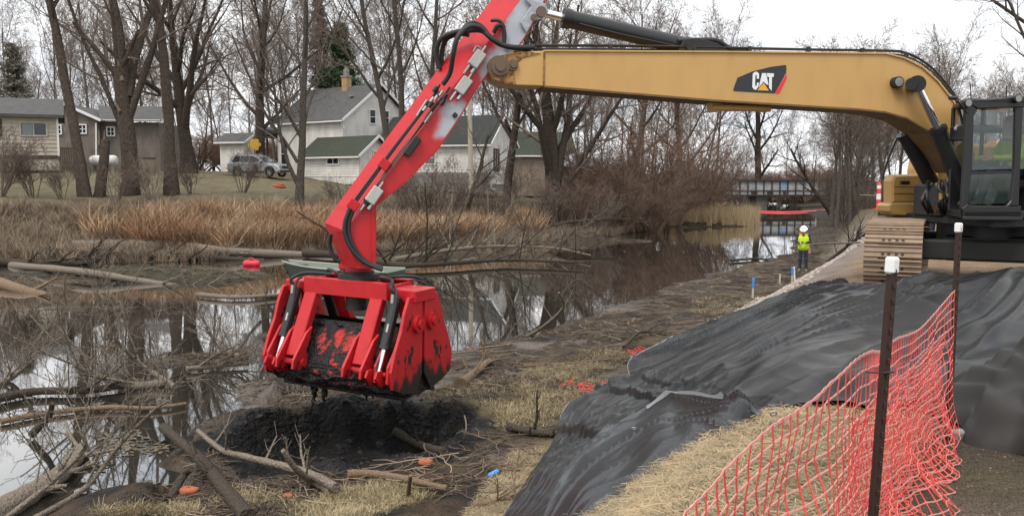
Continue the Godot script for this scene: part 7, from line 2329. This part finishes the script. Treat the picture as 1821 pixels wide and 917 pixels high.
func make_cover() -> void:
	# the rusty reed bed on the far bank
	var reed := blade_clump(15, 1.55, 0.3, 0.026, 1.0, 3)
	var xf := []; var cols := []
	rng.seed = 101
	while xf.size() < 6500:
		var px := rng.randf_range(150, 960)
		var d := rng.randf_range(40, 60)
		var x := (px - 910.5) / FOCAL * d
		var s := (line_x("far", d) - x) * 0.72
		var lim := 9.5 if px < 640 else 7.0
		if s < 1.6 or s > lim: continue
		var n := na.get_noise_2d(x * 2.0, d * 2.0)
		if px < 230 and rng.randf() < 0.75: continue
		if px > 660 and n < -0.1: continue
		if rng.randf() > smoothstep(lim, lim - 3.5, s) + 0.15: continue
		var p := Vector3(x, height(x, -d), -d)
		xf.append(rand_xf(p, 0.4, 1.35, 0.5))
		var c := Color(0.43, 0.245, 0.135).lerp(Color(0.56, 0.41, 0.26), clampf(rng.randf() * 0.8 + n, 0, 1))
		cols.append(c * pow(rng.randf_range(0.5, 1.2), 1.6))
	scatter("reeds", reed, M.reed, xf, cols, "rusty tan reeds crowding the far bank below the lawn", "reeds")
	# dry grey-tan weeds at the left and along the bank foot
	xf = []; cols = []
	while xf.size() < 5200:
		var px := rng.randf_range(-120, 1180)
		var d := rng.randf_range(34, 64)
		var x := (px - 910.5) / FOCAL * d
		var s := (line_x("far", d) - x) * 0.72
		if s < 0.3 or s > 12: continue
		if s > 9 and px > 240 and rng.randf() < 0.8: continue
		if px > 240 and s > 2.5 and rng.randf() < 0.5: continue
		xf.append(rand_xf(Vector3(x, height(x, -d), -d), 0.25, 0.68, 0.4))
		cols.append(Color(0.26, 0.19, 0.14).lerp(Color(0.4, 0.31, 0.21), rng.randf()) * rng.randf_range(0.5, 1.2))
	scatter("dry_weeds", reed, M.reed, xf, cols, "grey-tan dead weeds along the far bank", "weeds")
	# pale cattails on the point
	xf = []; cols = []
	var cat := blade_clump(16, 1.5, 0.3, 0.018, 0.2, 5)
	while xf.size() < 1700:
		var px := rng.randf_range(1120, 1348); var py := rng.randf_range(386, 403)
		var p := on_water(px, py)
		if rng.randf() < (1200 - px) / 90.0: continue
		p.y = maxf(0.0, height(p.x, p.z))
		xf.append(rand_xf(p, 0.35, 1.1 + 0.35 * na.get_noise_2d(p.x * 6.0, 5.0), 0.22))
		cols.append(Color(0.58, 0.45, 0.28).lerp(Color(0.5, 0.36, 0.2), rng.randf()))
	scatter("cattails", cat, M.reed, xf, cols, "pale straw-coloured cattails on the point before the bridge", "cattails")
	# grass on the near bank
	var tuft := blade_clump(24, 0.11, 0.14, 0.0028, 1.9, 7)
	xf = []; cols = []
	var green := [[870, 715, 110, 40], [1000, 690, 90, 35], [1285, 545, 60, 18], [930, 735, 80, 30], [600, 905, 90, 25], [650, 890, 60, 22], [270, 912, 90, 12], [1080, 640, 60, 18], [985, 665, 60, 14], [440, 890, 50, 16], [700, 880, 60, 20]]
	for g in green:
		for k in int(g[2] * 2.4):
			var a := rng.randf() * TAU; var r := sqrt(rng.randf())
			var p := ground_at(g[0] + cos(a) * r * g[2], g[1] + sin(a) * r * g[3])
			if pit_r(p.x, -p.z) < 1.15 or p.y < 0.03 or under_tarp(p.x, -p.z): continue
			xf.append(rand_xf(p, 0.5, 1.3, 0.4))
			cols.append(Color(0.36, 0.30, 0.15).lerp(Color(0.56, 0.44, 0.27), rng.randf()) * rng.randf_range(0.7, 1.1))
	scatter("bank_grass", tuft, M.reed, xf, cols, "tufts of yellow-green grass on the muddy near bank", "grass")
	# straw on the near slope
	var st := Shape.new()
	rng.seed = 9
	for k in 20:
		var a := rng.randf() * TAU
		var d := Vector3(cos(a), rng.randf_range(-0.25, 0.3), sin(a)).normalized() * rng.randf_range(0.03, 0.08)
		var p := Vector3(rng.randf_range(-0.1, 0.1), rng.randf_range(0.002, 0.022), rng.randf_range(-0.1, 0.1))
		var w := Vector3(-d.z, 0, d.x).normalized() * 0.0015
		var bend := Vector3(rng.randf_range(-1, 1), rng.randf_range(-0.3, 0.8), rng.randf_range(-1, 1)) * 0.012
		st.tint = Color.WHITE * rng.randf_range(0.55, 1.2); st.tint.a = 1
		st.quad(p - d - w, p - d + w, p + bend + w, p + bend - w); st.quad(p + bend - w, p + bend + w, p + d + w, p + d - w)
	var straw := st.mesh()
	xf = []; cols = []
	for k in 26000:
		var d := rng.randf_range(3.6, 10.5)
		var x := rng.randf_range(line_x("toe", d) - 0.2, line_x("crest", d) + 0.9)
		if under_tarp(x, d): continue
		var p := Vector3(x, height(x, -d) - 0.005, -d)
		xf.append(rand_xf(p, 0.6, 1.3, 0.35))
		cols.append(Color(0.50, 0.365, 0.205).lerp(Color(0.40, 0.33, 0.2), clampf(rng.randf() + nb.get_noise_2d(x, d), 0, 1)) * rng.randf_range(0.6, 1.1))
	scatter("straw", straw, M.reed, xf, cols, "straw and dry grass matted over the near slope", "straw")
	# grit and clods on the dirt at the right
	var bits := Shape.new()
	rng.seed = 5
	for q in 1: bits.box(Vector3.ZERO, Vector3(1, 0.6, 0.8), Basis(Vector3(1, 2, 0.4).normalized(), 0.4), 0.3)
	var bm := bits.mesh()
	xf = []; cols = []
	for k in 5200:
		var d := rng.randf_range(3.0, 9.5)
		var x := rng.randf_range(line_x("crest", d) + 0.2, line_x("crest", d) + 4.5)
		if under_tarp(x, d): continue
		xf.append(Transform3D(Basis.from_euler(Vector3(rng.randf() * 6, rng.randf() * 6, 0)).scaled(Vector3.ONE * 0.006 / pow(rng.randf_range(0.06, 1.0), 0.55)), Vector3(x, height(x, -d), -d)))
		cols.append(Color(0.14, 0.11, 0.085).lerp(Color(0.3, 0.26, 0.22), pow(rng.randf(), 2.0)))
	scatter("grit", bm, M.stone, xf, cols, "small stones and clods in the dark dirt at the right", "gravel")
	# pink-white crushed stone on the bank
	xf = []; cols = []
	for k in 9000:
		var d := rng.randf_range(15.0, 33.0)
		var u := rng.randf_range(0.05, 0.75)
		if d < 17 and u > 0.4: continue
		if under_tarp(lerpf(line_x("toe", d), line_x("crest", d), u), d): continue
		var x := lerpf(line_x("toe", d), line_x("crest", d), u)
		if rng.randf() < step(0.35, 0.75, u) * 0.75: continue
		xf.append(Transform3D(Basis.from_euler(Vector3(rng.randf() * 6, rng.randf() * 6, 0)).scaled(Vector3.ONE * rng.randf_range(0.035, 0.12)), Vector3(x, height(x, -d) + 0.01, -d)))
		cols.append(Color(0.52, 0.44, 0.39).lerp(Color(0.36, 0.3, 0.26), rng.randf()))
	scatter("crushed_stone", bm, M.stone, xf, cols, "pinkish crushed stone on the bank below the tracks", "gravel")
	# fallen twigs and bark all over the mud
	var tw := Shape.new()
	rng.seed = 19
	for k in 7:
		var a := rng.randf() * TAU
		var p := Vector3(rng.randf_range(-0.15, 0.15), 0.01, rng.randf_range(-0.15, 0.15)); var d := Vector3(cos(a), rng.randf_range(0.0, 0.16), sin(a))
		tw.tint = Color.WHITE * rng.randf_range(0.5, 1.2)
		tw.tube(PackedVector3Array([p - d * 0.2, p + Vector3(0, 0.02, 0.02), p + d * rng.randf_range(0.12, 0.3) + Vector3(0, 0.02, 0)]), PackedFloat32Array([0.006, 0.008, 0.003]), 4)
	xf = []; cols = []
	for k in 7500:
		var d := 9.0 + 32.0 * pow(rng.randf(), 1.3)
		var x := rng.randf_range(line_x("near", d) + 0.2, line_x("toe", d) + 0.4)
		var h := height(x, -d)
		if pit_r(x, d) < 1.3: continue
		if na.get_noise_2d(x * 3.0, d * 3.0) < 0.0: continue
		if under_tarp(x, d): continue
		xf.append(rand_xf(Vector3(x, h, -d), 0.2, 0.8, 0.2) * Transform3D(Basis.IDENTITY.scaled(Vector3(1.3, 0.8, 1.0)), Vector3.ZERO))
		cols.append(Color(0.06, 0.042, 0.03).lerp(Color(0.22, 0.16, 0.11), pow(rng.randf(), 2.5)))
	for k in 3400:
		var e: Array = ISLES[[0, 0, 1, 2, 3, 4, 5, 6, 8, 10, 3, 12][k % 12]]
		var x: float = e[0] + rng.randf_range(-1.1, 1.1) * e[2]; var d: float = e[1] + rng.randf_range(-1.1, 1.1) * e[3]
		var h := height(x, -d)
		if h < -0.02: continue
		xf.append(rand_xf(Vector3(x, maxf(h, 0.0), -d), 0.3, 1.0, 0.15))
		cols.append(Color(0.1, 0.075, 0.05).lerp(Color(0.24, 0.19, 0.14), pow(rng.randf(), 2.0)))
	scatter("stick_litter", tw.mesh(), M.reed, xf, cols, "litter of small dead sticks over the mud", "litter")
	# longer thin sticks
	tw = Shape.new()
	rng.seed = 23
	var sp := PackedVector3Array(); var sr := PackedFloat32Array()
	for k in 7:
		sp.append(Vector3((k - 3) * 0.13, 0.012 + rng.randf() * 0.03, rng.randf_range(-0.03, 0.03))); sr.append(0.0085 - k * 0.0009)
	tw.tube(sp, sr, 5, true)
	tw.tube(PackedVector3Array([sp[3], sp[3] + Vector3(0.1, 0.03, 0.07), sp[3] + Vector3(0.24, 0.04, 0.11)]), PackedFloat32Array([0.005, 0.004, 0.002]), 4)
	tw.tube(PackedVector3Array([sp[4], sp[4] + Vector3(0.08, 0.02, -0.07), sp[4] + Vector3(0.2, 0.03, -0.09)]), PackedFloat32Array([0.005, 0.004, 0.002]), 4)
	xf = []; cols = []
	for k in 900:
		var d := 9.0 + 28.0 * pow(rng.randf(), 1.3)
		var x := rng.randf_range(line_x("near", d) + 0.1, line_x("toe", d) + 0.2)
		if pit_r(x, d) < 1.2 or under_tarp(x, d): continue
		xf.append(rand_xf(Vector3(x, height(x, -d), -d), 0.35, 1.1, 0.12))
		cols.append(Color(0.12, 0.085, 0.06).lerp(Color(0.36, 0.28, 0.2), pow(rng.randf(), 2.0)))
	scatter("long_stick_litter", tw.mesh(), M.reed, xf, cols, "longer thin dead sticks strewn on the near mud", "litter")
	# drowned leaves afloat by the log
	var lf := Shape.new()
	lf.tint = Color.WHITE
	for k in 3:
		var o := Vector3(k * 0.11 - 0.1, 0.004, (k % 2) * 0.08)
		lf.tri(o + Vector3(-0.05, 0, 0), o + Vector3(0.0, 0.003, 0.025), o + Vector3(0.06, 0, 0)); lf.tri(o + Vector3(-0.05, 0, 0), o + Vector3(0.06, 0, 0), o + Vector3(0.0, 0.002, -0.03))
	xf = []; cols = []
	for k in 420:
		var p := on_water(rng.randf_range(170, 330), rng.randf_range(770, 915))
		if height(p.x, p.z) > 0.0 or na.get_noise_2d(p.x * 6.0, p.z * 6.0) < -0.05: continue
		xf.append(rand_xf(p + Vector3(0, 0.003, 0), 0.5, 1.3, 0.02)); cols.append(Color(0.12, 0.1, 0.065) * rng.randf_range(0.4, 1.2))
	scatter("floating_leaves", lf.mesh(), M.reed, xf, cols, "dark dead leaves afloat beside the sunken log", "leaves")
	# clods of black muck about the hole
	xf = []; cols = []
	for k in 1500:
		var a := rng.randf() * TAU; var r := rng.randf_range(0.2, 1.25)
		var x := PIT.x + cos(a) * r * 1.95; var d := PIT.y + sin(a) * r * 1.75
		xf.append(Transform3D(Basis.from_euler(Vector3(rng.randf() * 6, rng.randf() * 6, 0)).scaled(Vector3.ONE * 0.025 / pow(rng.randf_range(0.03, 1.0), 0.5)), Vector3(x, height(x, -d), -d)))
		cols.append(Color(0.012, 0.011, 0.01).lerp(Color(0.04, 0.034, 0.03), rng.randf()))
	scatter("muck_clods", bm, M.stone, xf, cols, "black clods of muck in and round the dug hole", "mud")

# a fallen log or dead branch lying through measured points; twigs along its length
func fallen(called: String, pix: Array, r0: float, r1: float, m: Material, label: String, category: String, twigs := 0, twig_l := 1.0, lift := 0.0, seed_ := 1, water := false, levels := 3) -> Node3D:
	var p := PackedVector3Array()
	for q in pix:
		var w := on_water(q[0], q[1], q[2]) if q.size() > 2 else (on_water(q[0], q[1], 0.03) if water else ground_at(q[0], q[1]))
		p.append(w + Vector3(0, lift + r0 * 0.5, 0))
	var c := smooth(p, 6)
	rng.seed = seed_
	var rad := PackedFloat32Array()
	for k in c.size(): rad.append(lerpf(r0, r1, float(k) / (c.size() - 1)) * rng.randf_range(0.9, 1.1))
	var base := c[0]
	var s := Shape.new()
	s.tube(c, rad, 9, true)
	if twigs == 0: return single(called, s, m, base, label, category)
	var t := thing(called, base, label, category)
	obj("trunk", s, m, t)
	var sh := [Shape.new(), Shape.new()]
	var o := opts({"levels": levels - 1, "segs": [6, 5, 3, 3], "sides": [4, 3, 3, 3], "kids": [5, 4, 4, 0], "start": [0.2, 0.15, 0.1, 0.1], "wiggle": [0.16, 0.2, 0.25, 0.3], "up": [0.03, 0.02, 0.0, 0.0], "ratio": [0.5, 0.45, 0.45, 0.4], "tip": 0.004, "flare": 0.0, "angle": [0.6, 0.7, 0.7, 0.7], "trunk_levels": -1})
	for k in twigs:
		var f := lerpf(0.25, 1.0, (k + rng.randf()) / twigs) * (c.size() - 1)
		var i := mini(int(f), c.size() - 2)
		var d := (c[i + 1] - c[i]).normalized()
		var dir := (d * rng.randf_range(0.4, 1.0) + Vector3(rng.randf_range(-0.7, 0.7), rng.randf_range(0.15, 1.0) if twigs > 6 else rng.randf_range(0.0, 0.4), rng.randf_range(-0.7, 0.7))).normalized()
		limb(sh, c[i], dir, twig_l * rng.randf_range(0.5, 1.2), maxf(0.008, rad[i] * 0.42), 0, o)
		if twigs <= 6:
			for j in sh[1].v.size(): sh[1].v[j] -= base
			obj("branch", sh[1], m, t, true)
			sh[1] = Shape.new()
	if sh[1].v.size():
		for k in sh[1].v.size(): sh[1].v[k] -= base
		obj("branches", sh[1], m, t, true)
	return t

func make_debris() -> void:
	# logs and wreck wood on the left flats
	fallen("fallen_log", [[128, 447], [300, 446], [400, 457], [520, 462], [640, 468]], 0.26, 0.14, M.dead, "long pale log lying along the foot of the reed bed", "log", 5, 1.2, 0.12, 1)
	fallen("fallen_log", [[60, 452], [200, 460], [330, 462], [470, 470]], 0.2, 0.1, M.dead_dark, "dark log lying just before the long pale log", "log", 6, 1.2, 0.05, 2)
	fallen("fallen_log", [[20, 480], [140, 492], [255, 510], [330, 521], [362, 523]], 0.15, 0.06, M.dead, "pale branch slanting across the left mud flat", "branch", 4, 1.2, 0.12, 3)
	fallen("fallen_log", [[0, 512], [40, 525], [80, 536], [118, 540]], 0.2, 0.13, M.dead_tan, "short tan log at the left edge of the mud flat", "log", 5, 1.0, 0.05, 4)
	fallen("fallen_log", [[-20, 470], [60, 478], [130, 476], [190, 465]], 0.17, 0.1, M.dead_dark, "tangled dark branch at the far left flat", "branch", 9, 1.6, 0.1, 5)
	fallen("fallen_log", [[350, 527], [420, 532], [500, 527], [600, 520]], 0.07, 0.04, M.dead, "thin stick lying in the shallows left of the boat", "branch", 6, 0.8, 0.03, 6, true)
	fallen("fallen_log", [[540, 457], [620, 462], [700, 478], [770, 478], [900, 470], [1040, 475]], 0.17, 0.05, M.dead_dark, "long dark fallen bough reaching into the water right of the arm", "branch", 26, 3.2, 0.1, 7, true, 4)
	fallen("fallen_log", [[700, 470], [800, 452], [880, 445], [980, 448], [1050, 462]], 0.11, 0.04, M.dead, "pale brushy fallen treetop over the water in mid-river", "branch", 24, 3.0, 0.15, 8, true, 4)
	fallen("fallen_log", [[868, 425], [940, 418], [1010, 400, 0.9], [1090, 395, 1.0]], 0.14, 0.05, M.dead_dark, "dark fallen limb lying along the far edge under the thicket", "branch", 12, 2.4, 0.1, 9, false, 4)
	# drowned brush in the left water
	fallen("drowned_branch", [[300, 683], [240, 690], [170, 672, 0.25], [130, 655, 0.5]], 0.09, 0.03, M.dead, "grey brushy branch standing out of the water, left of centre", "branch", 11, 1.5, 0.0, 11, true, 4)
	fallen("drowned_branch", [[310, 690], [250, 650, 0.3], [200, 600, 0.9], [190, 560, 1.3]], 0.05, 0.02, M.dead, "upright pale twiggy branch in the left water", "branch", 9, 1.1, 0.0, 12, true, 4)
	fallen("drowned_branch", [[440, 640], [390, 620, 0.2], [370, 590, 0.6]], 0.045, 0.02, M.dead, "pale twiggy branch near the bucket's left side", "branch", 10, 1.1, 0.0, 13, true, 4)
	fallen("drowned_branch", [[330, 660], [380, 655], [440, 650]], 0.05, 0.03, M.dead, "grey brush mat on the mud island left of the bucket", "branch", 16, 0.8, 0.02, 14, true, 4)
	fallen("drowned_branch", [[-20, 690], [20, 675], [60, 640, 0.5]], 0.06, 0.02, M.dead, "grey brush leaning in at the left edge of the water", "branch", 10, 1.2, 0.0, 15, true, 4)
	fallen("drowned_branch", [[-20, 718], [60, 702], [150, 700], [225, 690], [300, 682]], 0.075, 0.045, M.dead_dark, "dark crooked branch lying in the left water", "branch", 5, 0.8, 0.02, 16, true)
	fallen("drowned_branch", [[0, 752], [90, 736], [190, 727], [270, 728], [330, 720]], 0.05, 0.025, M.dead_tan, "long tan stick floating left of the dug hole", "branch", 0, 1.0, 0.0, 17, true)
	fallen("drowned_branch", [[55, 776], [85, 745, 0.3], [92, 720, 0.55]], 0.055, 0.03, M.dead_dark, "short dark stub leaning on the floating tan stick", "branch", 0, 1.0, 0.0, 18, true)
	fallen("drowned_branch", [[60, 925], [150, 870], [215, 790, 0.5], [270, 735, 0.9], [300, 715, 1.1]], 0.035, 0.012, M.dead, "thin grey branch arching up over the lower left water", "branch", 9, 1.0, 0.0, 19, true, 4)
	fallen("drowned_branch", [[0, 930], [90, 860, 0.3], [150, 800, 0.7], [140, 770, 0.9]], 0.03, 0.012, M.dead, "wiry grey branch at the lower left corner", "branch", 9, 1.0, 0.0, 20, true, 4)
	fallen("sunken_log", [[-30, 935], [50, 890], [110, 850], [148, 805]], 0.135, 0.085, M.dead, "split pale log half sunk at the lower left corner", "log", 5, 0.7, 0.0, 21, true)
	fallen("sunken_log", [[440, 935], [400, 885], [350, 825], [290, 772]], 0.088, 0.068, M.dead_dark, "dark wet log slanting out of the water at the foot of the picture", "log", 2, 0.5, 0.05, 22, true)
	fallen("sunken_log", [[300, 893], [325, 850, 0.15], [340, 838, 0.25]], 0.05, 0.035, M.dead_dark, "short black stub beside the dark wet log", "branch", 0, 1.0, 0.0, 23, true)
	# branches about the hole
	fallen("dead_branch", [[598, 884], [540, 855], [440, 828], [395, 815], [352, 780]], 0.055, 0.03, M.dead, "pale forked branch lying in front of the dug hole, left part", "branch", 4, 0.6, 0.08, 24)
	fallen("dead_branch", [[590, 880], [555, 862], [525, 840, 0.5], [503, 808, 0.75]], 0.05, 0.025, M.dead, "pale branch rising from the forked branch before the hole", "branch", 2, 0.4, 0.02, 25)
	fallen("dead_branch", [[618, 852], [660, 851], [720, 860], [795, 878]], 0.055, 0.03, M.dead_tan, "knobbly tan branch at the near rim of the dug hole", "branch", 3, 0.5, 0.03, 26)
	fallen("dead_branch", [[726, 880], [728, 862, 0.45], [730, 847, 0.6]], 0.025, 0.02, M.dead_tan, "short broken tan stub sticking up by the knobbly branch", "branch", 0, 0.5, 0.0, 27)
	fallen("dead_branch", [[840, 905], [890, 895], [915, 878]], 0.035, 0.015, M.dead_tan, "tan stick beside the lower corner of the tarp", "branch", 4, 0.6, 0.02, 28)
	fallen("dead_branch", [[905, 765], [950, 775], [985, 778]], 0.06, 0.04, M.dead_dark, "dark root lying left of the tarp's edge", "branch", 3, 0.6, 0.02, 29)
	fallen("dead_branch", [[938, 600], [970, 580, 0.5], [1002, 548, 1.0], [994, 522, 1.35]], 0.05, 0.018, M.dead, "bare crooked branch sticking up from the near bank into the river", "branch", 4, 0.5, 0.0, 30, true)
	fallen("dead_branch", [[930, 655], [1010, 650], [1120, 640]], 0.03, 0.02, M.dead_tan, "long tan stick across the bank left of the tarp's top corner", "branch", 5, 0.6, 0.03, 31)
	fallen("dead_branch", [[1110, 628], [1140, 600], [1185, 605]], 0.035, 0.02, M.dead_dark, "bent dark stick on the bank above the tarp's top corner", "branch", 4, 0.6, 0.1, 32)
	fallen("dead_branch", [[820, 690], [845, 670], [870, 648]], 0.09, 0.05, M.dead_tan, "thick tan limb on the bank just right of the bucket", "branch", 5, 0.7, 0.03, 33)
	fallen("dead_branch", [[826, 740], [829, 760, 0.4], [822, 795, 0.05]], 0.012, 0.008, M.dead, "thin white root hanging at the right side of the hole", "branch", 0, 0.4, 0.0, 34)
	fallen("dead_branch", [[1300, 465], [1350, 462], [1380, 470]], 0.06, 0.04, M.dead_dark, "dark log floating left of the worker", "branch", 4, 0.8, 0.02, 35, true)
	fallen("dead_branch", [[1470, 470], [1510, 440], [1540, 420]], 0.07, 0.04, M.dead_dark, "dark branch heap on the bank behind the worker", "branch", 14, 1.2, 0.05, 36)
	fallen("dead_branch", [[1380, 440], [1450, 437], [1530, 436]], 0.06, 0.03, M.dead, "pale branch lying at the waterline beyond the worker", "branch", 8, 1.2, 0.05, 37)
	fallen("dead_branch", [[780, 620], [840, 622], [910, 615]], 0.03, 0.02, M.dead, "thin stick at the water's edge behind the bucket", "branch", 4, 0.5, 0.02, 38)
	fallen("dead_branch", [[700, 775], [745, 800], [790, 815]], 0.07, 0.05, M.dead_dark, "muddy root at the bottom of the dug hole", "branch", 2, 0.3, 0.05, 39)
	# stakes
	var st := [[1339, 497, 530, "blue", "wooden stake with blue top on the mud nearest the tarp's left edge"], [1409, 478, 503, "blue", "short blue-flagged stake just left of the worker's feet"], [1414, 475, 500, "white", "white stake leaning beside the worker's feet"], [1387, 488, 506, "wood", "bare wooden stake low in the mud left of the worker"], [1451, 388, 402, "wood", "slim stake at the water's edge beyond the worker"], [1521, 412, 426, "wood", "slim pale stake on the far part of the near bank"]]
	for q in st:
		var foot := ground_at(q[0], q[2])
		var d := -foot.z
		var top := at(q[0], q[1], d)
		var len := maxf(0.3, top.y - foot.y)
		var t := thing("survey_stake", foot, q[4], "stake")
		var s := Shape.new()
		var lean := Vector3(-0.09 if q[0] == 1414 else 0.02, 1, 0).normalized()
		s.bar(foot - lean * 0.1, foot + lean * len, 0.045, 0.05, Vector3.FORWARD, 0.005)
		obj("stick", s, M.trim_white if q[3] == "white" else M.stake_wood, t)
		if q[3] == "blue":
			s = Shape.new(); s.bar(foot + lean * len * 0.55, foot + lean * (len + 0.02), 0.08, 0.06, Vector3.FORWARD, 0.006); obj("flag", s, M.plastic_blue, t)
	# red-white marker and rope beyond the machine
	var p := stand(1562, 47)
	var t := thing("channelizer", p, "red and white striped marker post on the bank left of the excavator", "marker")
	var s := Shape.new()
	s.lathe(PackedVector2Array([Vector2(0.22, 0.0), Vector2(0.22, 0.08), Vector2(0.12, 0.1), Vector2(0.1, 1.35), Vector2(0.07, 1.45), Vector2(0.001, 1.46)]), Transform3D(Basis.IDENTITY, p), 16)
	obj("body", s, M.boom_red, t)
	s = Shape.new()
	s.lathe(PackedVector2Array([Vector2(0.117, 0.55), Vector2(0.113, 0.85)]), Transform3D(Basis.IDENTITY, p), 16)
	s.lathe(PackedVector2Array([Vector2(0.109, 1.12), Vector2(0.106, 1.3)]), Transform3D(Basis.IDENTITY, p), 16)
	obj("band", s, M.trim_white, t)
	s = Shape.new()
	s.tube(PackedVector3Array([at(1530, 346, 52), at(1548, 347, 49), p + Vector3(0, 0.75, 0)]), PackedFloat32Array([0.012]), 5, true)
	obj("rope", s, M.stake_wood, t)
	# floating red boom before the bridge
	var a := on_water(1338, 376); var b := on_water(1400, 378); var c := on_water(1460, 375)
	s = Shape.new(); s.tube(smooth(PackedVector3Array([a, b, c, c + Vector3(4, 0, -5)])), PackedFloat32Array([0.14]), 8, true)
	single("floating_boom", s, M.boom_red, a, "red floating boom stretched over the water before the bridge", "float")
	p = on_water(447, 473)
	t = thing("red_float", p, "small bright red plastic float by the logs left of the boat", "float")
	s = Shape.new()
	s.lathe(PackedVector2Array([Vector2(0.01, -0.34), Vector2(0.12, -0.32), Vector2(0.16, -0.2), Vector2(0.13, 0.0), Vector2(0.16, 0.2), Vector2(0.12, 0.32), Vector2(0.01, 0.34)]), Transform3D(Basis(Vector3.UP, Vector3.RIGHT, Vector3.FORWARD), p + Vector3(0, 0.1, 0)), 14)
	obj("body", s, M.red_plastic, t)
	s = Shape.new(); s.tube(PackedVector3Array([p + Vector3(-0.15, 0.24, 0), p + Vector3(0, 0.34, 0), p + Vector3(0.15, 0.24, 0)]), PackedFloat32Array([0.025]), 6, true)
	obj("handle", s, M.red_plastic, t)
	# bricks and scraps
	rng.seed = 3
	for q in [[757, 826, 0.17, "orange clay lump at the right foot of the dug hole"], [335, 878, 0.22, "flat orange brick beside the dark wet log"], [512, 886, 0.1, "small orange stone before the forked branch"]]:
		p = ground_at(q[0], q[1])
		s = Shape.new()
		var pts := PackedVector3Array()
		for r in 9:
			for k in 14:
				var la := PI * r / 8.0 - PI / 2; var lo := TAU * k / 13.0
				var e := Vector3(cos(la) * cos(lo), sin(la), cos(la) * sin(lo))
				var bxy := e / maxf(absf(e.x), maxf(absf(e.y), absf(e.z)))
				e = e.lerp(bxy, 0.5) * (0.85 + 0.25 * nb.get_noise_3d(e.x * 2.0 + q[0], e.y * 2.0, e.z * 2.0))
				pts.append(p + Vector3(0, 0.03, 0) + e * Vector3(1, 0.45, 0.7) * q[2] * 0.6)
		s.sheet(pts, 9, 14)
		single("brick_lump", s, M.brick_orange, p, q[3], "brick")
	for q in [[1135, 632, "shred of orange netting by the tarp's top corner"], [1045, 692, "shred of orange netting left of the tarp's middle step"]]:
		p = ground_at(q[0], q[1])
		s = Shape.new()
		for k in 26:
			var e := p + Vector3(rng.randf_range(-0.28, 0.28), 0.03 + rng.randf() * 0.05, rng.randf_range(-0.35, 0.35))
			s.tube(PackedVector3Array([e, e + Vector3(rng.randf_range(-0.12, 0.12), rng.randf_range(-0.03, 0.04), rng.randf_range(-0.12, 0.12)), e + Vector3(rng.randf_range(-0.2, 0.2), -0.02, rng.randf_range(-0.2, 0.2))]), PackedFloat32Array([0.007]), 4)
		single("net_scrap", s, M.net_orange, p, q[2], "netting")
	p = ground_at(878, 846)
	s = Shape.new(); s.box(p + Vector3(0, 0.03, 0), Vector3(0.14, 0.05, 0.06), Basis.from_euler(Vector3(0.2, 0.6, 0.3)), 0.015)
	single("plastic_scrap", s, M.plastic_blue, p, "small blue plastic scrap in the mud left of the tarp", "scrap")
	# a flat stone block by the far post
	p = ground_at(1705, 778)
	s = Shape.new(); s.box(p + Vector3(0, 0.02, 0), Vector3(0.12, 0.06, 0.08), Basis(Vector3.UP, 0.4), 0.012)
	single("stone_block", s, M.concrete, p, "small grey block on the dirt right of the far post", "stone")
	# lumps of sandy earth scraped up before the tracks
	xf_clods()

func xf_clods() -> void:
	rng.seed = 66
	var s := Shape.new(); s.box(Vector3.ZERO, Vector3(1, 0.7, 0.8), Basis(Vector3(1, 1, 0.3).normalized(), 0.5), 0.28)
	var xf := []; var cols := []
	for k in 380:
		var f := rng.randf()
		var p := Vector3(6.2, 0, -12.4).lerp(Vector3(9.6, 0, -11.3), f) + Vector3(rng.randf_range(-0.2, 0.2), 0, rng.randf_range(-0.35, 0.3))
		p.y = height(p.x, p.z) + 0.03
		xf.append(Transform3D(Basis.from_euler(Vector3(rng.randf() * 6, rng.randf() * 6, 0)).scaled(Vector3.ONE * rng.randf_range(0.04, 0.22)), p))
		cols.append(Color(0.16, 0.1, 0.065).lerp(Color(0.4, 0.28, 0.17), rng.randf()))
	scatter("earth_clods", s.mesh(), M.stone, xf, cols, "clods of earth scraped up between the tarp and the tracks", "earth")

func _ready() -> void:
	var cam := Camera3D.new()
	cam.name = "camera"
	cam.position = EYE; cam.basis = view
	cam.fov = rad_to_deg(2.0 * atan(458.5 / FOCAL)); cam.near = 0.1; cam.far = 1500.0
	add_child(cam); cam.current = true
	var env := Environment.new()
	env.background_mode = Environment.BG_SKY
	env.sky = make_sky()
	env.background_energy_multiplier = 1.0
	env.tonemap_mode = Environment.TONE_MAPPER_LINEAR
	env.tonemap_exposure = 1.34
	env.sdfgi_enabled = true; env.ssao_enabled = true; env.ssil_enabled = true
	var we := WorldEnvironment.new(); we.environment = env; add_child(we)
	var sun := DirectionalLight3D.new()
	sun.name = "sun"
	sun.light_energy = 0.5; sun.light_angular_distance = 18.0; sun.light_color = Color(1.0, 0.97, 0.93)
	sun.shadow_enabled = true
	sun.basis = Basis.looking_at(Vector3(0.35, -1.0, -0.55))
	add_child(sun)
	na.frequency = 0.12; na.seed = 2; na.fractal_octaves = 3
	nb.frequency = 0.55; nb.seed = 8; nb.fractal_octaves = 4
	ns.frequency = 0.3; ns.seed = 13
	tabulate("near", NEAR_EDGE); tabulate("far", FAR_EDGE); tabulate("toe", TOE); tabulate("crest", CREST)
	make_materials()
	var t0 := Time.get_ticks_msec()
	make_ground()
	print("ground ", Time.get_ticks_msec() - t0)
	make_houses()
	make_bridge()
	make_trees()
	print("trees ", Time.get_ticks_msec() - t0)
	make_excavator()
	make_tarp()
	print("tarp ", Time.get_ticks_msec() - t0)
	make_fence()
	make_car()
	make_boat()
	make_people()
	print("people ", Time.get_ticks_msec() - t0)
	make_cover()
	make_debris()
	print("all ", Time.get_ticks_msec() - t0)
